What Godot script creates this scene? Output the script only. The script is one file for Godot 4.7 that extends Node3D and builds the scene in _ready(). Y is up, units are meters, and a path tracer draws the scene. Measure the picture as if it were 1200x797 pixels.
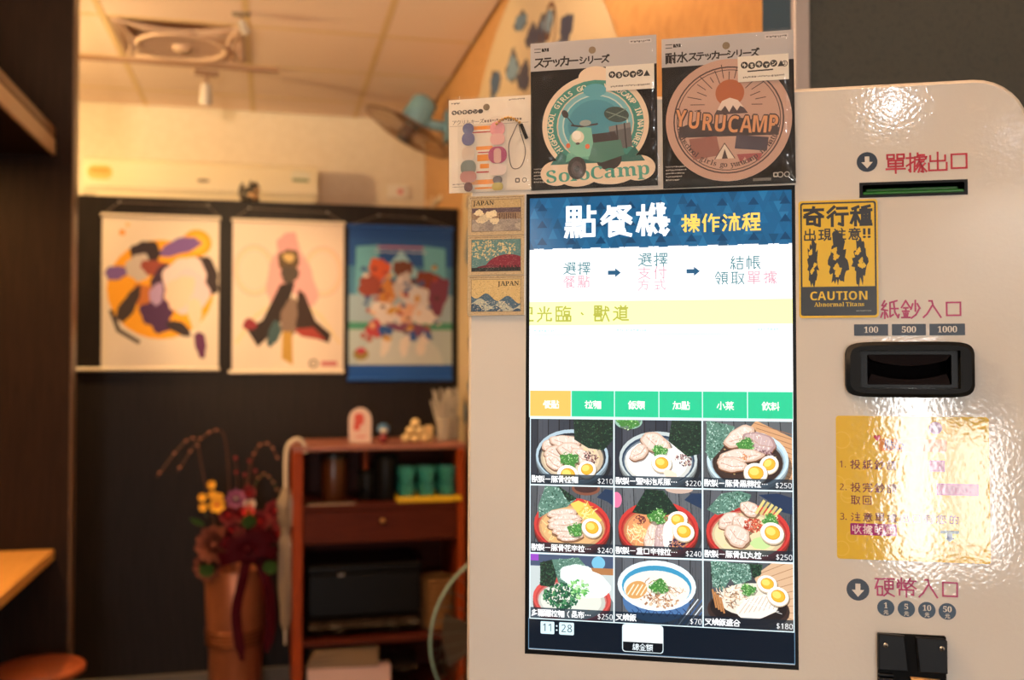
extends Node3D
# A ramen shop's ordering kiosk in front of a dark panelled wall with hanging scrolls.
# Units are metres. The room's axes: -z into the room, the camera stands at z = 0.

const EYE := Vector3(0, 1.45, 0)
const KIOSK_AT := Vector3(0.38346, 1.38721, -0.95384)   # middle of the kiosk's screen
const KIOSK_RISE := 1.386                               # from the kiosk's base to the middle of the screen
const CEIL := 2.834
const BACK := -5.664
const PANEL := -4.60
const RIGHT := 0.855
const LEFT := -2.9
const FRONT := 4.2
const END := -1.62

var M := {}
var used := {}
var KB: Basis
var peel_tex: Texture2D
var rng := RandomNumberGenerator.new()

func _ready():
	rng.seed = 7
	KB = Basis(Vector3.UP, -0.44166) * Basis(Vector3.RIGHT, -0.02087)
	var cam := Camera3D.new()
	cam.name = "camera"
	add_child(cam)
	cam.transform = Transform3D(Basis(Vector3.UP, deg_to_rad(-13.6)) * Basis(Vector3.RIGHT, deg_to_rad(1.25)), EYE)
	var lens := CameraAttributesPhysical.new()
	lens.frustum_focal_length = 35.0
	lens.frustum_focus_distance = 1.03
	lens.exposure_aperture = 4.2
	lens.frustum_near = 0.05
	lens.frustum_far = 100.0
	cam.attributes = lens
	cam.fov = 37.70
	cam.current = true

	var env := Environment.new()
	env.tonemap_mode = Environment.TONE_MAPPER_LINEAR
	env.tonemap_exposure = 1.0
	env.background_mode = Environment.BG_COLOR
	env.background_color = Color(0.93, 0.96, 1.0)
	env.background_energy_multiplier = 4.0
	env.sdfgi_enabled = true
	env.ssao_enabled = true
	env.ssil_enabled = true
	var we := WorldEnvironment.new()
	we.name = "surroundings"
	we.environment = env
	add_child(we)

	make_materials()
	lamps()
	setting()
	kiosk()
	kiosk_goods()
	back_wall_things()
	ceiling_things()
	cabinet_and_goods()
	flowers()
	left_side()

# ---------------------------------------------------------------- meshes
class MB:
	var v := PackedVector3Array()
	var n := PackedVector3Array()
	var t := PackedVector2Array()
	var x := Transform3D()

	func tri(a: Vector3, b: Vector3, c: Vector3, na: Vector3, nb: Vector3, nc: Vector3, ua := Vector2(), ub := Vector2(), uc := Vector2()) -> void:
		if (b - a).cross(c - a).dot(na + nb + nc) > 0.0:
			var q := b; b = c; c = q
			q = nb; nb = nc; nc = q
			var w := ub; ub = uc; uc = w
		v.append(x * a); v.append(x * b); v.append(x * c)
		n.append((x.basis * na).normalized()); n.append((x.basis * nb).normalized()); n.append((x.basis * nc).normalized())
		t.append(ua); t.append(ub); t.append(uc)

	func quad(a: Vector3, b: Vector3, c: Vector3, d: Vector3) -> void:
		var nn := (b - a).cross(d - a)
		if nn.length_squared() < 1e-16:
			nn = (c - b).cross(d - c)
		nn = nn.normalized()
		tri(a, b, c, nn, nn, nn, Vector2(0, 1), Vector2(1, 1), Vector2(1, 0))
		tri(a, c, d, nn, nn, nn, Vector2(0, 1), Vector2(1, 0), Vector2(0, 0))

	func facing(a: Vector3, b: Vector3, c: Vector3, d: Vector3, nn: Vector3) -> void:
		tri(a, b, c, nn, nn, nn, Vector2(0, 1), Vector2(1, 1), Vector2(1, 0))
		tri(a, c, d, nn, nn, nn, Vector2(0, 1), Vector2(1, 0), Vector2(0, 0))

	func box(c: Vector3, s: Vector3, bev := 0.0) -> MB:
		var h := s * 0.5
		bev = minf(bev, 0.49 * minf(s.x, minf(s.y, s.z)))
		for i in 3:
			var j := (i + 1) % 3
			var k := (i + 2) % 3
			for si in [-1.0, 1.0]:
				var p := []
				for q in [[-1, -1], [1, -1], [1, 1], [-1, 1]]:
					var o := Vector3()
					o[i] = si * h[i]
					o[j] = q[0] * (h[j] - bev)
					o[k] = q[1] * (h[k] - bev)
					p.append(c + o)
				var nn := Vector3()
				nn[i] = si
				facing(p[0], p[1], p[2], p[3], nn)
			if bev > 0.0:
				for sj in [-1.0, 1.0]:
					for si in [-1.0, 1.0]:
						var a := Vector3(); var b := Vector3()
						a[i] = si * h[i]; a[j] = sj * (h[j] - bev)
						b[i] = si * (h[i] - bev); b[j] = sj * h[j]
						var e := Vector3()
						e[k] = h[k] - bev
						var nn := Vector3()
						nn[i] = si; nn[j] = sj
						facing(c + a - e, c + a + e, c + b + e, c + b - e, nn.normalized())
		if bev > 0.0:
			for sx in [-1.0, 1.0]:
				for sy in [-1.0, 1.0]:
					for sz in [-1.0, 1.0]:
						var g := Vector3(sx, sy, sz)
						var a := Vector3(h.x, h.y - bev, h.z - bev) * g
						var b := Vector3(h.x - bev, h.y, h.z - bev) * g
						var d := Vector3(h.x - bev, h.y - bev, h.z) * g
						var nn := g.normalized()
						tri(c + a, c + b, c + d, nn, nn, nn)
		return self

	func tube(pts: Array, r: Variant, sides := 8, closed := false) -> MB:
		var m := pts.size()
		var rings := []
		var norms := []
		var up := Vector3.UP
		for i in m:
			var d: Vector3
			if closed:
				d = pts[(i + 1) % m] - pts[(i - 1 + m) % m]
			else:
				d = pts[mini(i + 1, m - 1)] - pts[maxi(i - 1, 0)]
			d = d.normalized()
			if i == 0 and absf(d.dot(up)) > 0.9:
				up = Vector3.RIGHT
			var s := d.cross(up).normalized()
			up = s.cross(d).normalized()
			var ring := PackedVector3Array()
			var ns := PackedVector3Array()
			var rr: float = r[i] if r is Array else r
			for k in sides:
				var a := TAU * k / sides
				var o := s * cos(a) + up * sin(a)
				ns.append(o)
				ring.append(pts[i] + o * rr)
			rings.append(ring)
			norms.append(ns)
		for i in (m if closed else m - 1):
			var i2 := (i + 1) % m
			var shift := 0
			if closed and i2 == 0:
				var best := 1e9
				for q in sides:
					var e: float = (norms[i][0] as Vector3).distance_to(norms[0][q])
					if e < best:
						best = e
						shift = q
			for k in sides:
				var k2 := (k + 1) % sides
				var b0 := (k + shift) % sides
				var b1 := (k2 + shift) % sides
				tri(rings[i][k], rings[i][k2], rings[i2][b1], norms[i][k], norms[i][k2], norms[i2][b1])
				tri(rings[i][k], rings[i2][b1], rings[i2][b0], norms[i][k], norms[i2][b1], norms[i2][b0])
		if not closed:
			for e in [0, m - 1]:
				var d: Vector3 = (pts[0] - pts[1] if e == 0 else pts[m - 1] - pts[m - 2]).normalized()
				for k in range(1, sides - 1):
					tri(rings[e][0], rings[e][k], rings[e][k + 1], d, d, d)
		return self

	func lathe(prof: Array, seg := 24) -> MB:
		var sn := []
		for i in prof.size() - 1:
			var d: Vector2 = prof[i + 1] - prof[i]
			sn.append(Vector2(d.y, -d.x).normalized())
		for i in prof.size() - 1:
			var n0: Vector2 = sn[i]
			var n1: Vector2 = sn[i]
			if i > 0 and sn[i - 1].dot(sn[i]) > 0.6:
				n0 = (sn[i - 1] + sn[i]).normalized()
			if i < sn.size() - 1 and sn[i + 1].dot(sn[i]) > 0.6:
				n1 = (sn[i + 1] + sn[i]).normalized()
			var p: Vector2 = prof[i]
			var q: Vector2 = prof[i + 1]
			for k in seg:
				var a := TAU * k / seg
				var b := TAU * (k + 1) / seg
				var ca := Vector3(cos(a), 0, sin(a))
				var cb := Vector3(cos(b), 0, sin(b))
				var y := Vector3.UP
				var ua := Vector2(float(k) / seg, p.y)
				if p.x > 1e-6:
					tri(ca * p.x + y * p.y, cb * p.x + y * p.y, cb * q.x + y * q.y, ca * n0.x + y * n0.y, cb * n0.x + y * n0.y, cb * n1.x + y * n1.y, ua, ua, ua)
				if q.x > 1e-6:
					tri(ca * p.x + y * p.y, cb * q.x + y * q.y, ca * q.x + y * q.y, ca * n0.x + y * n0.y, cb * n1.x + y * n1.y, ca * n1.x + y * n1.y, ua, ua, ua)
		return self

	# outer and inner outlines with the same number of points; front at z1, its edge chamfered from outer to inner
	func slab(outer: PackedVector2Array, inner: PackedVector2Array, z0: float, z1: float, bev: float) -> MB:
		var m := outer.size()
		var turn := 0.0
		for i in m:
			turn += outer[i].cross(outer[(i + 1) % m])
		var sgn := 1.0 if turn > 0.0 else -1.0
		var en := []
		for i in m:
			var d := outer[(i + 1) % m] - outer[i]
			en.append(Vector3(d.y, -d.x, 0).normalized() * sgn)
		for i in m:
			var i2 := (i + 1) % m
			var na: Vector3 = en[i]
			var nb: Vector3 = en[i]
			if en[(i - 1 + m) % m].dot(en[i]) > 0.75:
				na = (en[(i - 1 + m) % m] + en[i]).normalized()
			if en[i2].dot(en[i]) > 0.75:
				nb = (en[i2] + en[i]).normalized()
			var a0 := Vector3(outer[i].x, outer[i].y, z0)
			var b0 := Vector3(outer[i2].x, outer[i2].y, z0)
			var a1 := Vector3(outer[i].x, outer[i].y, z1 - bev)
			var b1 := Vector3(outer[i2].x, outer[i2].y, z1 - bev)
			tri(a0, b0, b1, na, nb, nb)
			tri(a0, b1, a1, na, nb, na)
			if bev > 0.0:
				var a2 := Vector3(inner[i].x, inner[i].y, z1)
				var b2 := Vector3(inner[i2].x, inner[i2].y, z1)
				var ma := (na + Vector3.BACK).normalized()
				var mb := (nb + Vector3.BACK).normalized()
				tri(a1, b1, b2, ma, mb, mb)
				tri(a1, b2, a2, ma, mb, ma)
		flat(inner if bev > 0.0 else outer, z1, Vector3.BACK)
		flat(outer, z0, Vector3.FORWARD)
		return self

	func flat(poly: PackedVector2Array, z: float, nn: Vector3) -> MB:
		var ix := Geometry2D.triangulate_polygon(poly)
		for i in range(0, ix.size(), 3):
			var a := poly[ix[i]]
			var b := poly[ix[i + 1]]
			var c := poly[ix[i + 2]]
			tri(Vector3(a.x, a.y, z), Vector3(b.x, b.y, z), Vector3(c.x, c.y, z), nn, nn, nn)
		return self

	func plate(poly: PackedVector2Array, z0: float, z1: float) -> MB:
		return slab(poly, poly, z0, z1, 0.0)

	# a flat frame between two outlines with the same number of points
	func frame(outer: PackedVector2Array, inner: PackedVector2Array, z0: float, z1: float) -> MB:
		var m := outer.size()
		for i in m:
			var j := (i + 1) % m
			var a := Vector3(outer[i].x, outer[i].y, z1)
			var b := Vector3(outer[j].x, outer[j].y, z1)
			var c := Vector3(inner[j].x, inner[j].y, z1)
			var d := Vector3(inner[i].x, inner[i].y, z1)
			var dz := Vector3(0, 0, z0 - z1)
			facing(a, b, c, d, Vector3.BACK)
			facing(a + dz, b + dz, c + dz, d + dz, Vector3.FORWARD)
			var o := (a - d).normalized()
			facing(a, b, b + dz, a + dz, o)
			facing(d, c, c + dz, d + dz, -o)
		return self

	func ball(c: Vector3, r: Vector3, seg := 12, rings := 8) -> MB:
		for i in rings:
			for k in seg:
				var p := []
				for q in [[i, k], [i, k + 1], [i + 1, k + 1], [i + 1, k]]:
					var th: float = PI * q[0] / rings
					var ph: float = TAU * q[1] / seg
					p.append(Vector3(sin(th) * cos(ph), cos(th), sin(th) * sin(ph)))
				var g := []
				for q in p:
					g.append((q / r).normalized())
				if i > 0:
					tri(c + p[0] * r, c + p[1] * r, c + p[2] * r, g[0], g[1], g[2])
				if i < rings - 1:
					tri(c + p[0] * r, c + p[2] * r, c + p[3] * r, g[0], g[2], g[3])
		return self

	# a smooth sheet through rows of points; nn tells which way its front looks
	func sheet(rows: Array, nn := Vector3.BACK) -> MB:
		var h := rows.size()
		var w: int = rows[0].size()
		var norm := []
		for i in h:
			var nr := PackedVector3Array()
			for j in w:
				var dx: Vector3 = rows[i][mini(j + 1, w - 1)] - rows[i][maxi(j - 1, 0)]
				var dy: Vector3 = rows[mini(i + 1, h - 1)][j] - rows[maxi(i - 1, 0)][j]
				var g := dx.cross(dy).normalized()
				nr.append(g if g.dot(nn) >= 0.0 else -g)
			norm.append(nr)
		for i in h - 1:
			for j in w - 1:
				var u0 := Vector2(float(j) / (w - 1), float(i) / (h - 1))
				var u1 := Vector2(float(j + 1) / (w - 1), float(i + 1) / (h - 1))
				tri(rows[i][j], rows[i][j + 1], rows[i + 1][j + 1], norm[i][j], norm[i][j + 1], norm[i + 1][j + 1], u0, Vector2(u1.x, u0.y), u1)
				tri(rows[i][j], rows[i + 1][j + 1], rows[i + 1][j], norm[i][j], norm[i + 1][j + 1], norm[i + 1][j], u0, u1, Vector2(u0.x, u1.y))
		return self

	func mesh(into: ArrayMesh = null) -> ArrayMesh:
		var a := []
		a.resize(Mesh.ARRAY_MAX)
		a[Mesh.ARRAY_VERTEX] = v
		a[Mesh.ARRAY_NORMAL] = n
		a[Mesh.ARRAY_TEX_UV] = t
		var m := into if into else ArrayMesh.new()
		m.add_surface_from_arrays(Mesh.PRIMITIVE_TRIANGLES, a)
		return m

func mb(x := Transform3D()) -> MB:
	var b := MB.new()
	b.x = x
	return b

func rrect(w: float, h: float, r: float, seg := 6, c := Vector2.ZERO) -> PackedVector2Array:
	var p := PackedVector2Array()
	for q in 4:
		var o := c + Vector2((w / 2 - r) * [1, -1, -1, 1][q], (h / 2 - r) * [1, 1, -1, -1][q])
		for k in seg + 1:
			var a := PI / 2 * (q + float(k) / seg)
			p.append(o + Vector2(cos(a), sin(a)) * r)
	return p

func disc(r: float, seg := 24, c := Vector2.ZERO) -> PackedVector2Array:
	var p := PackedVector2Array()
	for k in seg:
		p.append(c + Vector2(cos(TAU * k / seg), sin(TAU * k / seg)) * r)
	return p

func curve(keys: Array, steps := 6) -> Array:
	var out := []
	for i in keys.size() - 1:
		var p0: Vector3 = keys[maxi(i - 1, 0)]
		var p3: Vector3 = keys[mini(i + 2, keys.size() - 1)]
		for k in steps:
			out.append((keys[i] as Vector3).cubic_interpolate(keys[i + 1], p0, p3, float(k) / steps))
	out.append(keys[-1])
	return out

# ---------------------------------------------------------------- nodes
func numbered(called: String) -> String:
	var k: int = used.get(called, -1) + 1
	used[called] = k
	return called if k == 0 else "%s_%03d" % [called, k]

func put(called: String, m: Mesh, material: Material, parent: Node3D, at := Vector3.ZERO) -> MeshInstance3D:
	var o := MeshInstance3D.new()
	o.name = numbered(called) if parent == self else called
	o.mesh = m
	if material:
		o.material_override = material
	o.position = at
	parent.add_child(o, true)
	return o

func obj(called: String, b: MB, material: Material, parent: Node3D = self, at := Vector3.ZERO) -> MeshInstance3D:
	var m := b.mesh()
	m.surface_set_material(0, material)
	return put(called, m, null, parent, at)

func tag(o: Node, label: String, category: String, group := "") -> Node:
	o.set_meta("label", label)
	o.set_meta("category", category)
	if group:
		o.set_meta("group", group)
	return o

func thing(called: String, label: String, category: String, at: Transform3D, group := "") -> Node3D:
	var o := Node3D.new()
	o.name = numbered(called)
	add_child(o)
	o.transform = at
	tag(o, label, category, group)
	return o

func struct(called: String, b: MB, material: Material, at := Vector3.ZERO) -> MeshInstance3D:
	var o := obj(called, b, material, self, at)
	o.set_meta("kind", "structure")
	return o

func dup(root: Node3D, at: Transform3D, label: String) -> Node3D:
	var r: Node3D = root.duplicate()
	var base := String(root.name)
	r.name = numbered(base)
	add_child(r)
	r.transform = at
	r.set_meta("label", label)
	return r

func here(x: float, y: float, z: float, turn := 0.0) -> Transform3D:
	return Transform3D(Basis(Vector3.UP, turn), Vector3(x, y, z))

# a place on the kiosk's front, in millimetres from the middle of its screen
func on_kiosk(x: float, y: float, z := 0.0, roll := 0.0) -> Transform3D:
	return Transform3D(KB * Basis(Vector3.BACK, roll), KIOSK_AT + KB * Vector3(x, y, z) * 0.001)

# a card with a print on its front and a plain edge and back; origin at its middle, back at z = 0
func card(w: float, h: float, thick: float, front: Material, edge: Material, r := 0.0) -> ArrayMesh:
	var poly := rrect(w, h, r, 5) if r > 0.0 else PackedVector2Array([Vector2(w / 2, h / 2), Vector2(-w / 2, h / 2), Vector2(-w / 2, -h / 2), Vector2(w / 2, -h / 2)])
	var f := MB.new()
	var ix := Geometry2D.triangulate_polygon(poly)
	for i in range(0, ix.size(), 3):
		var p := []
		var u := []
		for k in 3:
			var q := poly[ix[i + k]]
			p.append(Vector3(q.x, q.y, thick))
			u.append(Vector2(q.x / w + 0.5, 0.5 - q.y / h))
		f.tri(p[0], p[1], p[2], Vector3.BACK, Vector3.BACK, Vector3.BACK, u[0], u[1], u[2])
	var m := f.mesh()
	var b := MB.new()
	var keep := poly.size()
	for i in keep:
		var j := (i + 1) % keep
		var a := Vector3(poly[i].x, poly[i].y, 0)
		var c := Vector3(poly[j].x, poly[j].y, 0)
		var nn := Vector3(poly[j].y - poly[i].y, poly[i].x - poly[j].x, 0).normalized()
		b.facing(a, c, c + Vector3(0, 0, thick), a + Vector3(0, 0, thick), nn)
	b.flat(poly, 0, Vector3.FORWARD)
	b.mesh(m)
	m.surface_set_material(0, front)
	m.surface_set_material(1, edge)
	return m

# ---------------------------------------------------------------- flat print
# Strokes of the written characters on a grid of 0 to 99, y down: xxyy-xxyy-... per stroke; @c:x,y,w,h sets character c into a part of the square.
const STROKES := {
	"口": "1515-8515-8585-1585-1515", "日": "2010-8010-8090-2090-2010 2050-8050", "木": "0530-9530 5005-5098 5030-0585 5030-9585",
	"禾": "8005-2015 0535-9535 5012-5098 5035-0585 5035-9580", "米": "5005-5098 0545-9545 2215-3235 7815-6835 5050-1090 5050-9090",
	"糸": "5502-2528-6530 7518-2050-8555 5552-5598 3068-1092 7068-9092", "言": "4502-5510 0520-9520 2036-8036 2052-8052 2068-8068-8096-2096-2068",
	"金": "5002-0540 5002-9540 2842-7242 1560-8560 5042-5095 2870-3588 7270-6588 0595-9595", "食": "5002-0535 5002-9535 2838-7538-7570-2870-2838 2854-7554 2838-2898-5588 5272-9595",
	"手": "0525-9525 5502-5595-3585 0565-9545", "氵": "3008-6022 1538-4550 1595-5565", "火": "5005-5045-0595 5050-9595 2030-2555 8028-7052",
	"石": "0510-9510 4510-0560 3050-8850-8895-3095-3050", "辶": "1510-3022 0540-3040-3072-0592 2575-6092-9992", "亻": "6002-1545 4030-4098",
	"頁": "0508-9508 4508-4022 1522-8522-8572-1572-1522 1538-8538 1555-8555 3575-1098 6575-9098", "占": "5002-5045 5022-9522 1548-8548-8595-1595-1548",
	"黑": "1505-8505-8545-1545-1505 5005-5072 1525-8525 1058-9058 0572-9572 1580-0598 3880-4098 6280-6898 8280-9598", "点": "@占:0,0,99,99",
	"點": "@黑:0,0,56,99 @占:54,0,45,99",
	"餐": "2505-2522 2512-5012 2522-0545 2225-4525-3045 5808-9208-6042 6020-9545 5030-0558 5030-9558 3056-7056-7078-3078-3056 3067-7067 3056-3098-5590 7582-5888-9598",
	"幾": "2002-0828-2528 2815-0545-3548 7002-5828-7528 7815-5545-8548 0055-9955 2555-0598 1570-3590 4802-5560-8098-9585 8555-6090 7560-8868",
	"機": "@木:0,0,38,99 @幾:37,0,62,99",
	"操": "@手:0,0,36,99 @品木:36,0,63,99", "品木": "3002-7002-7022-3022-3002 0530-4030-4048-0548-0530 6030-9530-9548-6048-6030 0562-9562 5050-5098 5062-1092 5062-9092",
	"作": "@亻:0,0,40,99 @乍:36,0,63,99", "乍": "3002-0540 1822-9522 4522-4598 4548-9048 4572-9072",
	"流": "@氵:0,0,40,99 @㐬:36,0,63,99", "㐬": "5002-5518 0522-9522 5022-2545-8042 6532-8048 2055-1095 5055-5095 8055-8090-9890",
	"程": "@禾:0,0,44,99 @呈:44,0,55,99", "呈": "1505-8505-8535-1535-1505 1048-9048 1570-8570 0595-9595 5048-5095",
	"選": "@辶:0,0,99,99 @巽:32,0,66,78", "巽": "1005-4005-4020-1020-1038-4038 5505-9005-9020-5520-5538-9538 0555-9555 2540-2572 7540-7572 0072-9972 3075-1092 7075-9092",
	"擇": "@手:0,0,36,99 @睪:36,0,63,99", "睪": "1005-9005-9028-1028-1005 3605-3628 6405-6428 2042-8042 0555-9555 5030-5055 3060-3870 7060-6270 1075-9075 5072-5099",
	"支": "0520-9520 5002-5045 1545-8045-5575-0598 2050-9598", "寸": "0528-9528 6502-6595-4585 2550-3868", "付": "@亻:0,0,40,99 @寸:36,0,63,99",
	"方": "5002-5518 0522-9522 4022-3565-0598 3848-8548-7892-6085", "式": "0525-9525 1055-5055 3055-3090 0592-5582 6202-7065-9595-9880 8005-9015",
	"結": "@糸:0,0,42,99 @吉:42,0,57,99", "吉": "0520-9520 5002-5042 1542-8542 1858-8258-8295-1895-1858",
	"巾": "1025-9025-9078 1025-1080 5002-5098", "長": "2505-8505 2505-2550 2520-8020 2535-8035 0550-9550 2850-2895-5085 5050-9595 8562-6575", "帳": "@巾:0,0,36,99 @長:38,0,61,99",
	"令": "5002-0540 5002-9540 3540-6538 1555-8055-5090 3070-6898", "領": "@令:0,0,48,99 @頁:48,0,51,99",
	"耳": "0508-9508 2208-2288 7508-7599 2235-7535 2260-7560 0590-9580", "又": "1015-9015-5575-0598 1530-9598", "取": "@耳:0,0,52,99 @又:50,8,49,91",
	"單": "1005-4205-4225-1025-1005 5805-9005-9025-5825-5805 1535-8535-8565-1565-1535 1550-8550 5035-5099 0578-9578",
	"據": "@手:0,0,36,99 @豦:36,0,63,99", "豦": "3002-3022 3012-8012 1022-9522-9032 1022-0595 1835-8035 4526-4045-7545 4045-1868 5550-1585 5560-3598 5055-7098-5595 8555-6570 6070-9595",
	"迎": "@辶:0,0,99,99 @卬:36,0,60,76", "卬": "3008-0515-0565-3558 5010-9010-9062-7858 5010-5080", "光": "5002-5042 2012-3032 8012-7032 0545-9545 3545-3075-0598 6545-6592-9592-9578",
	"臨": "0505-0595-4595 0505-4505 2005-2030 0530-4030-4062-0562 2062-2095 6502-5025 6015-9815 5835-9035-9055-5855-5835 5065-7065-7095-5095-5065 7865-9865-9895-7895-7865",
	"獸": "0802-2502-2518-0818-0802 3202-5002-5018-3218-3202 0825-5025-5050-0850-0825 0838-5038 2825-2850 0258-5658 1068-4868-4895-1095-1068 6030-9930 7805-7545-5598 7848-9998 8810-9620",
	"首": "2502-3515 7502-6515 0518-9518 5018-4530 1830-8230-8295-1895-1830 1852-8252 1872-8272", "道": "@辶:0,0,99,99 @首:34,0,64,80",
	"立": "5002-5518 0522-9522 2535-3878 7535-6578 0592-9592", "拉": "@手:0,0,38,99 @立:38,0,61,99",
	"麥": "0512-9512 5002-5045 1528-3040 8528-7040 0545-9545 4048-1570 3558-8058-4598", "面": "0508-9508 5008-4522 0822-9222-9295-0895-0822 3522-3595 6522-6595 3545-6545 3570-6570", "麵": "@麥:0,0,50,99 @面:50,4,49,95",
	"反": "1010-9010 1510-1560-0598 2035-8535-5078-2098 2845-9598", "飯": "@食:0,0,48,99 @反:48,0,51,99",
	"类": "5002-5045 0522-9522 2005-3018 8005-7018 5024-0545 5024-9545 0560-9560 5045-4570-0598 5565-9598", "類": "@类:0,0,50,99 @頁:50,0,49,99",
	"力": "0528-8528-8090-6085 4502-4045-0598", "加": "@力:0,0,52,99 @口:52,15,47,84", "小": "5002-5095-3588 2530-0575 7530-9575",
	"菜": "0512-9512 3002-3022 7002-7022 8025-1535 1838-2848 5035-5048 8035-7048 0562-9562 5050-5099 5062-0595 5062-9595",
	"欠": "2502-0540 2018-9518-8535 5030-4565-0598 5050-9598", "飲": "@食:0,0,48,99 @欠:48,0,51,99", "斗": "1515-3028 1038-2850 7002-7099 0575-9562", "料": "@米:0,0,50,99 @斗:48,0,51,99",
	"製": "0520-5220 1505-0830 1010-4810 2802-2855 0830-0852 0830-4830-4852 6208-6240 8802-8855-7850 0262-9862 5055-5062 4562-0595 3075-3098-5088 8568-6078 5572-9598",
	"月": "2005-8005-8095-6590 2005-2060-0598 2035-8035 2062-8062", "豕": "0508-9508 5508-1040 4025-5550-5590-3595 4540-0565 5060-0588 8530-6045 6045-9590", "豚": "@月:0,0,40,99 @豕:40,0,59,99",
	"骨": "2502-7502-7532-2532-2502 4818-7518 4818-4832 0545-0532-9532-9545 2548-7548-7598 2548-2598 2564-7564 2580-7580",
	"鹽": "0505-0540-4540 0505-4505 0522-4022 6008-9808 5520-9520-9545-5545-5520 1050-4050 6050-9050 2055-8055-8092-2092-2055 4055-4092 6055-6092 0595-9595",
	"未": "1525-8525 0550-9550 5002-5098 5050-1090 5050-9090", "味": "@口:0,15,34,60 @未:36,0,63,99", "包": "3002-0535 2022-9022-8570-6565 2040-6540-6560-2060 2040-2092-9592-9578", "泡": "@氵:0,0,40,99 @包:38,0,61,99",
	"系": "8502-2012 5012-2535-6535 7525-2055-8558 5555-5598 3070-1092 7070-9092", "蒜": "0512-9512 3002-3022 7002-7022 1030-4530 0245-4845 2645-2698 1558-0580 3858-4878 5830-9530 5245-9945 7645-7698 6558-5580 8858-9878",
	"花": "0512-9512 3002-3022 7002-7022 3528-0562 2548-2598 8538-5560 5528-5590-9590-9575", "辛": "5002-5515 1018-9018 2825-3540 7225-6540 0545-9545 1568-8568 5045-5099",
	"重": "8202-2010 0522-9522 2035-8035-8068-2068-2035 2052-8052 5008-5095 1080-9080 0595-9595", "束": "0515-9515 1535-8535-8560-1560-1535 5002-5099 5060-1095 5060-9095", "辣": "@辛:0,0,50,99 @束:50,0,49,99",
	"工": "1015-9015 5015-5090 0590-9590", "紅": "@糸:0,0,44,99 @工:44,0,55,99", "丸": "0530-7030-7085-9590-9875 4002-4045-0598 1545-5575", "多": "5002-1530 4015-8015-2050 5048-1580 4562-9062-1098",
	"羅": "0502-9502-9525-0525-0502 3602-3625 6602-6625 2532-1045-4048 3840-0860-4262 2662-2698 1270-0590 3870-4690 6030-4855 5545-5598 7530-8038 5543-9943 5560-9660 5577-9677 5595-9995 7743-7795",
	"昆": "2502-7502-7542-2542-2502 2522-7522 1550-1592-4582 1568-4568 5550-5592-9592-9575 9055-5570", "布": "0518-9518 4502-0560 2545-2590 2542-8542-8585-7080 5532-5599", "叉": "1015-9015-5575-0598 1530-9598 4535-6050",
	"堯": "5002-5025 2012-8012 1028-4528 2618-2642 5528-9528 7418-7442 0245-4845 5545-9845 0060-9960 3560-3078-0598 6560-6592-9592-9578", "燒": "@火:0,0,42,99 @堯:42,0,57,99",
	"盛": "1012-9512 2512-2045-0555 2530-4530-4048 5502-6545-9552 8525-5050 7002-8008 1560-8560-8592-1592-1560 3860-3892 6260-6292 0295-9895", "合": "5002-0545 5002-9545 2845-7245 2060-8060-8095-2095-2060",
	"悤": "5002-4510 1512-8512-8552-1552-1512 3022-7045 6522-3048 1565-0588 3062-3595-7095-7080 5062-5572 8062-9580", "總": "@糸:0,0,42,99 @悤:42,0,57,99",
	"客": "5002-5012 0525-0512-9512-9525 3518-1545 3028-7028-2058 3538-9560 2565-7565-7595-2595-2565", "額": "@客:0,0,50,99 @頁:50,0,49,99",
	"出": "5002-5092 1518-1545-8545 8518-8545 0855-0892-9292 9255-9292", "氏": "8002-1512 1512-1590-4578 1545-9045 5012-6065-9095-9878", "紙": "@糸:0,0,44,99 @氏:44,0,55,99",
	"少": "5002-5060 2520-0550 7020-9545 8848-5580-1098", "鈔": "@金:0,0,48,99 @少:48,0,51,99", "入": "3505-5005-5530-9595 5032-2575-0595",
	"更": "0508-9508 1522-8522-8560-1560-1522 1540-8540 5008-5060-3085-0598 2065-5085-9598", "硬": "@石:0,0,42,99 @更:42,0,57,99",
	"幣": "2502-2555 0812-1525 4212-3525 0528-0552 0528-4828-4852 1538-1250 3838-4250 7002-5530 6015-9815 8815-7538-5055 6225-9855 1562-8562-8588-7585 1562-1590 5055-5099",
	"元": "2010-8010 0538-9538 3538-3070-0598 6238-6292-9592-9575", "奇": "0515-9515 5002-4525-1040 5018-8542 0550-9550 7850-7895-6090 2062-5562-5585-2085-2062",
	"行": "3502-0530 3828-0555 2545-2598 5010-9510 4540-9940 7540-7595-5888", "種": "@禾:0,0,44,99 @重:44,0,55,99", "王": "1010-9010 1545-8545 0585-9578 5010-5082",
	"見": "1805-8205-8265-1865-1805 1825-8225 1845-8245 3565-3082-0598 6565-6592-9592-9578", "現": "@王:0,5,42,99 @見:44,0,55,99", "主": "4502-5515 1025-9025 1555-8555 0592-9592 5025-5092", "注": "@氵:0,0,40,99 @主:38,0,61,99",
	"意": "5002-5010 1012-9012 3015-3828 7015-6228 0530-9530 2038-8038-8065-2065-2038 2051-8051 1575-0592 3072-3595-7095-7082 5072-5580 8072-9588",
	"貝": "2005-8005-8072-2072-2005 2028-8028 2050-8050 3575-1098 6575-9098", "貼": "@貝:0,0,48,99 @占:50,0,49,99", "心": "1540-0575 3025-3090-7090-7570 5015-6030 8035-9560",
	"殳": "2505-2530-0545 2505-7505-7535-9535 1550-8550-5080-0598 2060-9598", "投": "@手:0,0,38,99 @殳:38,0,61,99", "青": "1012-9012 1525-8525 0538-9538 5002-5038 2050-8050-8098-6595 2050-2099 2064-8064 2078-8078", "請": "@言:0,0,44,99 @青:44,0,55,99",
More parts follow.
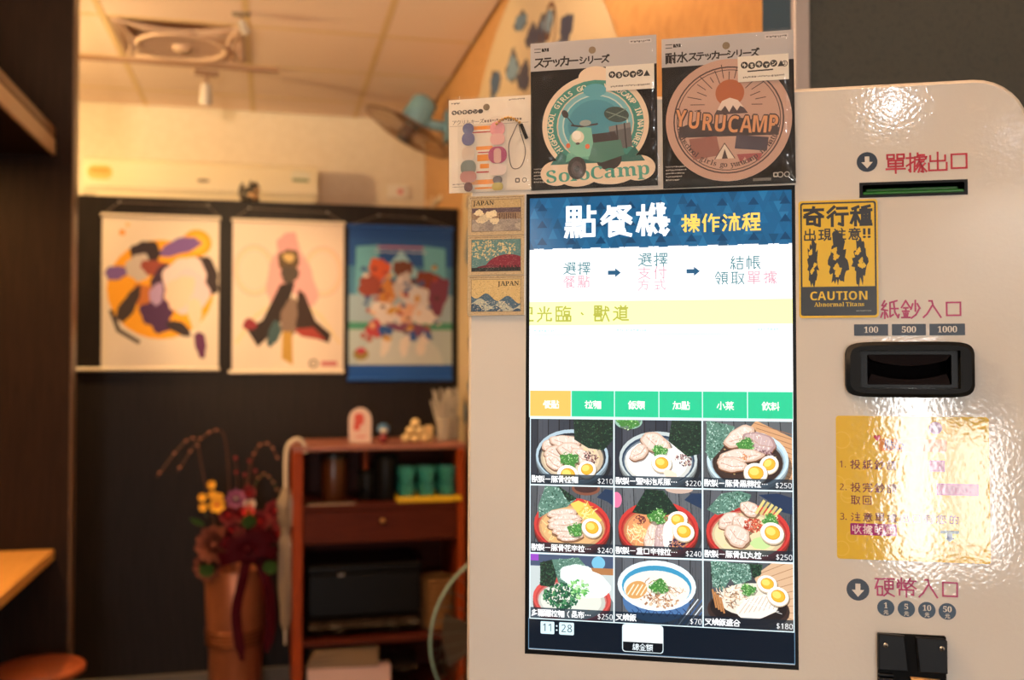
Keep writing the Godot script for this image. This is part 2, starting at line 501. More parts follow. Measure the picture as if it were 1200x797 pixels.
	"完": "5002-5012 0528-0512-9512-9528 2535-7535 0555-9555 3555-3075-0598 6255-6292-9592-9578", "回": "0808-9208-9295-0895-0808 3335-6735-6768-3368-3335",
	"有": "0515-9515 4502-0555 3035-8035-8098-6592 3035-3098 3055-8055 3075-8075", "您": "3002-0528 2015-2058 5002-3525 4512-9012-8525 6512-6550-5548 4528-3548 8028-9548 1568-0588 3065-3595-7095-7082 5065-5575 8065-9585",
	"的": "3002-1515 1018-4518-4590-1090-1018 1052-4552 6502-5030 6220-9520-9092-7588 6545-7862", "收": "1015-1065-3560 3505-3599 6502-5038 5522-9822 8822-7060-4598 6035-9898",
	"明": "@日:0,8,44,75 @月:46,0,53,99", "田": "1212-8812-8888-1288-1212 1250-8850 5012-5088", "細": "@糸:0,0,44,99 @田:44,5,55,90",
	"而": "0508-9508 5008-4528 1028-9028-9095-8090 1028-1098 3528-3590 6528-6590", "耐": "@而:0,0,56,99 @寸:56,0,43,99", "水": "5002-5092-3588 1030-4030-0588 8520-5540-9592",
	"ス": "1512-8512-5560-0595 5055-9592", "テ": "2010-8010 0538-9538 5538-5075-2598", "ッ": "2035-2855 4532-5252 8035-7570-4595", "カ": "0528-8828-8090-6085 4502-4055-0598", "ー": "0550-9550",
	"シ": "1510-3522 0838-2850 1092-5582-9030", "リ": "2510-2560 7508-7560-6080-4098", "ズ": "1518-7518-5060-0595 4555-9092 7502-8515 9000-9912", "ア": "0512-9012-6545 5028-4565-1598", "ク": "4002-0545 3018-8518-7560-2098",
	"ル": "3010-2560-0595 5508-5590-9560", "ゆ": "2015-1560-3540-7035-8555-6570 5010-5595", "る": "2515-7515-2555-6545-8570-6090-4085-5070", "キ": "1030-8525 0558-9552 4202-6098", "ャ": "2545-9035-7055 4528-6098", "ン": "1018-3532 1090-6075-9530",
	"…": "1550-2050 4750-5250 8050-8550", "-": "1550-8550", "・": "4545-5555", "（": "7005-5035-5065-7095",
}

var stroke_cache := {}

func strokes(ch: String) -> Array:
	if stroke_cache.has(ch):
		return stroke_cache[ch]
	var out := []
	for word in String(STROKES.get(ch, "")).split(" ", false):
		if word.begins_with("@"):
			var at := word.find(":")
			var f := word.substr(at + 1).split(",")
			for line in strokes(word.substr(1, at - 1)):
				var moved := PackedVector2Array()
				for p in line:
					moved.append(Vector2(float(f[0]) / 99.0 + p.x * float(f[2]) / 99.0, float(f[1]) / 99.0 + p.y * float(f[3]) / 99.0))
				out.append(moved)
		else:
			var line := PackedVector2Array()
			for s in word.split("-"):
				line.append(Vector2(float(s.substr(0, 2)), float(s.substr(2, 2))) / 99.0)
			out.append(line)
	stroke_cache[ch] = out
	return out

func bars(line: PackedVector2Array, w: float) -> Array:
	var out := []
	for i in line.size() - 1:
		var d := (line[i + 1] - line[i]).normalized()
		var s := Vector2(-d.y, d.x) * w * 0.5
		var e := d * w * 0.42
		out.append(PackedVector2Array([line[i] - e + s, line[i + 1] + e + s, line[i + 1] + e - s, line[i] - e - s]))
	return out

# lettering as flat print geometry: metres, y up, from the lower left corner of the first character
func lettering(words: String, size: float, step: float, weight := 0.09, lift := 0.0003) -> MB:
	var b := mb()
	for i in words.length():
		for line in strokes(words[i]):
			var moved := PackedVector2Array()
			for p in line:
				moved.append(Vector2(i * step + p.x * size, (1.0 - p.y) * size))
			for q in bars(moved, size * weight):
				b.facing(Vector3(q[0].x, q[0].y, lift), Vector3(q[1].x, q[1].y, lift), Vector3(q[2].x, q[2].y, lift), Vector3(q[3].x, q[3].y, lift), Vector3.BACK)
	return b

var fonts := {}
func font(called: String) -> Font:
	if not fonts.has(called):
		var f := SystemFont.new()
		f.font_names = PackedStringArray([called.replace(" Bold", "")])
		if called.ends_with("Bold"):
			f.font_weight = 700
		fonts[called] = f
	return fonts[called]

func latin(words: String, height: float, face := "Droid Sans Bold", depth := 0.0) -> TextMesh:
	var m := TextMesh.new()
	m.text = words
	m.font = font(face)
	m.font_size = 32
	m.pixel_size = height / 23.0      # capitals of this font are about 0.72 em high
	m.depth = depth
	m.curve_step = 3.0
	m.horizontal_alignment = HORIZONTAL_ALIGNMENT_CENTER
	m.vertical_alignment = VERTICAL_ALIGNMENT_CENTER
	return m

var letter_cache := {}
# triangles of a line of Latin text with capitals 1 high, centred, y down
func letters(words: String, face: String) -> Array:
	var key := words + "|" + face
	if not letter_cache.has(key):
		var a := latin(words, 1.0, face).get_mesh_arrays()
		var v: PackedVector3Array = a[Mesh.ARRAY_VERTEX]
		var ix: PackedInt32Array = a[Mesh.ARRAY_INDEX] if a[Mesh.ARRAY_INDEX] != null else PackedInt32Array(range(v.size()))
		var out := []
		var lo := INF
		var hi := -INF
		for i in range(0, ix.size() - 2, 3):
			var p := PackedVector2Array()
			for k in 3:
				var q := v[ix[i + k]]
				p.append(Vector2(q.x, -q.y))
				lo = minf(lo, q.x)
				hi = maxf(hi, q.x)
			out.append(p)
		letter_cache[key] = [out, lo, hi]
	return letter_cache[key]

# A picture that is drawn with filled outlines. Units are millimetres, origin at the top left.
class CV:
	var im: Image
	var s := 4.0
	var at := Transform2D()
	var clip := Rect2i()
	var main: Node3D
	var rng := RandomNumberGenerator.new()

	func _init(w: float, h: float, scale: float, c: Color, of: Node3D):
		s = scale
		im = Image.create_empty(int(round(w * s)), int(round(h * s)), false, Image.FORMAT_RGBA8)
		im.fill(c)
		clip = Rect2i(0, 0, im.get_width(), im.get_height())
		main = of
		rng.seed = 11

	func window(x: float, y: float, w: float, h: float) -> void:
		clip = Rect2i(int(x * s), int(y * s), int(w * s), int(h * s)).intersection(Rect2i(0, 0, im.get_width(), im.get_height()))

	func poly(p: PackedVector2Array, c: Color) -> void:
		var m := p.size()
		var g := PackedVector2Array()
		var lo := INF
		var hi := -INF
		for q in p:
			var r := at * q * s
			g.append(r)
			lo = minf(lo, r.y)
			hi = maxf(hi, r.y)
		for y in range(maxi(int(lo), clip.position.y), mini(int(hi) + 1, clip.end.y)):
			var yc := y + 0.5
			var xs := PackedFloat32Array()
			for i in m:
				var a := g[i]
				var b := g[i + 1 if i + 1 < m else 0]
				if (a.y <= yc) != (b.y <= yc):
					xs.append(a.x + (yc - a.y) / (b.y - a.y) * (b.x - a.x))
			if xs.size() < 2:
				continue
			xs.sort()
			for k in range(0, xs.size() - 1, 2):
				var x0 := maxi(int(ceil(xs[k] - 0.5)), clip.position.x)
				var x1 := mini(int(ceil(xs[k + 1] - 0.5)), clip.end.x)
				if x1 <= x0:
					continue
				if c.a > 0.99:
					im.fill_rect(Rect2i(x0, y, x1 - x0, 1), c)
				else:
					for x in range(x0, x1):
						im.set_pixel(x, y, im.get_pixel(x, y).blend(c))

	func rect(x: float, y: float, w: float, h: float, c: Color, r := 0.0) -> void:
		if r > 0.0:
			var p := PackedVector2Array()
			for q in main.rrect(w, h, r, 5):
				p.append(q + Vector2(x + w / 2, y + h / 2))
			poly(p, c)
		else:
			poly(PackedVector2Array([Vector2(x, y), Vector2(x + w, y), Vector2(x + w, y + h), Vector2(x, y + h)]), c)

	func oval(x: float, y: float, rx: float, ry: float, c: Color, turn := 0.0, wobble := 0.0) -> void:
		var p := PackedVector2Array()
		var m := 28
		var ph := rng.randf() * TAU
		for k in m:
			var a := TAU * k / m
			var r := 1.0 + wobble * (sin(a * 3 + ph) * 0.6 + sin(a * 7 + ph * 2.0) * 0.4)
			p.append(Vector2(x, y) + (Vector2(cos(a) * rx, sin(a) * ry) * r).rotated(turn))
		poly(p, c)

	func ring(x: float, y: float, r: float, w: float, c: Color) -> void:
		var p := []
		for k in 49:
			p.append(Vector2(x, y) + Vector2(cos(TAU * k / 48), sin(TAU * k / 48)) * r)
		line(p, w, c)

	func line(pts: Array, w: float, c: Color) -> void:
		for q in main.bars(PackedVector2Array(pts), w):
			poly(q, c)

	func han(words: String, x: float, y: float, size: float, step: float, c: Color, weight := 0.09) -> void:
		for i in words.length():
			for l in main.strokes(words[i]):
				var moved := PackedVector2Array()
				for p in l:
					moved.append(Vector2(x + i * step + p.x * size, y + p.y * size))
				for q in main.bars(moved, size * weight):
					poly(q, c)

	# align: 0 left, 1 centre, 2 right; y is the middle of the capitals
	func text(words: String, x: float, y: float, size: float, c: Color, align := 0, face := "Droid Sans Bold", wide := 1.0, turn := 0.0) -> void:
		var f: Array = main.letters(words, face)
		var shift := [-f[1], 0.0, -f[2]][align] as float
		for p in f[0]:
			var g := PackedVector2Array()
			for q in p:
				g.append(Vector2(x, y) + Vector2((q.x + shift) * size * wide, q.y * size).rotated(turn))
			poly(g, c)

	# text along an arc about (x, y); angles in degrees, clockwise from the top; inner side down unless flipped
	func arc_text(words: String, x: float, y: float, r: float, from: float, to: float, size: float, c: Color, face := "Droid Sans Bold", flip := false) -> void:
		for i in words.length():
			if words[i] == " ":
				continue
			var a := deg_to_rad(lerpf(from, to, float(i) / maxi(1, words.length() - 1)))
			var p := Vector2(x, y) + Vector2(sin(a), -cos(a)) * r
			text(words[i], p.x, p.y, size, c, 1, face, 1.0, a + (PI if flip else 0.0))

	func flecks(x: float, y: float, rx: float, ry: float, count: int, size: float, colours: Array, turn := 0.0) -> void:
		for k in count:
			var a := rng.randf() * TAU
			var d := sqrt(rng.randf())
			var o := Vector2(x, y) + Vector2(cos(a) * rx, sin(a) * ry).rotated(turn) * d
			var e := Vector2(size * rng.randf_range(0.5, 1.3), 0).rotated(rng.randf() * TAU)
			var f := e.orthogonal() * rng.randf_range(0.3, 0.7)
			poly(PackedVector2Array([o - e - f, o + e - f, o + e + f, o - e + f]), colours[rng.randi() % colours.size()])

	func scribble(x: float, y: float, w: float, h: float, c: Color) -> void:
		# rows of print too small to read
		var px := x
		while px < x + w:
			var l := rng.randf_range(0.25, 0.9) * h
			rect(px, y + rng.randf() * 0.3 * h, l, h * rng.randf_range(0.5, 0.9), c)
			px += l + h * 0.3

	func texture() -> ImageTexture:
		return ImageTexture.create_from_image(im)

# ---------------------------------------------------------------- materials
func rgb8(r: int, g: int, b: int) -> Color:
	return Color(r / 255.0, g / 255.0, b / 255.0)

func noise(seed_: int, freq: float, ramp: Array, octaves := 4, size := 512, kind := FastNoiseLite.TYPE_SIMPLEX_SMOOTH) -> NoiseTexture2D:
	var n := FastNoiseLite.new()
	n.seed = seed_
	n.frequency = freq
	n.fractal_octaves = octaves
	n.noise_type = kind
	var t := NoiseTexture2D.new()
	t.width = size
	t.height = size
	t.seamless = true
	t.noise = n
	if ramp:
		var g := Gradient.new()
		var offs := PackedFloat32Array()
		var cols := PackedColorArray()
		for i in ramp.size():
			offs.append(float(i) / (ramp.size() - 1))
			cols.append(ramp[i])
		g.offsets = offs
		g.colors = cols
		t.color_ramp = g
	return t

func plain(called: String, c: Color, rough := 0.6, metal := 0.0) -> StandardMaterial3D:
	var m := StandardMaterial3D.new()
	m.resource_name = called
	m.albedo_color = c
	m.roughness = rough
	m.metallic = metal
	M[called] = m
	return m

# a triplanar material: colours from a noise ramp, stretched by scale (repeats per metre along x, y, z)
func grained(called: String, tex: Texture2D, scale: Vector3, rough := 0.6, relief := 0.0) -> StandardMaterial3D:
	var m := plain(called, Color.WHITE, rough)
	m.albedo_texture = tex
	m.uv1_triplanar = true
	m.uv1_world_triplanar = true
	m.uv1_scale = scale
	if relief > 0.0:
		m.heightmap_enabled = true
		m.heightmap_texture = tex
		m.heightmap_scale = relief
	return m

func clear(called: String, c: Color, alpha: float, rough := 0.08) -> StandardMaterial3D:
	var m := plain(called, Color(c.r, c.g, c.b, alpha), rough)
	m.transparency = BaseMaterial3D.TRANSPARENCY_ALPHA
	return m

func glowing(called: String, c: Color, energy: float) -> StandardMaterial3D:
	var m := plain(called, c, 0.4)
	m.emission_enabled = true
	m.emission = c
	m.emission_energy_multiplier = energy
	return m

func printed(called: String, tex: Texture2D, rough := 0.45) -> StandardMaterial3D:
	var m := plain(called, Color.WHITE, rough)
	m.albedo_texture = tex
	m.texture_repeat = false
	return m

func make_materials():
	grained("dark_panel", noise(3, 0.012, [rgb8(26, 22, 22), rgb8(38, 32, 31), rgb8(30, 25, 25), rgb8(44, 37, 35)], 5), Vector3(9, 0.35, 9), 0.5).metallic_specular = 0.3
	grained("brown_panel", noise(4, 0.012, [rgb8(28, 19, 16), rgb8(43, 30, 24), rgb8(33, 23, 18), rgb8(48, 34, 27)], 5), Vector3(9, 0.35, 9), 0.5).metallic_specular = 0.2
	grained("cream_wall", noise(5, 0.02, [rgb8(220, 210, 192), rgb8(228, 219, 203)], 4), Vector3(1.5, 1.5, 1.5), 0.8)
	grained("orange_wall", noise(6, 0.015, [rgb8(180, 134, 82), rgb8(202, 156, 102), rgb8(188, 142, 90)], 5), Vector3(1.2, 1.2, 1.2), 0.42)
	grained("ceiling_tile", noise(8, 0.05, [rgb8(230, 208, 194), rgb8(238, 218, 205)], 3), Vector3(4, 4, 4), 0.85)
	plain("tee_bar", rgb8(222, 196, 150), 0.5)
	grained("floor_tile", noise(9, 0.02, [rgb8(62, 54, 48), rgb8(78, 69, 61)], 4), Vector3(2, 2, 2), 0.4)
	grained("slate", noise(12, 0.03, [rgb8(54, 62, 66), rgb8(70, 76, 76), rgb8(60, 67, 70)], 5), Vector3(3, 3, 3), 0.3, 0.02)
	plain("blue_grey", rgb8(58, 84, 104), 0.4)
	plain("pale_metal", rgb8(178, 176, 182), 0.35, 0.3)
	plain("black", rgb8(14, 14, 16), 0.35).metallic_specular = 0.3
	plain("black_matt", rgb8(14, 14, 15), 0.7).metallic_specular = 0.25
	plain("white_plastic", rgb8(232, 228, 220), 0.35)
	plain("white_paper", rgb8(236, 232, 224), 0.7)
	plain("chrome", rgb8(200, 200, 200), 0.2, 1.0)
	clear("pane", Color(0.95, 1, 0.98), 0.08, 0.03)
	clear("sleeve", Color(1, 1, 1), 0.012, 0.06)
	clear("acrylic", Color(1, 1, 1), 0.02, 0.04)

# ---------------------------------------------------------------- lamps
func downlight(at: Vector3, energy: float, c: Color, label: String, wide := 78.0, glow := 10.0):
	var t := thing("ceiling_downlight", label, "downlight", Transform3D(Basis(), at), "recessed ceiling downlights")
	obj("trim_ring", mb().lathe([Vector2(0.055, 0.0), Vector2(0.075, -0.004), Vector2(0.08, 0.0), Vector2(0.055, 0.0)], 28), M.white_plastic, t)
	obj("lamp_disc", mb().lathe([Vector2(0.056, 0.0), Vector2(0.05, -0.006), Vector2(0.0, -0.007)], 28), glowing("downlight_glow_%d" % used["ceiling_downlight"], c, glow), t)
	var l := SpotLight3D.new()
	l.name = "downlight_beam"
	l.light_color = c
	l.light_energy = energy
	l.spot_angle = wide
	l.spot_angle_attenuation = 0.6
	l.spot_range = 12.0
	l.light_size = 0.05
	l.shadow_enabled = true
	l.position = Vector3(0, -0.02, 0)
	l.rotation = Vector3(-PI / 2, 0, 0)
	t.add_child(l)

func wall_washer(at: Vector3, to: Vector3, energy: float, wide: float, c: Color, label: String):
	var t := thing("ceiling_spotlight", label, "spotlight", Transform3D(Basis(), at), "ceiling spotlights")
	obj("base", mb().lathe([Vector2(0.0, -0.02), Vector2(0.045, -0.018), Vector2(0.05, 0.0)], 20), M.white_plastic, t)
	var look := Basis.looking_at(to - at + Vector3(0, 0.1, 0))
	var head := obj("lamp_head", mb(Transform3D(Basis(Vector3.RIGHT, PI / 2), Vector3.ZERO)).lathe([Vector2(0.0, 0.06), Vector2(0.03, 0.055), Vector2(0.04, 0.0), Vector2(0.042, -0.06), Vector2(0.036, -0.06), Vector2(0.034, -0.04)], 20), M.white_plastic, t)
	head.transform = Transform3D(look, Vector3(0, -0.09, 0))
	obj("lens", mb(Transform3D(Basis(Vector3.RIGHT, PI / 2), Vector3.ZERO)).lathe([Vector2(0.034, -0.04), Vector2(0.0, -0.044)], 20), glowing("washer_glow", c, 6.0), head)
	var l := SpotLight3D.new()
	l.name = "washer_beam"
	l.light_color = c
	l.light_energy = energy
	l.spot_angle = wide
	l.spot_angle_attenuation = 1.0
	l.spot_range = 12.0
	l.light_size = 0.03
	l.shadow_enabled = true
	l.position = Vector3(0, 0, -0.07)
	head.add_child(l)

func globe(at: Vector3, drop: float, energy: float, c: Color, label: String):
	var t := thing("globe_pendant", label, "lamp", Transform3D(Basis(), at), "globe pendants")
	obj("ceiling_cup", mb().lathe([Vector2(0, -0.03), Vector2(0.04, -0.025), Vector2(0.05, 0.0)], 20), M.white_plastic, t)
	obj("cable", mb().tube([Vector3(0, -0.02, 0), Vector3(0, 0.06 - drop, 0)], 0.004, 6), M.black_matt, t)
	obj("lamp_globe", mb().ball(Vector3(0, -drop, 0), Vector3(0.08, 0.08, 0.08), 16, 10), glowing("globe_glow_%d" % used["globe_pendant"], c, 5.0), t)
	var l := OmniLight3D.new()
	l.name = "globe_light"
	l.light_color = c
	l.light_energy = energy
	l.omni_range = 10.0
	l.light_size = 0.08
	l.shadow_enabled = true
	l.position = Vector3(0, -drop, 0)
	t.add_child(l)

# an added, unseen pendant whose opaque bowl throws light upward, to brighten the ceiling
func added_uplight(at: Vector3, drop: float, energy: float, c: Color, label: String):
	var t := thing("added_bowl_pendant", label, "lamp", Transform3D(Basis(), at))
	obj("ceiling_cup", mb().lathe([Vector2(0, -0.03), Vector2(0.04, -0.025), Vector2(0.05, 0.0)], 20), M.white_plastic, t)
	obj("cable", mb().tube([Vector3(0, -0.02, 0), Vector3(0, -drop - 0.05, 0)], 0.004, 6), M.black_matt, t)
	obj("bowl", mb(Transform3D(Basis(), Vector3(0, -drop, 0))).lathe([Vector2(0.0, -0.09), Vector2(0.08, -0.085), Vector2(0.15, -0.05), Vector2(0.18, 0.0), Vector2(0.175, 0.0), Vector2(0.14, -0.045), Vector2(0.07, -0.075), Vector2(0.0, -0.08)], 32), M.white_plastic, t)
	obj("lamp_disc", mb(Transform3D(Basis(), Vector3(0, -drop, 0))).lathe([Vector2(0.10, -0.012), Vector2(0.0, -0.010)], 24), glowing("added_bowl_glow", c, 6.0), t)
	var l := SpotLight3D.new()
	l.name = "added_bowl_light"
	l.light_color = c
	l.light_energy = energy
	l.spot_angle = 88.0
	l.spot_angle_attenuation = 0.15
	l.spot_range = 12.0
	l.light_size = 0.08
	l.shadow_enabled = true
	l.position = Vector3(0, 0.0 - drop + 0.02, 0)
	l.rotation = Vector3(PI / 2, 0, 0)
	t.add_child(l)

func lamps():
	var warm := Color(1.0, 0.84, 0.62)
	var mild := Color(0.97, 0.98, 1.0)
	downlight(Vector3(-0.45, CEIL, 2.8), 4.4, mild, "recessed downlight in ceiling nearest the glazed street door")
	downlight(Vector3(-0.12, CEIL, 3.8), 4.4, mild, "recessed downlight in ceiling right above the street door")
	downlight(Vector3(-2.5, CEIL, 3.2), 2.5, mild, "recessed downlight in ceiling by the front left corner")
	downlight(Vector3(-1.25, CEIL, -1.1), 2.7, warm, "recessed warm downlight in ceiling left of the kiosk")
	added_uplight(Vector3(-0.60, CEIL, -1.25), 0.78, 8.0, Color(1.0, 0.85, 0.67), "added opaque bowl pendant that lights the ceiling beside kiosk")  # added fill lamp out of view, for the ceiling and upper walls
	globe(Vector3(-1.6, CEIL, -4.25), 0.38, 2.8, Color(1.0, 0.82, 0.56), "warm globe pendant in the nook behind the left partition")
	wall_washer(Vector3(-0.45, CEIL, -2.3), Vector3(-0.05, 1.72, -4.6), 4.5, 15.0, warm, "ceiling spotlight aimed at the hanging scrolls")
	downlight(Vector3(0.5, CEIL, -1.9), 0.4, warm, "recessed warm downlight in ceiling close to the painted wall")

# ---------------------------------------------------------------- the room
func setting():
	var w := 0.1
	var HI := CEIL + 0.2
	struct("floor", mb().box(Vector3(-0.35, -0.05, -0.73), Vector3(5.3, 0.1, 10.2)), M.floor_tile)
	var roof := struct("ceiling", mb().box(Vector3(-0.35, HI + 0.05, -0.73), Vector3(5.3, 0.1, 10.2)), M.ceiling_tile)
	# tiles of the hung ceiling over the back of the room, with tee bars between them
	var xs := [-2.88, -2.331, -1.774, -1.217, -0.660, -0.103, 0.454, 0.854]
	var zs := [-5.66, -5.335, -4.775, -4.215, -3.655, -3.095, -2.535]
	for i in xs.size() - 1:
		for j in zs.size() - 1:
			if i == 4 and j == 2:
				continue
			var sz := Vector3(xs[i + 1] - xs[i] - 0.022, 0.012, zs[j + 1] - zs[j] - 0.022)
			put("ceiling_tile", mb().box(Vector3.ZERO, sz, 0.004).mesh(), M.ceiling_tile, roof, Vector3((xs[i] + xs[i + 1]) / 2, CEIL + 0.004, (zs[j] + zs[j + 1]) / 2))
	for x in xs.slice(1, 7):
		put("tee_bar", mb().box(Vector3.ZERO, Vector3(0.024, 0.008, 3.12)).mesh(), M.tee_bar, roof, Vector3(x, CEIL + 0.001, -4.10))
	for z in zs.slice(1):
		put("tee_bar", mb().box(Vector3.ZERO, Vector3(3.72, 0.007, 0.024)).mesh(), M.tee_bar, roof, Vector3(-1.01, CEIL + 0.001, z))
	put("ceiling_panel", mb().box(Vector3.ZERO, Vector3(5.1, 0.012, 6.7)).mesh(), M.ceiling_tile, roof, Vector3(-0.35, CEIL + 0.006, 0.83))
	struct("wall_back", mb().box(Vector3(-1.0, HI / 2, BACK - w / 2), Vector3(3.9, HI, w)), M.cream_wall)
	struct("wall_left", mb().box(Vector3(LEFT - w / 2, HI / 2, -0.73), Vector3(w, HI, 10.0)), M.cream_wall)
	struct("wall_right", mb().box(Vector3(RIGHT + w / 2, HI / 2, (BACK + END) / 2), Vector3(w, HI, END - BACK - 0.002)), M.orange_wall)
	# the dark panelling that stands in front of the back wall, and its skirting
	struct("wall_panelling", mb().box(Vector3((LEFT + RIGHT) / 2, 1.085, PANEL - 0.06), Vector3(RIGHT - LEFT - 0.002, 2.17, 0.12), 0.003), M.dark_panel)
	struct("baseboard_back", mb().box(Vector3((LEFT + RIGHT) / 2, 0.045, PANEL + 0.007), Vector3(RIGHT - LEFT - 0.01, 0.09, 0.014), 0.003), plain("skirting", rgb8(96, 88, 80), 0.5))
	struct("wall_counter", mb().box(Vector3(-1.33, HI / 2, -2.45), Vector3(0.06, HI, 2.79)), M.brown_panel)
	# the full-height partition at the end of the counter on the left, with a metal edge strip
	struct("wall_partition", mb().box(Vector3((LEFT - 0.70) / 2, HI / 2, -3.89), Vector3(-0.70 - LEFT, HI, 0.08)), M.brown_panel)
	struct("trim_1", mb().box(Vector3(-0.697, HI / 2, -3.89), Vector3(0.006, HI, 0.084), 0.002), plain("edge_strip", rgb8(104, 82, 64), 0.35))
	# right of the painted wall: a column, a pale post and a dark wall that face the room
	struct("wall_column", mb().box(Vector3(0.883, HI / 2, END - 0.05), Vector3(0.056, HI, 0.1)), M.blue_grey)
	struct("trim_2", mb().box(Vector3(0.928, HI / 2, END - 0.04), Vector3(0.034, HI, 0.1), 0.004), M.pale_metal)
	struct("wall_right_end", mb().box(Vector3(1.57, HI / 2, END - 0.05), Vector3(1.25, HI, 0.1)), M.slate)
	struct("wall_right_near", mb().box(Vector3(2.2 + w / 2, HI / 2, 1.29), Vector3(w, HI, 5.82)), M.cream_wall)
	# the street side, with a door of two panes
	var z := FRONT + w / 2
	struct("wall_front", mb().box(Vector3(-1.94, HI / 2, z), Vector3(1.92, HI, w)).box(Vector3(0.98, HI / 2, z), Vector3(2.44, HI, w)).box(Vector3(-0.61, 2.47, z), Vector3(0.74, 1.13, w)), M.cream_wall)
	var door := struct("door_1", mb().box(Vector3(-0.94, 0.95, z), Vector3(0.08, 1.9, 0.05)).box(Vector3(-0.585, 0.95, z), Vector3(0.07, 1.9, 0.05)).box(Vector3(-0.27, 0.95, z), Vector3(0.06, 1.9, 0.05))
		.box(Vector3(-0.76, 0.23, z), Vector3(0.28, 0.46, 0.05)).box(Vector3(-0.425, 0.27, z), Vector3(0.25, 0.54, 0.05)).box(Vector3(-0.76, 1.82, z), Vector3(0.28, 0.16, 0.05)).box(Vector3(-0.425, 1.6, z), Vector3(0.25, 0.6, 0.05)), plain("door_frame", rgb8(90, 84, 78), 0.4))
	# frosted panes that glow with the daylight behind them
	var frosted := glowing("frosted_pane_daylit", Color(1.0, 0.98, 0.95), 8.0)
	put("pane", mb().box(Vector3.ZERO, Vector3(0.28, 1.28, 0.006)).mesh(), frosted, door, Vector3(-0.76, 1.1, z))
	day("day_light", Vector2(0.28, 1.28), Vector3(-0.76, 1.1, z - 0.03), 2.0)
	day("day_light", Vector2(0.25, 0.76), Vector3(-0.425, 0.92, z - 0.03), 0.75)
	put("pane", mb().box(Vector3.ZERO, Vector3(0.25, 0.76, 0.006)).mesh(), frosted, door, Vector3(-0.425, 0.92, z))
	put("door_handle", mb().tube([Vector3(0, -0.15, 0), Vector3(0, 0.15, 0)], 0.012, 10).mesh(), M.chrome, door, Vector3(-0.585, 1.0, z - 0.06))
	var street := struct("pavement", mb().box(Vector3(-0.6, -0.1, 8.3), Vector3(14, 0.1, 8)), plain("paving", rgb8(170, 168, 162), 0.8))
	street.set_meta("label", "pale street pavement outside the glazed door")
	mural()

func day(called: String, size: Vector2, at: Vector3, energy: float):
	var l := AreaLight3D.new()
	l.name = called
	l.area_size = size
	l.light_color = Color(0.98, 0.99, 1.0)
	l.light_energy = energy
	l.area_range = 14.0
	l.shadow_enabled = true
	l.position = at
	add_child(l, true)

func mural():
	var c := CV.new(250, 250, 4.0, rgb8(206, 190, 160), self)
	var blue := [rgb8(84, 126, 164), rgb8(58, 98, 144), rgb8(112, 150, 182), rgb8(48, 62, 96)]
	c.rng.seed = 5
	# rounded blue patches with dark outlines and brown curls, as far as one can make them out
	for k in 120:
		var a := c.rng.randf() * TAU
		var d := sqrt(c.rng.randf()) * 112.0
		var p := Vector2(125, 125) + Vector2(cos(a), sin(a)) * d
		var e := c.rng.randf_range(3.5, 9)
		var f := c.rng.randf_range(2.0, 5.0)
		c.oval(p.x, p.y, e + 0.6, f + 0.6, rgb8(70, 76, 90), 0.2, 0.25)
		c.oval(p.x, p.y, e, f, blue[k % 4], 0.2, 0.25)
	for k in 16:
		var a := c.rng.randf_range(-1.2, 0.6)
		var p := Vector2(125, 125) + Vector2(cos(a), sin(a)) * c.rng.randf_range(70, 108)
		var pts := []
		for i in 22:
			var r := 2.0 + i * 0.42
			pts.append(p + Vector2(cos(i * 0.45), sin(i * 0.45)) * r)
		c.line(pts, 1.5, rgb8(92, 52, 34))
	var b := mb()
	var seg := 64
	for k in seg:
		var p := []
		var u := []
		for q in [Vector2.ZERO, Vector2(cos(TAU * k / seg), sin(TAU * k / seg)), Vector2(cos(TAU * (k + 1) / seg), sin(TAU * (k + 1) / seg))]:
			p.append(Vector3(-0.003, q.y * 1.25, q.x * 1.25))
			u.append(Vector2(0.5 + q.x * 0.5, 0.5 - q.y * 0.5))
		b.tri(p[0], p[1], p[2], Vector3.LEFT, Vector3.LEFT, Vector3.LEFT, u[0], u[1], u[2])
	var o := obj("wall_mural", b, printed("mural", c.texture(), 0.5), self, Vector3(RIGHT, 1.55, -3.4))
	tag(o, "large round cream mural with blue painted patches on the orange wall", "mural")

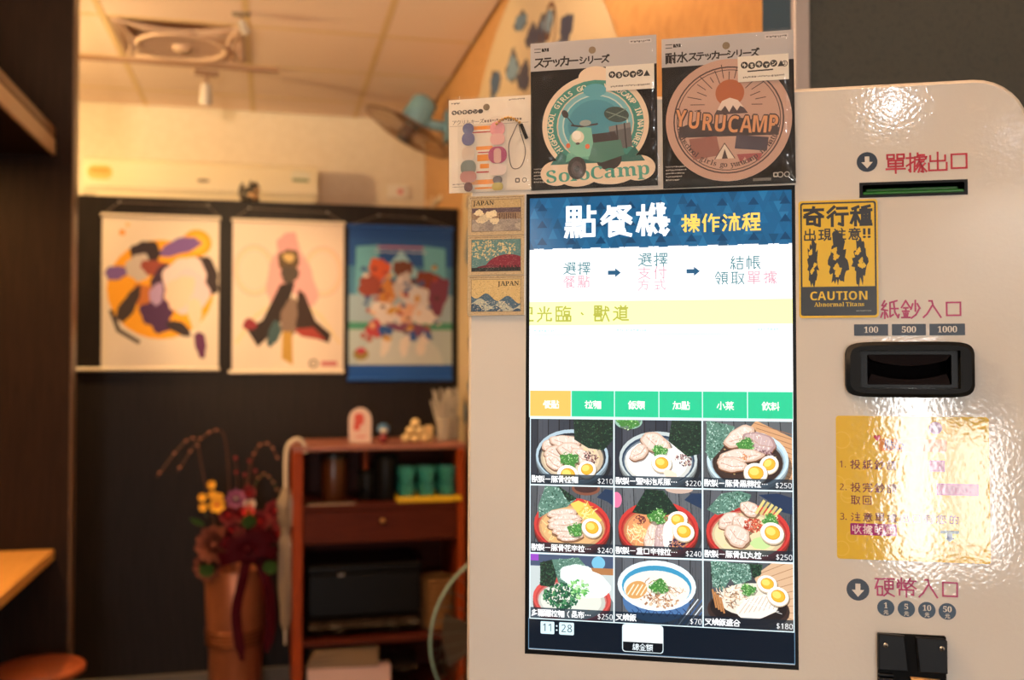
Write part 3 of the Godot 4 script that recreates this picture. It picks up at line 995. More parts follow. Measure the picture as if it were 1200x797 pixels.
# ---------------------------------------------------------------- the kiosk
func screen_picture() -> CV:
	var c := CV.new(268, 472, 4.0, Color.WHITE, self)
	var X := 134.0
	var Y := 236.0
	# header
	c.rect(0, 0, 268, 54, rgb8(24, 88, 128))
	var tones := [rgb8(22, 82, 120), rgb8(28, 96, 138), rgb8(36, 106, 146), rgb8(22, 74, 108), rgb8(26, 92, 132)]
	for j in 5:
		for i in 28:
			var x := i * 10.0 - 5.0 + (5.0 if j % 2 else 0.0)
			var y := j * 11.0
			var up := (i * 7 + j * 5) % 3 != 0
			if (i * 13 + j * 29) % 4 < 3:
				c.poly(PackedVector2Array([Vector2(x, y + 11), Vector2(x + 5, y), Vector2(x + 10, y + 11)]) if up else PackedVector2Array([Vector2(x, y), Vector2(x + 10, y), Vector2(x + 5, y + 11)]), tones[(i * 3 + j * 7) % 5])
	for i in 9:
		for j in 3:
			c.poly(PackedVector2Array([Vector2(8 + i * 31, 14 + j * 18), Vector2(13.5 + i * 31, 6 + j * 18), Vector2(19 + i * 31, 14 + j * 18)]), rgb8(16, 62, 96))
	c.han("點餐機", X - 96, Y - 226, 32, 37.6, Color.WHITE, 0.125)
	c.han("操作流程", X + 25, Y - 213.5, 17.5, 20.2, rgb8(255, 205, 95), 0.125)
	# the three steps
	var ink := rgb8(66, 124, 134)
	var rose := rgb8(214, 156, 172)
	c.han("選擇", X - 98, Y - 167, 13.2, 15.4, ink, 0.07)
	c.han("餐點", X - 98, Y - 153, 12.4, 15.4, rose, 0.07)
	c.han("選擇", X - 20, Y - 175, 14, 16.4, ink, 0.07)
	c.han("支付", X - 20, Y - 161, 13, 16.4, rose, 0.07)
	c.han("方式", X - 20, Y - 148, 11.5, 16.4, rose, 0.07)
	c.han("結帳", X + 73, Y - 170, 13.6, 16.2, ink, 0.07)
	c.han("領取", X + 58, Y - 154.5, 13, 16.0, ink, 0.07)
	c.han("單據", X + 90, Y - 154.5, 13, 16.0, rose, 0.07)
	for ax in [-51.0, 29.5]:
		var x: float = X + ax
		c.poly(PackedVector2Array([Vector2(x, Y - 157.4), Vector2(x + 7.5, Y - 157.4), Vector2(x + 7.5, Y - 160), Vector2(x + 13.4, Y - 155.3), Vector2(x + 7.5, Y - 150.6), Vector2(x + 7.5, Y - 153.2), Vector2(x, Y - 153.2)]), rgb8(26, 84, 120))
	# the running line of welcome
	c.rect(0, Y - 126, 268, 25, rgb8(250, 252, 178))
	c.window(0, Y - 127, 268, 27)
	c.han("迎光臨・獸道", X - 146, Y - 121, 16.0, 20.0, rgb8(176, 176, 70), 0.1)
	c.window(0, 0, 268, 472)
	for p in [[5, 24], [92, 30], [196, 0], [234, 20]]:
		if p[1] > 0:
			c.scribble(p[0], Y - 97, p[1], 3.0, rgb8(196, 226, 228))
	c.rect(5, Y - 91.5, 256, 0.7, rgb8(196, 216, 220))
	# tabs
	var tx := [1.0, 45.0, 90.0, 135.4, 179.2, 223.6, 268.0]
	var names := ["餐點", "拉麵", "飯類", "加點", "小菜", "飲料"]
	c.rect(0, Y - 33, 268, 28.5, rgb8(210, 236, 230))
	for i in 6:
		c.rect(tx[i] + 0.3, Y - 32.4, tx[i + 1] - tx[i] - 1.0, 26.4, rgb8(236, 188, 92) if i == 0 else rgb8(26, 196, 142))
		c.han(names[i], tx[i] + 14, Y - 22.5, 8.2, 8.6, rgb8(255, 250, 235), 0.13)
	# dishes
	c.rect(0, Y - 4.6, 268, 240, rgb8(6, 20, 34))
	c.rect(1, Y - 4.6, 266.5, 209, rgb8(226, 246, 250))
	var cx := [2.2, 90.2, 179.6]
	var cw := [86.6, 88.0, 87.0]
	var cy := [Y - 3.0, Y + 66.6, Y + 137.6]
	var chh := [68.2, 69.4, 66.0]
	var say := [["獸製-豚骨拉麵", "$210"], ["獸製-鹽味泡系豚…", "$220"], ["獸製-豚骨黑蒜拉…", "$250"], ["獸製-豚骨花辛拉…", "$240"], ["獸製-重口辛辣拉…", "$240"], ["獸製-豚骨紅丸拉…", "$250"], ["多羅羅拉麵（昆布…", "$250"], ["叉燒飯", "$70"], ["叉燒飯盛合", "$180"]]
	for k in 9:
		var i := k % 3
		var j := k / 3
		c.window(cx[i], cy[j], cw[i], chh[j])
		c.at = Transform2D(0.0, Vector2(cw[i] / 100.0, chh[j] / 78.0), 0.0, Vector2(cx[i], cy[j]))
		dish(c, k)
		c.at = Transform2D()
		c.rect(cx[i], cy[j] + chh[j] - 11.0, cw[i], 11.0, Color(0.06, 0.12, 0.18, 0.72))
		var name_: String = say[k][0]
		c.han(name_, cx[i] + 0.8, cy[j] + chh[j] - 9.0, 6.7, 7.0, Color.WHITE, 0.14)
		c.text(say[k][1], cx[i] + cw[i] - 0.8, cy[j] + chh[j] - 4.6, 5.2, Color.WHITE, 2, "Droid Sans")
	c.window(0, 0, 268, 472)
	# footer
	c.line([Vector2(0.6, Y + 204), Vector2(0.6, 471), Vector2(267.4, 471), Vector2(267.4, Y + 204)], 0.5, rgb8(120, 160, 190))
	c.rect(X - 121, Y + 206.4, 14.6, 12.8, rgb8(214, 240, 246), 1.2)
	c.rect(X - 101.4, Y + 206.4, 15.4, 12.8, rgb8(214, 240, 246), 1.2)
	c.text("11", X - 113.6, Y + 212.9, 7.4, rgb8(70, 84, 92), 1, "Droid Sans")
	c.text("28", X - 93.7, Y + 212.9, 7.4, rgb8(70, 84, 92), 1, "Droid Sans")
	c.oval(X - 104, Y + 210.6, 0.9, 0.9, rgb8(220, 240, 246))
	c.oval(X - 104, Y + 214.8, 0.9, 0.9, rgb8(220, 240, 246))
	c.rect(X - 36.4, Y + 204.6, 41.6, 28.2, rgb8(216, 232, 236), 3.2)
	c.rect(X - 35.6, Y + 205.4, 40.0, 26.6, rgb8(8, 14, 22), 2.8)
	c.rect(X - 35.6, Y + 205.4, 40.0, 17.0, rgb8(246, 252, 252), 2.8)
	c.rect(X - 35.6, Y + 216, 40.0, 6.4, rgb8(246, 252, 252))
	c.han("總金額", X - 26, Y + 224, 6.6, 7.0, rgb8(226, 236, 240), 0.11)
	return c

func planks(c: CV, base: Color, seam: Color, slant := 0.0):
	c.rect(-2, -2, 104, 82, base)
	for k in 9:
		var x := k * 13.0 - 4
		var tone := base.lightened(0.12 * ((k * 7) % 4) / 3.0)
		c.poly(PackedVector2Array([Vector2(x, -2), Vector2(x + 12, -2), Vector2(x + 12 + slant, 80), Vector2(x + slant, 80)]), tone)
		c.line([Vector2(x + 12.4, -2), Vector2(x + 12.4 + slant, 80)], 0.9, seam)
		for g in 3:
			var gx := x + 2 + g * 3.4
			c.line([Vector2(gx, c.rng.randf() * 30), Vector2(gx + slant * 0.5, 40 + c.rng.randf() * 40)], 0.4, seam.lerp(tone, 0.5))

func bowl(c: CV, x: float, y: float, rx: float, ry: float, rim: Color, inside: Color, broth: Color):
	c.oval(x + 2, y + 9, rx * 1.04, ry + 1, Color(0.02, 0.03, 0.05, 0.45))
	c.oval(x, y + 6, rx, ry + 2, rim.darkened(0.5))
	c.oval(x, y + 3, rx, ry + 1, rim.darkened(0.25))
	c.oval(x, y, rx, ry, rim)
	c.oval(x, y + 1.5, rx * 0.93, ry * 0.91, inside)
	c.oval(x, y + 2.6, rx * 0.89, ry * 0.86, inside.lerp(broth, 0.35))
	c.oval(x, y + 3.5, rx * 0.86, ry * 0.82, broth.darkened(0.12))
	c.oval(x - 1, y + 3.2, rx * 0.78, ry * 0.74, broth)
	for k in 26:
		var a := c.rng.randf() * TAU
		c.oval(x + cos(a) * rx * 0.76 * c.rng.randf_range(0.6, 1.0), y + 3.5 + sin(a) * ry * 0.72 * c.rng.randf_range(0.6, 1.0), 1.3, 0.8, broth.lerp(Color(1, 0.86, 0.55), 0.35 + 0.3 * (k % 2)))

func nori(c: CV, p: Array, pale := false):
	var base := rgb8(92, 132, 116) if pale else rgb8(20, 44, 36)
	var q := PackedVector2Array()
	for a in p:
		q.append(Vector2(a[0], a[1]))
	c.poly(q, base)
	var flecks := [rgb8(150, 190, 174), rgb8(60, 100, 88), rgb8(190, 216, 204), rgb8(34, 74, 60)] if pale else [rgb8(36, 70, 52), rgb8(14, 30, 26), rgb8(56, 96, 66), rgb8(26, 56, 44)]
	var lo := q[0]
	var hi := q[0]
	for a in q:
		lo = lo.min(a)
		hi = hi.max(a)
	for k in 260:
		var o := Vector2(c.rng.randf_range(lo.x, hi.x), c.rng.randf_range(lo.y, hi.y))
		if Geometry2D.is_point_in_polygon(o, q):
			var e := Vector2(c.rng.randf_range(0.5, 1.3), 0).rotated(c.rng.randf() * TAU)
			var f := e.orthogonal() * 0.45
			c.poly(PackedVector2Array([o - e - f, o + e - f, o + e + f, o - e + f]), flecks[k % 4])

func egg(c: CV, x: float, y: float, r: float, turn := 0.0):
	c.oval(x + 0.8, y + 2.0, r * 1.06, r * 0.96, Color(0.16, 0.08, 0.05, 0.5), turn)
	c.oval(x, y + 0.8, r * 1.05, r * 0.95, rgb8(206, 186, 160), turn)
	c.oval(x, y, r, r * 0.88, rgb8(252, 248, 238), turn)
	c.oval(x + 0.3, y - 0.2, r * 0.68, r * 0.60, rgb8(226, 150, 36), turn)
	c.oval(x + 0.3, y - 0.2, r * 0.60, r * 0.52, rgb8(246, 182, 56), turn)
	c.oval(x - r * 0.12, y - r * 0.14, r * 0.42, r * 0.34, rgb8(252, 216, 110), turn)

func scallion(c: CV, x: float, y: float, r: float):
	c.oval(x + 0.8, y + 1.4, r * 1.05, r * 0.85, Color(0.1, 0.1, 0.04, 0.4), 0.0, 0.2)
	c.oval(x, y, r, r * 0.8, rgb8(70, 130, 60), 0.0, 0.3)
	c.flecks(x, y, r * 1.15, r * 0.95, 70, 0.8, [rgb8(120, 190, 90), rgb8(70, 140, 60), rgb8(176, 220, 140), rgb8(96, 170, 90), rgb8(216, 236, 190)])

func meat(c: CV, x: float, y: float, rx: float, ry: float, turn := 0.0, pale := true):
	c.oval(x + 0.6, y + 2.0, rx * 1.03, ry * 1.06, Color(0.16, 0.08, 0.05, 0.5), turn, 0.06)
	var ph := c.rng.state
	c.oval(x, y + 0.9, rx * 1.03, ry * 1.05, rgb8(132, 84, 58), turn, 0.1)
	c.rng.state = ph
	c.oval(x, y, rx, ry, rgb8(214, 182, 160) if pale else rgb8(176, 140, 138), turn, 0.1)
	c.rng.state = ph
	c.oval(x - 0.4, y - 0.5, rx * 0.86, ry * 0.82, rgb8(236, 212, 196) if pale else rgb8(204, 174, 170), turn, 0.1)
	for k in 3:
		var s := Vector2(rx * (-0.5 + 0.5 * k), -ry * 0.55).rotated(turn)
		var e := Vector2(rx * (-0.35 + 0.45 * k), ry * 0.5).rotated(turn)
		c.line([Vector2(x, y) + s, Vector2(x, y) + e], 0.8, rgb8(250, 238, 226) if pale else rgb8(222, 200, 196))
	c.flecks(x, y, rx * 0.85, ry * 0.8, 26, 0.9, [rgb8(250, 238, 228), rgb8(224, 190, 172), rgb8(212, 170, 150), rgb8(252, 246, 240)], turn)
	c.line([Vector2(x, y) + Vector2(-rx * 0.7, -ry * 0.1).rotated(turn), Vector2(x, y) + Vector2(rx * 0.1, ry * 0.25).rotated(turn), Vector2(x, y) + Vector2(rx * 0.75, 0).rotated(turn)], 0.7, rgb8(190, 146, 124))

func noodles(c: CV, x: float, y: float, rx: float, ry: float, count: int, tones: Array):
	for k in count:
		var a := c.rng.randf() * TAU
		var o := Vector2(x + cos(a) * rx * c.rng.randf(), y + sin(a) * ry * c.rng.randf())
		var d := Vector2(c.rng.randf_range(3, 7), 0).rotated(c.rng.randf() * TAU)
		c.line([o - d, o + d.orthogonal() * 0.35, o + d], 0.9, tones[k % tones.size()])

func dish(c: CV, k: int):
	c.rng.seed = 100 + k
	var navy := rgb8(42, 48, 60)
	var seam := rgb8(14, 16, 24)
	var red := rgb8(206, 58, 54)
	var dark_red := rgb8(176, 44, 44)
	var broth := rgb8(230, 196, 152)
	match k:
		0:
			planks(c, navy, seam)
			bowl(c, 50, 43, 44, 31, rgb8(176, 198, 210), rgb8(26, 34, 46), rgb8(226, 202, 170))
			for m in [[30, 30, 17, 9, -0.3], [42, 27, 19, 8, 0.1], [34, 42, 18, 10, 0.2], [50, 38, 18, 10, 0.3], [28, 52, 12, 7, 0.6], [62, 44, 14, 9, 0.5]]:
				meat(c, m[0], m[1], m[2], m[3], m[4])
			nori(c, [[52, -1], [100, -1], [99, 24], [88, 36], [70, 34], [53, 24]])
			c.flecks(73, 44, 9, 7, 60, 1.1, [rgb8(80, 40, 50), rgb8(116, 70, 74), rgb8(180, 130, 120), rgb8(54, 26, 36)], 0.6)
			scallion(c, 47, 49, 11)
			egg(c, 45, 66, 13, 0.2)
			egg(c, 68, 59, 11, -0.3)
		1:
			planks(c, navy, seam)
			c.oval(16, 2, 16, 9, rgb8(150, 190, 170))
			scallion(c, 16, 0, 12)
			bowl(c, 50, 45, 45, 32, rgb8(196, 206, 206), rgb8(42, 62, 84), rgb8(240, 240, 234))
			c.oval(40, 46, 26, 21, rgb8(250, 251, 248), 0.1, 0.06)
			meat(c, 48, 27, 19, 11, 0.5)
			meat(c, 28, 38, 12, 8, -0.7)
			c.oval(66, 46, 16, 14, rgb8(248, 246, 240), 0.0, 0.1)
			nori(c, [[66, -1], [100, -1], [98, 38], [84, 42], [74, 34], [62, 24]])
			c.flecks(79, 46, 10, 7, 70, 1.1, [rgb8(96, 60, 70), rgb8(140, 96, 96), rgb8(212, 180, 170), rgb8(60, 32, 42)], 0.3)
			scallion(c, 52, 36, 8)
			egg(c, 54, 50, 11.5, 0.2)
			c.oval(64, 63, 8, 5, rgb8(240, 222, 200), 0.4, 0.1)
		2:
			planks(c, rgb8(84, 88, 92), rgb8(40, 44, 48), 6.0)
			var mat := PackedVector2Array([Vector2(60, -1), Vector2(104, 20), Vector2(104, 70), Vector2(86, 70), Vector2(52, 8)])
			c.poly(mat, rgb8(212, 160, 116))
			for g in 11:
				c.line([Vector2(58 + g * 2.2, 2 + g * 5.8), Vector2(104, 16 + g * 5.6)], 0.7, rgb8(160, 106, 72))
			bowl(c, 50, 44, 46, 33, rgb8(206, 226, 234), rgb8(176, 204, 216), rgb8(62, 44, 40))
			nori(c, [[4, -1], [36, 6], [26, 26], [16, 38], [8, 46], [3, 36]], true)
			meat(c, 42, 18, 19, 11, -0.5)
			meat(c, 64, 24, 19, 11, 0.35, false)
			c.flecks(66, 36, 14, 6, 80, 1.0, [rgb8(120, 80, 86), rgb8(180, 140, 140), rgb8(222, 200, 196), rgb8(86, 50, 60)], 0.2)
			scallion(c, 48, 27, 9)
			meat(c, 42, 40, 26, 8, -0.1)
			meat(c, 32, 50, 17, 8, 0.1)
			c.flecks(47, 41, 6, 3.5, 30, 0.8, [rgb8(206, 120, 70), rgb8(230, 160, 100)])
			egg(c, 74, 49, 11, -0.7)
			egg(c, 59, 59, 13, 0.1)
		3:
			planks(c, rgb8(78, 82, 88), rgb8(34, 38, 44), -4.0)
			c.oval(67, 2, 17, 8, rgb8(132, 78, 60))
			c.oval(67, 1, 14, 6, rgb8(70, 42, 42))
			c.poly(PackedVector2Array([Vector2(80, 12), Vector2(90, 2), Vector2(104, 4), Vector2(104, 24), Vector2(92, 16)]), rgb8(32, 54, 84))
			bowl(c, 50, 44, 46, 31, red, dark_red, rgb8(232, 178, 122))
			noodles(c, 28, 50, 14, 10, 26, [rgb8(246, 214, 150), rgb8(230, 180, 110)])
			c.poly(PackedVector2Array([Vector2(48, 20), Vector2(58, 16), Vector2(72, 22), Vector2(86, 38), Vector2(78, 44), Vector2(58, 32)]), rgb8(246, 206, 96))
			noodles(c, 68, 28, 12, 8, 20, [rgb8(255, 232, 160), rgb8(226, 176, 70)])
			for m in [[38, 32, 18, 6, -0.1], [42, 38, 20, 6, -0.1], [40, 44, 20, 6, -0.12], [44, 51, 18, 6, -0.15], [48, 58, 16, 5, -0.1]]:
				meat(c, m[0], m[1], m[2], m[3], m[4])
			nori(c, [[18, 0], [34, 1], [56, 14], [44, 24], [26, 28], [10, 38], [9, 24]], true)
			nori(c, [[34, 0], [56, 14], [46, 18]])
			scallion(c, 55, 50, 9)
			egg(c, 74, 47, 12, 0.4)
		4:
			planks(c, rgb8(84, 88, 94), rgb8(34, 38, 44), 4.0)
			c.oval(2, 14, 6, 9, rgb8(230, 120, 160))
			c.oval(74, 0, 16, 5, rgb8(206, 176, 160))
			c.poly(PackedVector2Array([Vector2(80, 12), Vector2(88, 4), Vector2(104, 4), Vector2(104, 24)]), rgb8(32, 54, 84))
			bowl(c, 50, 45, 46, 31, red, dark_red, rgb8(226, 150, 100))
			noodles(c, 26, 50, 12, 12, 40, [rgb8(250, 216, 150), rgb8(240, 190, 120), rgb8(252, 232, 186)])
			nori(c, [[36, 1], [56, 2], [74, 26], [60, 30], [34, 30], [20, 28]])
			c.flecks(29, 36, 7, 5, 40, 1.1, [rgb8(120, 50, 50), rgb8(70, 30, 40), rgb8(160, 90, 80)])
			c.oval(73, 34, 11, 9, rgb8(250, 246, 238))
			egg(c, 72, 35, 11, 0.0)
			meat(c, 43, 54, 8, 18, 0.25)
			meat(c, 53, 55, 7, 18, 0.1, false)
			c.oval(61, 52, 6, 16, rgb8(250, 246, 236), 0.05, 0.05)
			scallion(c, 49, 32, 10)
			c.flecks(71, 63, 10, 7, 80, 1.2, [rgb8(60, 40, 70), rgb8(96, 70, 104), rgb8(40, 26, 48)])
			egg(c, 79, 48, 12, 0.2)
		5:
			planks(c, rgb8(70, 74, 82), rgb8(28, 32, 38), -5.0)
			c.poly(PackedVector2Array([Vector2(62, 4), Vector2(84, 2), Vector2(104, 8), Vector2(104, 26), Vector2(86, 22), Vector2(76, 12)]), rgb8(28, 50, 82))
			bowl(c, 50, 46, 47, 31, red, dark_red, rgb8(238, 214, 170))
			nori(c, [[4, 22], [20, 4], [40, 0], [54, 4], [50, 14], [30, 24], [16, 28]], true)
			for m in [[52, 20, 11, 8, 0.5], [30, 34, 14, 9, -0.4], [44, 38, 12, 10, 0.7], [38, 50, 15, 12, 0.6]]:
				meat(c, m[0], m[1], m[2], m[3], m[4])
			for g in 5:
				c.line([Vector2(60 + g * 5, 24 + g * 0.8), Vector2(68 + g * 4.6, 11 + g * 2.2)], 3.2, rgb8(228, 206, 130).darkened(0.08 * (g % 2)))
			c.flecks(56, 38, 10, 8, 110, 1.3, [rgb8(190, 70, 50), rgb8(220, 104, 76), rgb8(150, 46, 36)])
			scallion(c, 75, 32, 8)
			c.oval(64, 58, 11, 7, rgb8(196, 220, 150), 0.0, 0.1)
			egg(c, 77, 46, 13, 0.4)
		6:
			c.rect(-2, -2, 104, 82, rgb8(196, 206, 206))
			c.rect(-2, -2, 104, 16, rgb8(70, 84, 112))
			c.rect(0, 0, 10, 8, rgb8(150, 70, 190))
			c.oval(82, 8, 8, 8, rgb8(120, 190, 220))
			c.rect(70, 14, 32, 8, rgb8(176, 120, 76))
			bowl(c, 50, 52, 47, 28, rgb8(214, 84, 78), rgb8(190, 70, 66), rgb8(224, 226, 214))
			nori(c, [[12, 10], [26, 6], [34, 20], [28, 40], [12, 38]])
			nori(c, [[26, 6], [48, 4], [58, 2], [74, 20], [60, 32], [34, 34]], true)
			c.oval(70, 34, 26, 17, rgb8(244, 250, 246), 0.2, 0.08)
			c.oval(56, 24, 20, 14, rgb8(234, 246, 240), 0.0, 0.1)
			noodles(c, 72, 36, 16, 12, 24, [rgb8(255, 255, 252), rgb8(214, 230, 224)])
			c.flecks(38, 50, 22, 16, 200, 2.2, [rgb8(40, 104, 70), rgb8(22, 70, 50), rgb8(70, 140, 90), rgb8(30, 86, 64)])
			c.flecks(58, 40, 12, 12, 70, 1.8, [rgb8(140, 206, 120), rgb8(90, 170, 90), rgb8(190, 230, 170)])
		7:
			planks(c, rgb8(76, 80, 88), rgb8(34, 38, 44))
			for g in 8:
				c.line([Vector2(66 + g * 5, 80), Vector2(90 + g * 5, 46)], 1.2, rgb8(226, 232, 236) if g % 2 else rgb8(56, 96, 150))
			c.oval(47, 50, 38, 26, rgb8(76, 116, 166))
			for g in 7:
				var x := 20.0 + g * 9
				c.line([Vector2(x, 62), Vector2(x + 4, 68), Vector2(x + 8, 62), Vector2(x + 4, 58)], 0.9, rgb8(34, 60, 104))
			c.oval(48, 32, 45, 30, rgb8(232, 244, 248))
			c.oval(48, 33, 40, 25, rgb8(60, 150, 190))
			c.oval(48, 36, 38, 22, rgb8(236, 232, 222))
			noodles(c, 52, 38, 28, 15, 60, [rgb8(232, 206, 180), rgb8(206, 168, 134), rgb8(246, 232, 214), rgb8(172, 122, 88)])
			c.oval(25, 38, 13, 10, rgb8(216, 160, 96), -0.5)
			for g in 4:
				c.line([Vector2(15 + g * 5, 44), Vector2(22 + g * 5, 32)], 1.4, rgb8(248, 234, 206))
			c.flecks(50, 50, 22, 8, 50, 1.6, [rgb8(190, 140, 104), rgb8(226, 196, 164), rgb8(160, 110, 80)])
			scallion(c, 51, 33, 10)
		8:
			planks(c, rgb8(62, 66, 72), rgb8(28, 30, 34))
			c.poly(PackedVector2Array([Vector2(56, 16), Vector2(76, 0), Vector2(104, 0), Vector2(104, 80), Vector2(84, 80)]), rgb8(216, 178, 142))
			for g in 10:
				c.line([Vector2(60 + g * 4, 14 + g * 6), Vector2(104, -6 + g * 9)], 0.7, rgb8(170, 124, 92))
			c.oval(50, 56, 46, 25, rgb8(56, 40, 38))
			c.oval(50, 53, 43, 21, rgb8(30, 24, 28))
			nori(c, [[8, 0], [26, 0], [34, 14], [22, 34], [10, 30]], true)
			nori(c, [[26, 1], [52, 2], [54, 20], [36, 28], [28, 16]], true)
			nori(c, [[52, 2], [66, 2], [64, 14], [56, 18]])
			c.oval(52, 44, 34, 20, rgb8(232, 222, 206), 0.0, 0.05)
			noodles(c, 32, 40, 20, 14, 60, [rgb8(236, 216, 190), rgb8(206, 170, 136), rgb8(250, 240, 224), rgb8(120, 84, 62)])
			for g in 4:
				c.line([Vector2(10 + g * 3, 34 + g * 3), Vector2(14 + g * 3, 54 + g * 2)], 2.2, rgb8(188, 128, 78))
			c.oval(60, 52, 24, 13, rgb8(240, 232, 222), -0.35, 0.04)
			for g in 8:
				c.line([Vector2(40 + g * 5.4, 60 - g * 1.0), Vector2(52 + g * 4.6, 42 - g * 0.8)], 1.0, rgb8(204, 190, 176))
				c.line([Vector2(40 + g * 5, 46 + g * 1.2), Vector2(66 + g * 3, 40 + g * 2.6)], 0.6, rgb8(250, 248, 244))
			scallion(c, 50, 32, 8)
			egg(c, 71, 24, 11, 0.3)
			egg(c, 83, 38, 12, 0.5)

func kiosk():
	var root := thing("ordering_kiosk", "cream metal ordering kiosk with tall menu screen and cash slots", "kiosk", Transform3D(KB, KIOSK_AT - KB.y * KIOSK_RISE))
	var up := Vector3(0, KIOSK_RISE, 0)
	# painted sheet metal with a fine orange-peel relief
	peel_tex = noise(21, 0.028, [], 2, 512)
	var paint := plain("kiosk_paint", rgb8(218, 213, 205), 0.07)
	paint.heightmap_enabled = true
	paint.heightmap_texture = peel_tex
	paint.heightmap_scale = 0.0046
	paint.uv1_triplanar = true
	paint.uv1_scale = Vector3(11, 11, 11)
	var outer := PackedVector2Array()
	var inner := PackedVector2Array()
	var bev := 0.004
	for q in [[0.305, 0.288, 0.05, 0], [-0.150, 0.288, 0.05, 1], [-0.190, -KIOSK_RISE + 0.012, 0.01, 2], [0.345, -KIOSK_RISE + 0.012, 0.01, 3]]:
		for k in 9:
			var a: float = PI / 2 * (q[3] + k / 8.0)
			outer.append(Vector2(q[0], q[1]) + Vector2(cos(a), sin(a)) * q[2])
			inner.append(Vector2(q[0], q[1]) + Vector2(cos(a), sin(a)) * (q[2] - bev))
	var csg := CSGCombiner3D.new()
	csg.name = "body"
	csg.position = up
	var solid := CSGMesh3D.new()
	solid.name = "shell"
	solid.mesh = mb().slab(outer, inner, -0.36, 0.0, bev).mesh()
	solid.material = paint
	csg.add_child(solid)
	for h in [[0.0, 0.0, 0.274, 0.480, 0.012], [0.2483, 0.2323, 0.100, 0.0150, 0.03], [0.2417, 0.0551, 0.084, 0.036, 0.03]]:
		var cut := CSGBox3D.new()
		cut.name = "opening"
		cut.operation = CSGShape3D.OPERATION_SUBTRACTION
		cut.size = Vector3(h[2], h[3], h[4] * 2)
		cut.position = Vector3(h[0], h[1], 0)
		cut.material = M.black_matt
		csg.add_child(cut)
	root.add_child(csg)
	# the screen, set just behind the front
	obj("screen_bezel", mb().frame(rrect(0.2738, 0.4798, 0.001, 1), rrect(0.2676, 0.4716, 0.0005, 1), -0.010, -0.0012), M.black, root, up)
	var shot := screen_picture()
	var lit := plain("screen_glass", rgb8(8, 8, 10), 0.06)
	lit.emission_enabled = true
	lit.emission_texture = shot.texture()
	lit.emission = Color.BLACK
	lit.emission_operator = BaseMaterial3D.EMISSION_OP_ADD
	lit.emission_energy_multiplier = 1.3
	lit.texture_repeat = false
	var disp := put("screen_display", card(0.268, 0.472, 0.004, lit, M.black), null, root, up + Vector3(0, 0, -0.007))
	disp.set_meta("label", "lit portrait menu screen with ramen dishes and green tabs")
	var glow := AreaLight3D.new()
	glow.name = "screen_glow"
	glow.area_size = Vector2(0.268, 0.472)
	glow.light_energy = 0.12
	glow.light_color = Color(0.85, 0.95, 1.0)
	glow.shadow_enabled = true
	glow.rotation = Vector3(0, PI, 0)
	glow.position = up + Vector3(0, 0, 0.001)
	root.add_child(glow)
	# receipt slot
	var slot := obj("receipt_slot", mb().frame(rrect(0.0998, 0.0148, 0.001, 1), rrect(0.094, 0.0100, 0.001, 1), -0.02, 0.0006), M.black, root, up + Vector3(0.2483, 0.2323, 0))
	obj("green_lip", mb().box(Vector3(0, -0.0034, -0.006), Vector3(0.094, 0.0034, 0.012), 0.001).box(Vector3(0, 0.0010, -0.011), Vector3(0.086, 0.0036, 0.006), 0.001), plain("green_plastic", rgb8(40, 110, 44), 0.15), slot)
	obj("inside", mb().box(Vector3(0, 0, -0.026), Vector3(0.094, 0.012, 0.006)), M.black_matt, slot)
	# writing
	var red := plain("red_print", rgb8(190, 28, 52), 0.35)
	var rose := plain("rose_print", rgb8(178, 44, 104), 0.35)
	var navy := plain("navy_print", rgb8(26, 40, 60), 0.35)
	var pale := plain("pale_print", rgb8(224, 216, 204), 0.35)
	obj("lettering", lettering("單據出口", 0.0192, 0.0194, 0.095), red, root, up + Vector3(0.2228, 0.2482, 0))
	obj("lettering", lettering("紙鈔入口", 0.0176, 0.0195, 0.095), rose, root, up + Vector3(0.2164, 0.1052, 0))
	obj("lettering", lettering("硬幣入口", 0.0180, 0.0197, 0.09), rose, root, up + Vector3(0.2088, -0.1640, 0))
	for p in [[0.2058, 0.2603, 0.0098, navy], [0.1930, -0.1590, 0.0106, navy]]:
		var badge := obj("arrow_badge", mb().flat(disc(p[2], 32), 0.0003, Vector3.BACK), p[3], root, up + Vector3(p[0], p[1], 0))
		var r: float = p[2]
		obj("arrow", mb().flat(PackedVector2Array([Vector2(-0.22, 0.55) * r, Vector2(-0.22, -0.02) * r, Vector2(-0.55, -0.02) * r, Vector2(0, -0.66) * r, Vector2(0.55, -0.02) * r, Vector2(0.22, -0.02) * r, Vector2(0.22, 0.55) * r]), 0.0006, Vector3.BACK), pale, badge)
	for p in [[0.2078, 0.0318, "100"], [0.2428, 0.0312, "500"], [0.2778, 0.0322, "1000"]]:
		var plate := obj("value_plate", mb().flat(rrect(p[1], 0.0112, 0.0003, 2), 0.0003, Vector3.BACK), navy, root, up + Vector3(p[0], 0.0940, 0))
		put("figures", latin(p[2], 0.0058, "Droid Serif Bold"), pale, plate, Vector3(0, 0, 0.0006))
	var coins := [[0.2186, -0.1751, "1"], [0.2373, -0.1754, "5"], [0.2559, -0.1757, "10"], [0.2743, -0.1760, "50"]]
	for p in coins:
		var badge := obj("coin_badge", mb().flat(disc(0.0079, 28), 0.0003, Vector3.BACK), plain("coin_blue", rgb8(26, 56, 82), 0.35), root, up + Vector3(p[0], p[1], 0))
		put("figures", latin(p[2], 0.0052, "Droid Serif Bold"), pale, badge, Vector3(0, 0.0020, 0.0006))
		obj("figures", lettering("元", 0.0042, 0.005, 0.13), pale, badge, Vector3(-0.0021, -0.0064, 0.0004))
	bill_acceptor(root, up + Vector3(0.2417, 0.0551, 0))
	coin_unit(root, up + Vector3(0.2412, 0, 0))

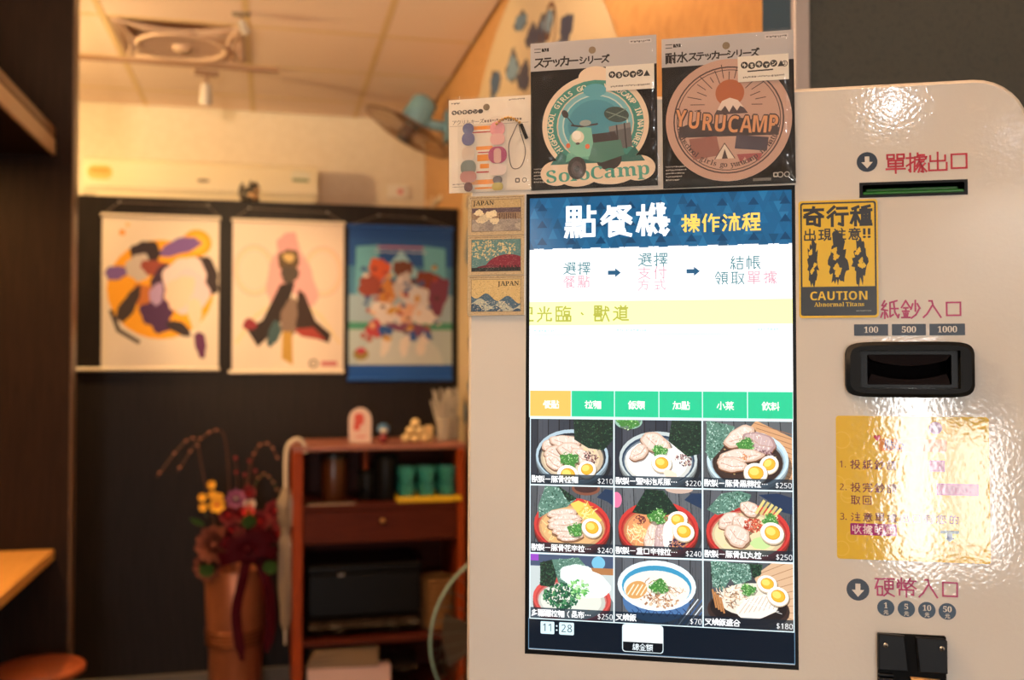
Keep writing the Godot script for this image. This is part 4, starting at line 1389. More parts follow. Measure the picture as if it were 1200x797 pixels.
func bill_acceptor(root: Node3D, at: Vector3):
	var t := Node3D.new()
	t.name = "bill_acceptor"
	t.position = at
	root.add_child(t)
	var hood := plain("hood_black", rgb8(15, 16, 17), 0.5)
	hood.metallic_specular = 0.3
	var mouth := plain("mouth_black", rgb8(16, 13, 14), 0.8)
	mouth.metallic_specular = 0.1
	# a raised plate whose short sides bulge, around a sunken mouth
	var o := PackedVector2Array()
	var i := PackedVector2Array()
	var hole := PackedVector2Array()
	var k := 40
	for n in k:
		var a := TAU * (n + 0.5) / k
		var c := cos(a)
		var s := sin(a)
		var e := Vector2(signf(c) * pow(absf(c), 0.32), signf(s) * pow(absf(s), 0.22))
		var bulge := 1.0 - 0.055 * e.y * e.y
		o.append(Vector2(e.x * 0.0598 * bulge, e.y * 0.0270))
		i.append(Vector2(e.x * 0.0562 * bulge, e.y * 0.0235))
		var f := maxf(absf(e.x) / 1.0, absf(e.y) / 1.0)
		hole.append(Vector2(clampf(e.x / f * 1.4, -1, 1) * 0.0452, clampf(e.y / f * 1.05, -1, 1) * 0.0182))
	var b := mb()
	for n in k:
		var m := (n + 1) % k
		var na := Vector3(o[n].x, o[n].y * 3, 0).normalized()
		var nb := Vector3(o[m].x, o[m].y * 3, 0).normalized()
		b.tri(Vector3(o[n].x, o[n].y, 0), Vector3(o[m].x, o[m].y, 0), Vector3(o[m].x, o[m].y, 0.008), na, nb, nb)
		b.tri(Vector3(o[n].x, o[n].y, 0), Vector3(o[m].x, o[m].y, 0.008), Vector3(o[n].x, o[n].y, 0.008), na, nb, na)
		var ca := (na + Vector3.BACK).normalized()
		var cb := (nb + Vector3.BACK).normalized()
		b.tri(Vector3(o[n].x, o[n].y, 0.008), Vector3(o[m].x, o[m].y, 0.008), Vector3(i[m].x, i[m].y, 0.012), ca, cb, cb)
		b.tri(Vector3(o[n].x, o[n].y, 0.008), Vector3(i[m].x, i[m].y, 0.012), Vector3(i[n].x, i[n].y, 0.012), ca, cb, ca)
		b.facing(Vector3(i[n].x, i[n].y, 0.012), Vector3(i[m].x, i[m].y, 0.012), Vector3(hole[m].x, hole[m].y, 0.012), Vector3(hole[n].x, hole[n].y, 0.012), Vector3.BACK)
		var inw := -Vector3(hole[n].x, hole[n].y * 3, 0).normalized()
		b.facing(Vector3(hole[n].x, hole[n].y, 0.012), Vector3(hole[m].x, hole[m].y, 0.012), Vector3(hole[m].x, hole[m].y, -0.002), Vector3(hole[n].x, hole[n].y, -0.002), inw)
	obj("hood", b, hood, t)
	# the inner frame and the curved lip of the mouth
	obj("inner_frame", mb().frame(rrect(0.090, 0.036, 0.001, 1), rrect(0.077, 0.0292, 0.001, 1), -0.004, 0.005), M.black, t)
	var lip := mb()
	for side in [-1.0, 1.0]:
		var p := PackedVector2Array([Vector2(-0.0385, 0.0150 * side)])
		p.append(Vector2(0.0385, 0.0150 * side))
		for q in 13:
			var x := lerpf(0.0345, -0.0345, q / 12.0)
			p.append(Vector2(x, (0.0098 if side > 0 else -0.0035) - 0.0062 * (1.0 - pow(x / 0.036, 2.0))))
		lip.plate(p, -0.012, 0.002 if side < 0 else 0.004)
	var lipm := plain("lip_brown", rgb8(30, 22, 22), 0.6)
	lipm.metallic_specular = 0.15
	obj("mouth_lip", lip, lipm, t)
	obj("mouth", mb().box(Vector3(0, 0, -0.026), Vector3(0.08, 0.032, 0.004)), mouth, t)

func coin_unit(root: Node3D, at: Vector3):
	var t := Node3D.new()
	t.name = "coin_mechanism"
	t.position = at
	root.add_child(t)
	var dark := plain("coin_black", rgb8(20, 22, 26), 0.4)
	dark.metallic_specular = 0.3
	# two plates with a groove between them that widens, on a carrier
	obj("carrier", mb().box(Vector3(0, -0.258, 0.002), Vector3(0.062, 0.118, 0.004), 0.001), M.black_matt, t)
	obj("plate", mb().slab(PackedVector2Array([Vector2(-0.031, -0.1985), Vector2(-0.031, -0.233), Vector2(-0.004, -0.233), Vector2(-0.007, -0.1995)]), PackedVector2Array([Vector2(-0.030, -0.1995), Vector2(-0.030, -0.232), Vector2(-0.005, -0.232), Vector2(-0.008, -0.2005)]), 0.003, 0.009, 0.001), dark, t)
	obj("plate", mb().slab(PackedVector2Array([Vector2(0.003, -0.2000), Vector2(0.006, -0.233), Vector2(0.031, -0.233), Vector2(0.031, -0.2025), Vector2(0.029, -0.2003)]), PackedVector2Array([Vector2(0.004, -0.2010), Vector2(0.007, -0.232), Vector2(0.030, -0.232), Vector2(0.030, -0.2029), Vector2(0.0285, -0.2013)]), 0.003, 0.009, 0.001), dark, t)
	for p in [[-0.0245, -0.2090], [0.0260, -0.2093]]:
		var s := obj("screw", mb(Transform3D(Basis(Vector3.RIGHT, PI / 2), Vector3.ZERO)).lathe([Vector2(0.0, 0.0022), Vector2(0.0018, 0.0018), Vector2(0.0026, 0.0008), Vector2(0.0027, 0.0)], 12), M.chrome, t, Vector3(p[0], p[1], 0.009))
		obj("cross_slot", mb().box(Vector3(0, 0, 0.0021), Vector3(0.0030, 0.0006, 0.0006)).box(Vector3(0, 0, 0.0021), Vector3(0.0006, 0.0030, 0.0006)), M.black_matt, s)
	for k in 3:
		obj("side_rib", mb().box(Vector3(-0.024, -0.2375 - k * 0.004, 0.006), Vector3(0.014, 0.0026, 0.006), 0.0008), dark, t)
	obj("return_button", mb().slab(PackedVector2Array([Vector2(-0.002, -0.2385), Vector2(0.0245, -0.2395), Vector2(0.0275, -0.262), Vector2(0.0035, -0.262)]), PackedVector2Array([Vector2(-0.001, -0.2395), Vector2(0.0240, -0.2405), Vector2(0.0265, -0.261), Vector2(0.0045, -0.261)]), 0.003, 0.012, 0.0015), plain("button_tan", rgb8(222, 176, 120), 0.4), t)
	obj("lower_plate", mb().box(Vector3(0, -0.292, 0.007), Vector3(0.060, 0.046, 0.008), 0.001), dark, t)

# ---------------------------------------------------------------- goods stuck to the kiosk
# a clear sleeve with a crimped, wavy top; origin at its middle, back at z = 0
func sleeve_mesh(w: float, h: float, lift: float, seed_: int) -> MB:
	var n := FastNoiseLite.new()
	n.seed = seed_
	n.frequency = 0.05
	var rows := []
	for i in 25:
		var r := PackedVector3Array()
		for j in 25:
			var x := (j / 24.0 - 0.5) * w
			var y := (0.5 - i / 24.0) * h
			var crimp := exp(-i / 1.6) * 0.0022 * sin(j * 2.3 + sin(j * 0.9))
			var z := lift + n.get_noise_2d(j * 5.0, i * 5.0) * 0.0012 + crimp
			if j == 0 or j == 24 or i == 24:
				z = 0.0006
			r.append(Vector3(x, y, maxf(z, lift * 0.6)))
		rows.append(r)
	return mb().sheet(rows)

func pack_print(kind: int) -> CV:
	var c := CV.new(132, 156, 7.0, rgb8(12, 11, 12), self)
	var grey := rgb8(190, 188, 190)
	c.rect(0, 0, 132, 30, grey)
	var ink := rgb8(34, 32, 34)
	# small maker's mark of bars
	for p in [[4, 6, 7, 0.7], [4, 9.5, 7, 0.7], [12, 6, 5, 3.6], [17.6, 6, 2, 3.6]]:
		c.rect(p[0], p[1], p[2], p[3], ink)
	c.line([Vector2(14, 6.2), Vector2(16, 9.4)], 0.6, grey)
	c.rect(104, 3.4, 23, 4.2, rgb8(208, 205, 205))
	c.scribble(105.5, 4.4, 20, 2.2, rgb8(90, 88, 90))
	if kind == 0:
		c.han("ステッカー", 4, 16, 10, 9.2, ink, 0.16)
		c.han("シリーズ", 52, 17.4, 8, 7.7, ink, 0.17)
	else:
		c.han("耐水", 4, 15, 11, 11.6, ink, 0.14)
		c.han("ステッカーシリーズ", 27.5, 16.4, 8.2, 7.8, ink, 0.17)
	# recycling marks and small print at the foot
	var pale := rgb8(196, 192, 186)
	for k in 5:
		c.scribble(3, 133 + k * 3.4, 22 - k * 2, 1.7, pale)
	if kind == 1:
		c.ring(117, 147, 2.6, 0.8, pale)
		c.rect(110, 144.4, 5, 5, pale, 1.2)
		c.rect(111.2, 145.6, 2.6, 2.6, rgb8(20, 19, 20), 0.6)
		c.ring(123.4, 147, 2.4, 0.8, pale)
		c.rect(90, 149.6, 18, 3.0, rgb8(120, 116, 112))
	return c

func label_print(second: bool) -> CV:
	var c := CV.new(50, 26, 10.0, rgb8(232, 226, 214), self)
	var ink := rgb8(24, 22, 22)
	var marks := "ゆるキャン"
	for i in 5:
		var x := 6.5 + i * 7.2
		c.oval(x, 9.5 + (0.5 if i % 2 else -0.5), 3.5, 3.5, ink)
		c.han(marks[i], x - 2.1, 7.4 + (0.5 if i % 2 else -0.5), 4.2, 4.2, rgb8(232, 226, 214), 0.17)
	c.poly(PackedVector2Array([Vector2(39, 12.6), Vector2(42.4, 6.4), Vector2(45.8, 12.6)]), ink)
	if second:
		c.ring(46, 10, 2.6, 0.7, ink)
		c.text("2", 46, 10, 3.0, ink, 1)
		c.line([Vector2(10, 15.6), Vector2(34, 15.2)], 1.4, ink)
	c.scribble(5, 20.4, 40, 2.0, rgb8(110, 104, 98))
	return c

func sticker_one() -> CV:
	# a round badge: cream rim, green band with words, blue rings, hills, a scooter with luggage; the rider is left out
	var c := CV.new(120, 144, 8.0, rgb8(236, 214, 188), self)
	var green := rgb8(54, 142, 132)
	var cream := rgb8(236, 214, 188)
	c.oval(58, 71, 50, 53.5, green)
	c.oval(58, 71, 40, 42.5, rgb8(222, 206, 184))
	c.oval(58, 71, 38.5, 41, rgb8(120, 188, 200))
	c.oval(58, 71, 34, 36, rgb8(196, 218, 214))
	c.oval(58, 71, 32.5, 34.5, rgb8(84, 166, 186))
	c.oval(58, 71, 28, 30, rgb8(64, 148, 172))
	c.arc_text("HIGHSCHOOL GIRLS GO", 58, 71, 46.4, -128, -14, 6.0, rgb8(238, 224, 200))
	c.arc_text("YURUCAMP IN NATURE!", 58, 71, 46.4, 14, 126, 6.0, rgb8(238, 224, 200))
	# the hills
	c.poly(PackedVector2Array([Vector2(10, 118), Vector2(22, 100), Vector2(30, 108), Vector2(44, 92), Vector2(60, 112), Vector2(78, 96), Vector2(90, 108), Vector2(98, 98), Vector2(110, 118)]), rgb8(30, 104, 98))
	c.rect(0, 116, 120, 30, cream)
	c.oval(58, 30, 12, 8, rgb8(84, 166, 186))
	# luggage
	c.poly(PackedVector2Array([Vector2(72, 74), Vector2(94, 70), Vector2(96, 98), Vector2(74, 104)]), rgb8(96, 96, 100))
	c.poly(PackedVector2Array([Vector2(72, 74), Vector2(94, 70), Vector2(94.4, 76), Vector2(72.4, 80)]), rgb8(132, 130, 130))
	c.line([Vector2(80, 73), Vector2(82, 102)], 1.4, rgb8(40, 40, 44))
	c.line([Vector2(88, 71), Vector2(90, 100)], 1.4, rgb8(40, 40, 44))
	c.oval(80, 60, 13, 9, rgb8(44, 70, 66), 0.3)
	c.line([Vector2(70, 56), Vector2(92, 66)], 1.2, rgb8(120, 140, 130))
	c.line([Vector2(72, 64), Vector2(90, 54)], 1.0, rgb8(120, 140, 130))
	# the scooter
	c.oval(72, 112, 13, 13, rgb8(38, 34, 38))
	c.poly(PackedVector2Array([Vector2(46, 96), Vector2(58, 86), Vector2(84, 90), Vector2(88, 108), Vector2(64, 116), Vector2(50, 112)]), rgb8(70, 128, 116))
	c.poly(PackedVector2Array([Vector2(52, 82), Vector2(78, 80), Vector2(82, 90), Vector2(56, 92)]), rgb8(52, 40, 42))
	c.oval(39, 121, 9.6, 13.5, rgb8(40, 34, 38))
	c.oval(39, 122, 6.2, 9.4, rgb8(78, 70, 72))
	c.oval(39, 122, 2.6, 3.8, rgb8(30, 26, 30))
	c.poly(PackedVector2Array([Vector2(27, 114), Vector2(29, 104), Vector2(39, 98), Vector2(51, 104), Vector2(51, 112), Vector2(40, 108)]), rgb8(106, 176, 156))
	c.poly(PackedVector2Array([Vector2(30, 100), Vector2(32, 82), Vector2(42, 72), Vector2(54, 74), Vector2(56, 92), Vector2(52, 108), Vector2(40, 108)]), rgb8(128, 196, 174))
	c.oval(40, 84, 6.5, 7.5, rgb8(232, 224, 206), -0.3)
	c.oval(39, 82, 4.6, 5.4, rgb8(250, 246, 236), -0.3)
	c.oval(40, 92, 2.2, 1.4, rgb8(60, 48, 48))
	c.oval(30, 94, 2.2, 3.0, rgb8(222, 112, 72))
	c.oval(50, 96, 2.4, 3.0, rgb8(222, 112, 72))
	c.line([Vector2(34, 70), Vector2(44, 72), Vector2(60, 70)], 2.2, rgb8(60, 56, 60))
	c.line([Vector2(36, 70), Vector2(28, 58)], 1.0, rgb8(40, 38, 42))
	c.oval(27, 56, 3.2, 5.0, rgb8(46, 42, 48), -0.4)
	c.oval(48, 68, 6, 3.6, rgb8(160, 168, 164))
	# script at the foot
	c.text("SoloCamp", 60, 128, 14.5, rgb8(70, 160, 144), 1, "Droid Serif Bold", 1.06, -0.05)
	c.oval(39, 121, 9.6, 13.5, rgb8(40, 34, 38))
	c.oval(39, 122, 6.2, 9.4, rgb8(78, 70, 72))
	c.oval(39, 122, 2.6, 3.8, rgb8(30, 26, 30))
	return c

func sticker_two() -> CV:
	# a round badge: sun, snowy peak, rays, a tent and words; the two figures are left out
	var c := CV.new(128, 128, 8.0, rgb8(198, 160, 142), self)
	var ink := rgb8(58, 34, 32)
	var skin := rgb8(208, 158, 138)
	c.ring(64, 64, 55, 1.4, ink)
	c.ring(64, 64, 52, 0.8, ink)
	for k in 32:
		var a := TAU * k / 32 + 0.05
		var d := Vector2(cos(a), sin(a))
		if d.y < 0.15:
			c.line([Vector2(64, 48) + d * (24 + (k % 2) * 4), Vector2(64, 48) + d * (34 + (k % 3) * 4)], 0.8, ink)
	c.oval(66, 36, 14.5, 14, rgb8(176, 92, 40))
	c.poly(PackedVector2Array([Vector2(50, 58), Vector2(58, 44), Vector2(66, 41), Vector2(74, 44), Vector2(84, 58)]), rgb8(70, 50, 52))
	c.poly(PackedVector2Array([Vector2(53, 53), Vector2(58, 44), Vector2(66, 41), Vector2(74, 44), Vector2(80, 52), Vector2(76, 50), Vector2(73, 55), Vector2(69, 49), Vector2(65, 56), Vector2(61, 49), Vector2(57, 54)]), rgb8(232, 214, 200))
	# far hills as a dark band
	c.poly(PackedVector2Array([Vector2(14, 70), Vector2(34, 62), Vector2(52, 68), Vector2(74, 62), Vector2(94, 66), Vector2(114, 74), Vector2(114, 82), Vector2(14, 80)]), rgb8(52, 38, 40))
	c.poly(PackedVector2Array([Vector2(72, 80), Vector2(104, 84), Vector2(102, 98), Vector2(70, 94)]), rgb8(66, 56, 72))
	c.poly(PackedVector2Array([Vector2(24, 82), Vector2(52, 80), Vector2(56, 100), Vector2(28, 104)]), rgb8(152, 96, 84))
	c.poly(PackedVector2Array([Vector2(72, 100), Vector2(98, 100), Vector2(94, 108), Vector2(88, 102), Vector2(84, 110), Vector2(80, 103), Vector2(76, 110)]), rgb8(160, 74, 74))
	# the tent
	c.poly(PackedVector2Array([Vector2(50, 104), Vector2(60, 88), Vector2(70, 104)]), rgb8(232, 218, 200))
	c.poly(PackedVector2Array([Vector2(57, 104), Vector2(60, 94), Vector2(63, 104)]), ink)
	c.line([Vector2(50, 104), Vector2(60, 88), Vector2(70, 104)], 0.8, ink)
	# the name across it, along a dipping line
	var words := "YURUCAMP"
	for pass_ in 2:
		for i in 8:
			var x := 16.0 + i * 13.2
			var y := 60.0 + i * 1.5 + (3.0 * sin(i / 7.0 * PI))
			if pass_ == 0:
				for o in [Vector2(-0.9, 0.2), Vector2(0.9, 0.2), Vector2(0, -0.9), Vector2(0.8, 1.6)]:
					c.text(words[i], x + o.x, y + o.y, 18.4, ink, 1, "Droid Sans Bold", 0.80, 0.1)
			else:
				c.text(words[i], x, y, 17.4, rgb8(222, 156, 104), 1, "Droid Sans Bold", 0.78, 0.1)
	c.poly(PackedVector2Array([Vector2(104, 82), Vector2(107.5, 74), Vector2(111, 82)]), ink)
	c.arc_text("Highschool girls go yurucamp in nature!", 64, 60, 50.5, 256, 104, 5.0, ink, "Droid Serif Bold", true)
	return c

func sticker_pack(kind: int, label: String, x: float, y: float, w: float, h: float, roll: float):
	var t := thing("sticker_pack", label, "sticker pack", on_kiosk(x, y, 0.4, roll), "sticker packs along the kiosk's top")
	var stock := printed("pack_card_%d" % kind, pack_print(kind).texture(), 0.6)
	stock.metallic_specular = 0.2
	put("backing_card", card(w, h, 0.0012, stock, M.black_matt), null, t)
	var st: CV = sticker_one() if kind == 0 else sticker_two()
	var sm := printed("sticker_%d" % kind, st.texture(), 0.4)
	var poly := PackedVector2Array()
	var sw := 0.122 if kind == 0 else 0.1265
	var sh := 0.128 if kind == 0 else 0.1265
	if kind == 0:
		# the outline of the badge: a disc, a bump at its top and a wide cloud-shaped foot
		for k in 56:
			var a := TAU * k / 56
			poly.append(Vector2(58 + cos(a) * 55, 70 + sin(a) * 59))
		for q in [[58, 14, 17, 13], [40, 128, 22, 15], [74, 128, 26, 14], [18, 126, 17, 15], [102, 124, 17, 15]]:
			var blob := PackedVector2Array()
			for k in 24:
				blob.append(Vector2(q[0] + cos(TAU * k / 24) * q[2], q[1] + sin(TAU * k / 24) * q[3]))
			var best := 0.0
			var parts := Geometry2D.merge_polygons(poly, blob)
			for part in parts:
				var lo: Vector2 = part[0]
				var hi: Vector2 = part[0]
				for v in part:
					lo = lo.min(v)
					hi = hi.max(v)
				if (hi - lo).x * (hi - lo).y > best:
					best = (hi - lo).x * (hi - lo).y
					poly = part
	else:
		for k in 48:
			var a := TAU * k / 48
			poly.append(Vector2(64 + sin(a) * 63.5, 64 - cos(a) * 63.5))
	var f := mb()
	var ix := Geometry2D.triangulate_polygon(poly)
	var W := 120.0 if kind == 0 else 128.0
	var H := 144.0 if kind == 0 else 128.0
	for i in range(0, ix.size(), 3):
		var p := []
		var u := []
		for k in 3:
			var q := poly[ix[i + k]]
			u.append(Vector2(q.x / W, q.y / H))
			p.append(Vector3((q.x / W - 0.5) * sw, (0.5 - q.y / H) * sh, 0.0018))
		f.tri(p[0], p[1], p[2], Vector3.BACK, Vector3.BACK, Vector3.BACK, u[0], u[1], u[2])
	var edge := mb()
	for i in poly.size():
		var a := poly[i]
		var b := poly[(i + 1) % poly.size()]
		var pa := Vector3((a.x / W - 0.5) * sw, (0.5 - a.y / H) * sh, 0.0012)
		var pb := Vector3((b.x / W - 0.5) * sw, (0.5 - b.y / H) * sh, 0.0012)
		edge.facing(pa, pb, pb + Vector3(0, 0, 0.0006), pa + Vector3(0, 0, 0.0006), Vector3(pa.x, pa.y, 0).normalized())
	var m := f.mesh()
	edge.mesh(m)
	m.surface_set_material(0, sm)
	m.surface_set_material(1, M.white_paper)
	var at := Vector3(0.004, -0.0135, 0) if kind == 0 else Vector3(0.0005, -0.0105, 0)
	var o := put("sticker", m, null, t, at)
	o.set_meta("label", "round teal scooter badge sticker" if kind == 0 else "round pink sunrise badge sticker")
	var lab := put("price_label", card(0.050, 0.0262, 0.0003, printed("pack_label_%d" % kind, label_print(kind == 1).texture(), 0.55), M.white_paper), null, t, Vector3(w / 2 - 0.0275 if kind == 0 else w / 2 - 0.030, h / 2 - 0.0435 if kind == 0 else h / 2 - 0.0375, 0.0026))
	lab.set_meta("label", "small white printed label")
	obj("hang_hole", mb().plate(disc(0.0038, 20), 0, 0.0014), plain("hole_tone_%d" % kind, rgb8(136, 118, 92), 0.6), t, Vector3(-0.0005, h / 2 - 0.0115, 0.0))
	obj("clear_sleeve", sleeve_mesh(w + 0.003, h + 0.003, 0.0034, 40 + kind), M.sleeve, t)

func kiosk_goods():
	sticker_pack(0, "sticker pack with teal scooter badge on black card", -66.0, 322.5, 0.1325, 0.1570, 0.008)
	sticker_pack(1, "sticker pack with round pink sunrise badge on black card", 71.3, 319.0, 0.1315, 0.1555, 0.010)
	charm_pack()
	magnets()
	warning_sign()
	notice()

func charm_pack():
	var t := thing("charm_pack", "small white pack of two acrylic charms and a black strap", "charm pack", on_kiosk(-176.6, 294.6, 0.4, 0.012))
	var w := 0.0905
	var h := 0.1010
	var c := CV.new(90, 101, 8.0, rgb8(232, 222, 206), self)
	var ink := rgb8(60, 54, 52)
	c.scribble(3, 3, 9, 1.8, ink)
	c.scribble(66, 2.6, 16, 1.6, ink)
	var marks := "ゆるキャン"
	for i in 6:
		var x := 6.0 + i * 5.8
		c.oval(x, 14, 2.8, 2.4, ink)
		if i < 5:
			c.han(marks[i], x - 1.7, 12.3, 3.4, 3.4, rgb8(236, 230, 218), 0.15)
	c.han("アクリルキーズ", 4, 22.5, 4.6, 5.0, ink, 0.09)
	c.scribble(39, 23.2, 40, 3.2, rgb8(110, 100, 92))
	c.rect(1, 28.6, 86, 0.4, rgb8(140, 130, 120))
	# the orange and red print behind the charms
	var orange := rgb8(240, 150, 50)
	for p in [[26, 30, 26, 4], [30, 52, 18, 4], [31, 61, 16, 7], [34, 71, 10, 5], [24, 88, 32, 5], [28, 96, 26, 2]]:
		c.rect(p[0], p[1], p[2], p[3], orange, 1.0)
	for p in [[26, 36, 28, 1.4], [30, 79, 18, 1.6], [32, 58, 14, 1.2]]:
		c.rect(p[0], p[1], p[2], p[3], rgb8(190, 60, 60))
	c.rect(72, 88, 5, 5, rgb8(80, 74, 70), 1.2)
	c.rect(73.2, 89.2, 2.6, 2.6, rgb8(232, 222, 206))
	c.ring(82, 90.5, 2.2, 0.7, rgb8(80, 74, 70))
	c.scribble(4, 91, 14, 1.4, rgb8(120, 112, 106))
	c.scribble(4, 94, 18, 1.2, rgb8(140, 130, 120))
	put("backing_card", card(w, h, 0.001, printed("charm_card", c.texture(), 0.5), M.white_paper), null, t)
	# two acrylic charms with plain patches of colour in place of their printed figures
	var sets := [
		[-0.0235, [[0, 0.021, 6, 6, rgb8(76, 84, 140)], [0, 0.010, 7, 7, rgb8(86, 92, 150)], [0, -0.006, 7, 8, rgb8(226, 206, 184)], [0, -0.021, 8.5, 8, rgb8(112, 126, 120)], [0, -0.031, 9, 6, rgb8(196, 128, 120)], [0, -0.042, 4.5, 5, rgb8(96, 40, 44)]]],
		[0.0085, [[0, 0.019, 8, 8, rgb8(236, 156, 164)], [0, 0.008, 8, 6, rgb8(240, 186, 180)], [0, -0.009, 10, 9, rgb8(176, 40, 110)], [0, -0.010, 4, 8, rgb8(228, 180, 170)], [0, -0.025, 9.5, 6, rgb8(236, 216, 206)], [0, -0.036, 5, 4, rgb8(60, 48, 60)], [0, -0.043, 6, 4, rgb8(196, 180, 80)]]],
	]
	for s in sets:
		var ch := Node3D.new()
		ch.name = "acrylic_charm"
		ch.position = Vector3(s[0], -0.003, 0.0012)
		t.add_child(ch, true)
		var z := 0.0
		for p in s[1]:
			z += 0.00025
			var o := obj("colour_patch", mb().plate(rrect(p[2] * 0.002, p[3] * 0.002, minf(p[2], p[3]) * 0.0009, 5), 0, 0.0008), plain("patch_%d" % M.size(), p[4], 0.4), ch, Vector3(p[0], p[1], z))
			o.name = "colour_patch"
		obj("clear_plate", mb().plate(rrect(0.0215, 0.082, 0.009, 6), 0.0030, 0.0042), M.acrylic, ch, Vector3(0, -0.009, 0))
	# strap: black tip, thin loop and a gilt clasp
	obj("strap_loop", mb().tube(curve([Vector3(0.031, 0.020, 0.004), Vector3(0.026, 0.010, 0.004), Vector3(0.021, -0.004, 0.004), Vector3(0.024, -0.026, 0.004), Vector3(0.034, -0.026, 0.004), Vector3(0.039, -0.010, 0.004), Vector3(0.034, 0.010, 0.004), Vector3(0.032, 0.020, 0.004)], 5), 0.0005, 5), plain("loop_grey", rgb8(90, 84, 84), 0.5), t)
	obj("strap_tip", mb().tube([Vector3(0.0345, 0.019, 0.004), Vector3(0.0405, 0.0035, 0.004)], 0.0019, 8), M.black, t)
	var links := mb()
	for k in 9:
		var a := k / 8.0
		links.ball(Vector3(lerpf(0.008, 0.033, a), 0.021 + 0.006 * sin(a * PI), 0.004), Vector3(0.0017, 0.0015, 0.0014), 8, 6)
	obj("gilt_chain", links, plain("gilt", rgb8(206, 160, 84), 0.3, 0.8), t)
	obj("hang_hole", mb().plate(disc(0.0036, 18), 0, 0.0012), M.hole_tone_0, t, Vector3(-0.0035, 0.0405, 0.0))
	obj("clear_sleeve", sleeve_mesh(w + 0.003, h + 0.003, 0.0060, 52), M.sleeve, t)

func magnets():
	# three souvenir magnets with glittering frames; their pictures are plain stand-ins in the same colours
	var group := "souvenir magnets on the kiosk's left edge"
	var says := ["souvenir magnet with cream blossom clouds, topmost of the three", "souvenir magnet with dark red hills, middle of the three", "souvenir magnet with blue waves on sand, lowest of the three"]
	for k in 3:
		var t := thing("souvenir_magnet", says[k], "magnet", on_kiosk(-169.0, 218.0 - k * 42.6, 0.2), group)
		var c := CV.new(61.4, 42, 10.0, rgb8(196, 176, 140), self)
		c.rng.seed = 30 + k
		for q in 900:
			c.rect(c.rng.randf() * 61, c.rng.randf() * 42, 0.5, 0.5, [rgb8(236, 220, 186), rgb8(150, 128, 96), rgb8(214, 196, 160), rgb8(120, 104, 84)][q % 4])
		c.scribble(2, 1.2, 57, 1.2, rgb8(120, 100, 74))
		c.window(4, 4, 53.4, 34)
		match k:
			0:
				c.rect(4, 4, 54, 34, rgb8(196, 170, 122))
				c.rect(4, 13, 54, 5, rgb8(96, 78, 88))
				c.rect(4, 18, 54, 8, rgb8(150, 124, 100))
				c.rect(4, 25, 54, 14, rgb8(154, 146, 140))
				for q in 7:
					c.oval(10 + q * 8, 33 + 2 * (q % 2), 7, 4, rgb8(176, 166, 154).lerp(rgb8(132, 124, 124), (q % 3) / 3.0), 0, 0.15)
				for q in 9:
					c.oval(12 + (q * 5) % 18, 18 + (q * 7) % 10, 5, 3.4, rgb8(240, 226, 190).darkened(0.05 * (q % 3)), 0, 0.2)
				for q in 8:
					c.rect(34 + q * 2.4, 19, 1.2, 6, rgb8(92, 70, 60))
			1:
				c.rect(4, 4, 54, 34, rgb8(92, 138, 142))
				c.flecks(26, 14, 26, 12, 260, 1.2, [rgb8(224, 210, 160), rgb8(206, 190, 140), rgb8(110, 150, 146)])
				c.oval(44, 38, 26, 18, rgb8(132, 36, 58))
				c.oval(24, 40, 20, 9, rgb8(110, 34, 56))
				c.rect(4, 34, 54, 6, rgb8(34, 42, 46))
			2:
				c.rect(4, 4, 54, 34, rgb8(214, 190, 132))
				for q in 3:
					var pts := PackedVector2Array([Vector2(3, 40)])
					for i in 28:
						pts.append(Vector2(3 + i * 2.05, 20 + q * 6 + 3.4 * sin(i * 0.55 + q * 1.7) + i * 0.25))
					pts.append(Vector2(60, 40))
					c.poly(pts, [rgb8(70, 104, 132), rgb8(190, 196, 180), rgb8(52, 84, 114)][q])
				c.flecks(28, 33, 26, 6, 220, 0.7, [rgb8(222, 216, 190), rgb8(60, 88, 116), rgb8(120, 146, 160)])
		for q in 700:
			var tone: Color = [Color(1, 0.96, 0.84, 0.35), Color(0.1, 0.08, 0.08, 0.3)][q % 2]
			c.rect(4 + c.rng.randf() * 53, 4 + c.rng.randf() * 33.5, 0.5 + c.rng.randf() * 0.7, 0.4, tone)
		c.window(0, 0, 62, 42)
		c.line([Vector2(4, 4), Vector2(57.4, 4), Vector2(57.4, 38), Vector2(4, 38), Vector2(4, 4)], 0.4, rgb8(110, 92, 66))
		match k:
			0: c.text("JAPAN", 5.4, 7.6, 4.4, rgb8(26, 22, 20), 0, "Droid Serif Bold", 1.12)
			1: c.text("JAPAN", 55.6, 34.4, 4.2, rgb8(20, 18, 20), 2, "Droid Serif Bold", 1.12)
			2: c.text("JAPAN", 55.6, 8.6, 4.4, rgb8(22, 20, 20), 2, "Droid Serif Bold", 1.12)
		put("plate", card(0.0614, 0.042, 0.0030, printed("magnet_%d" % k, c.texture(), 0.35), M.white_paper), null, t)

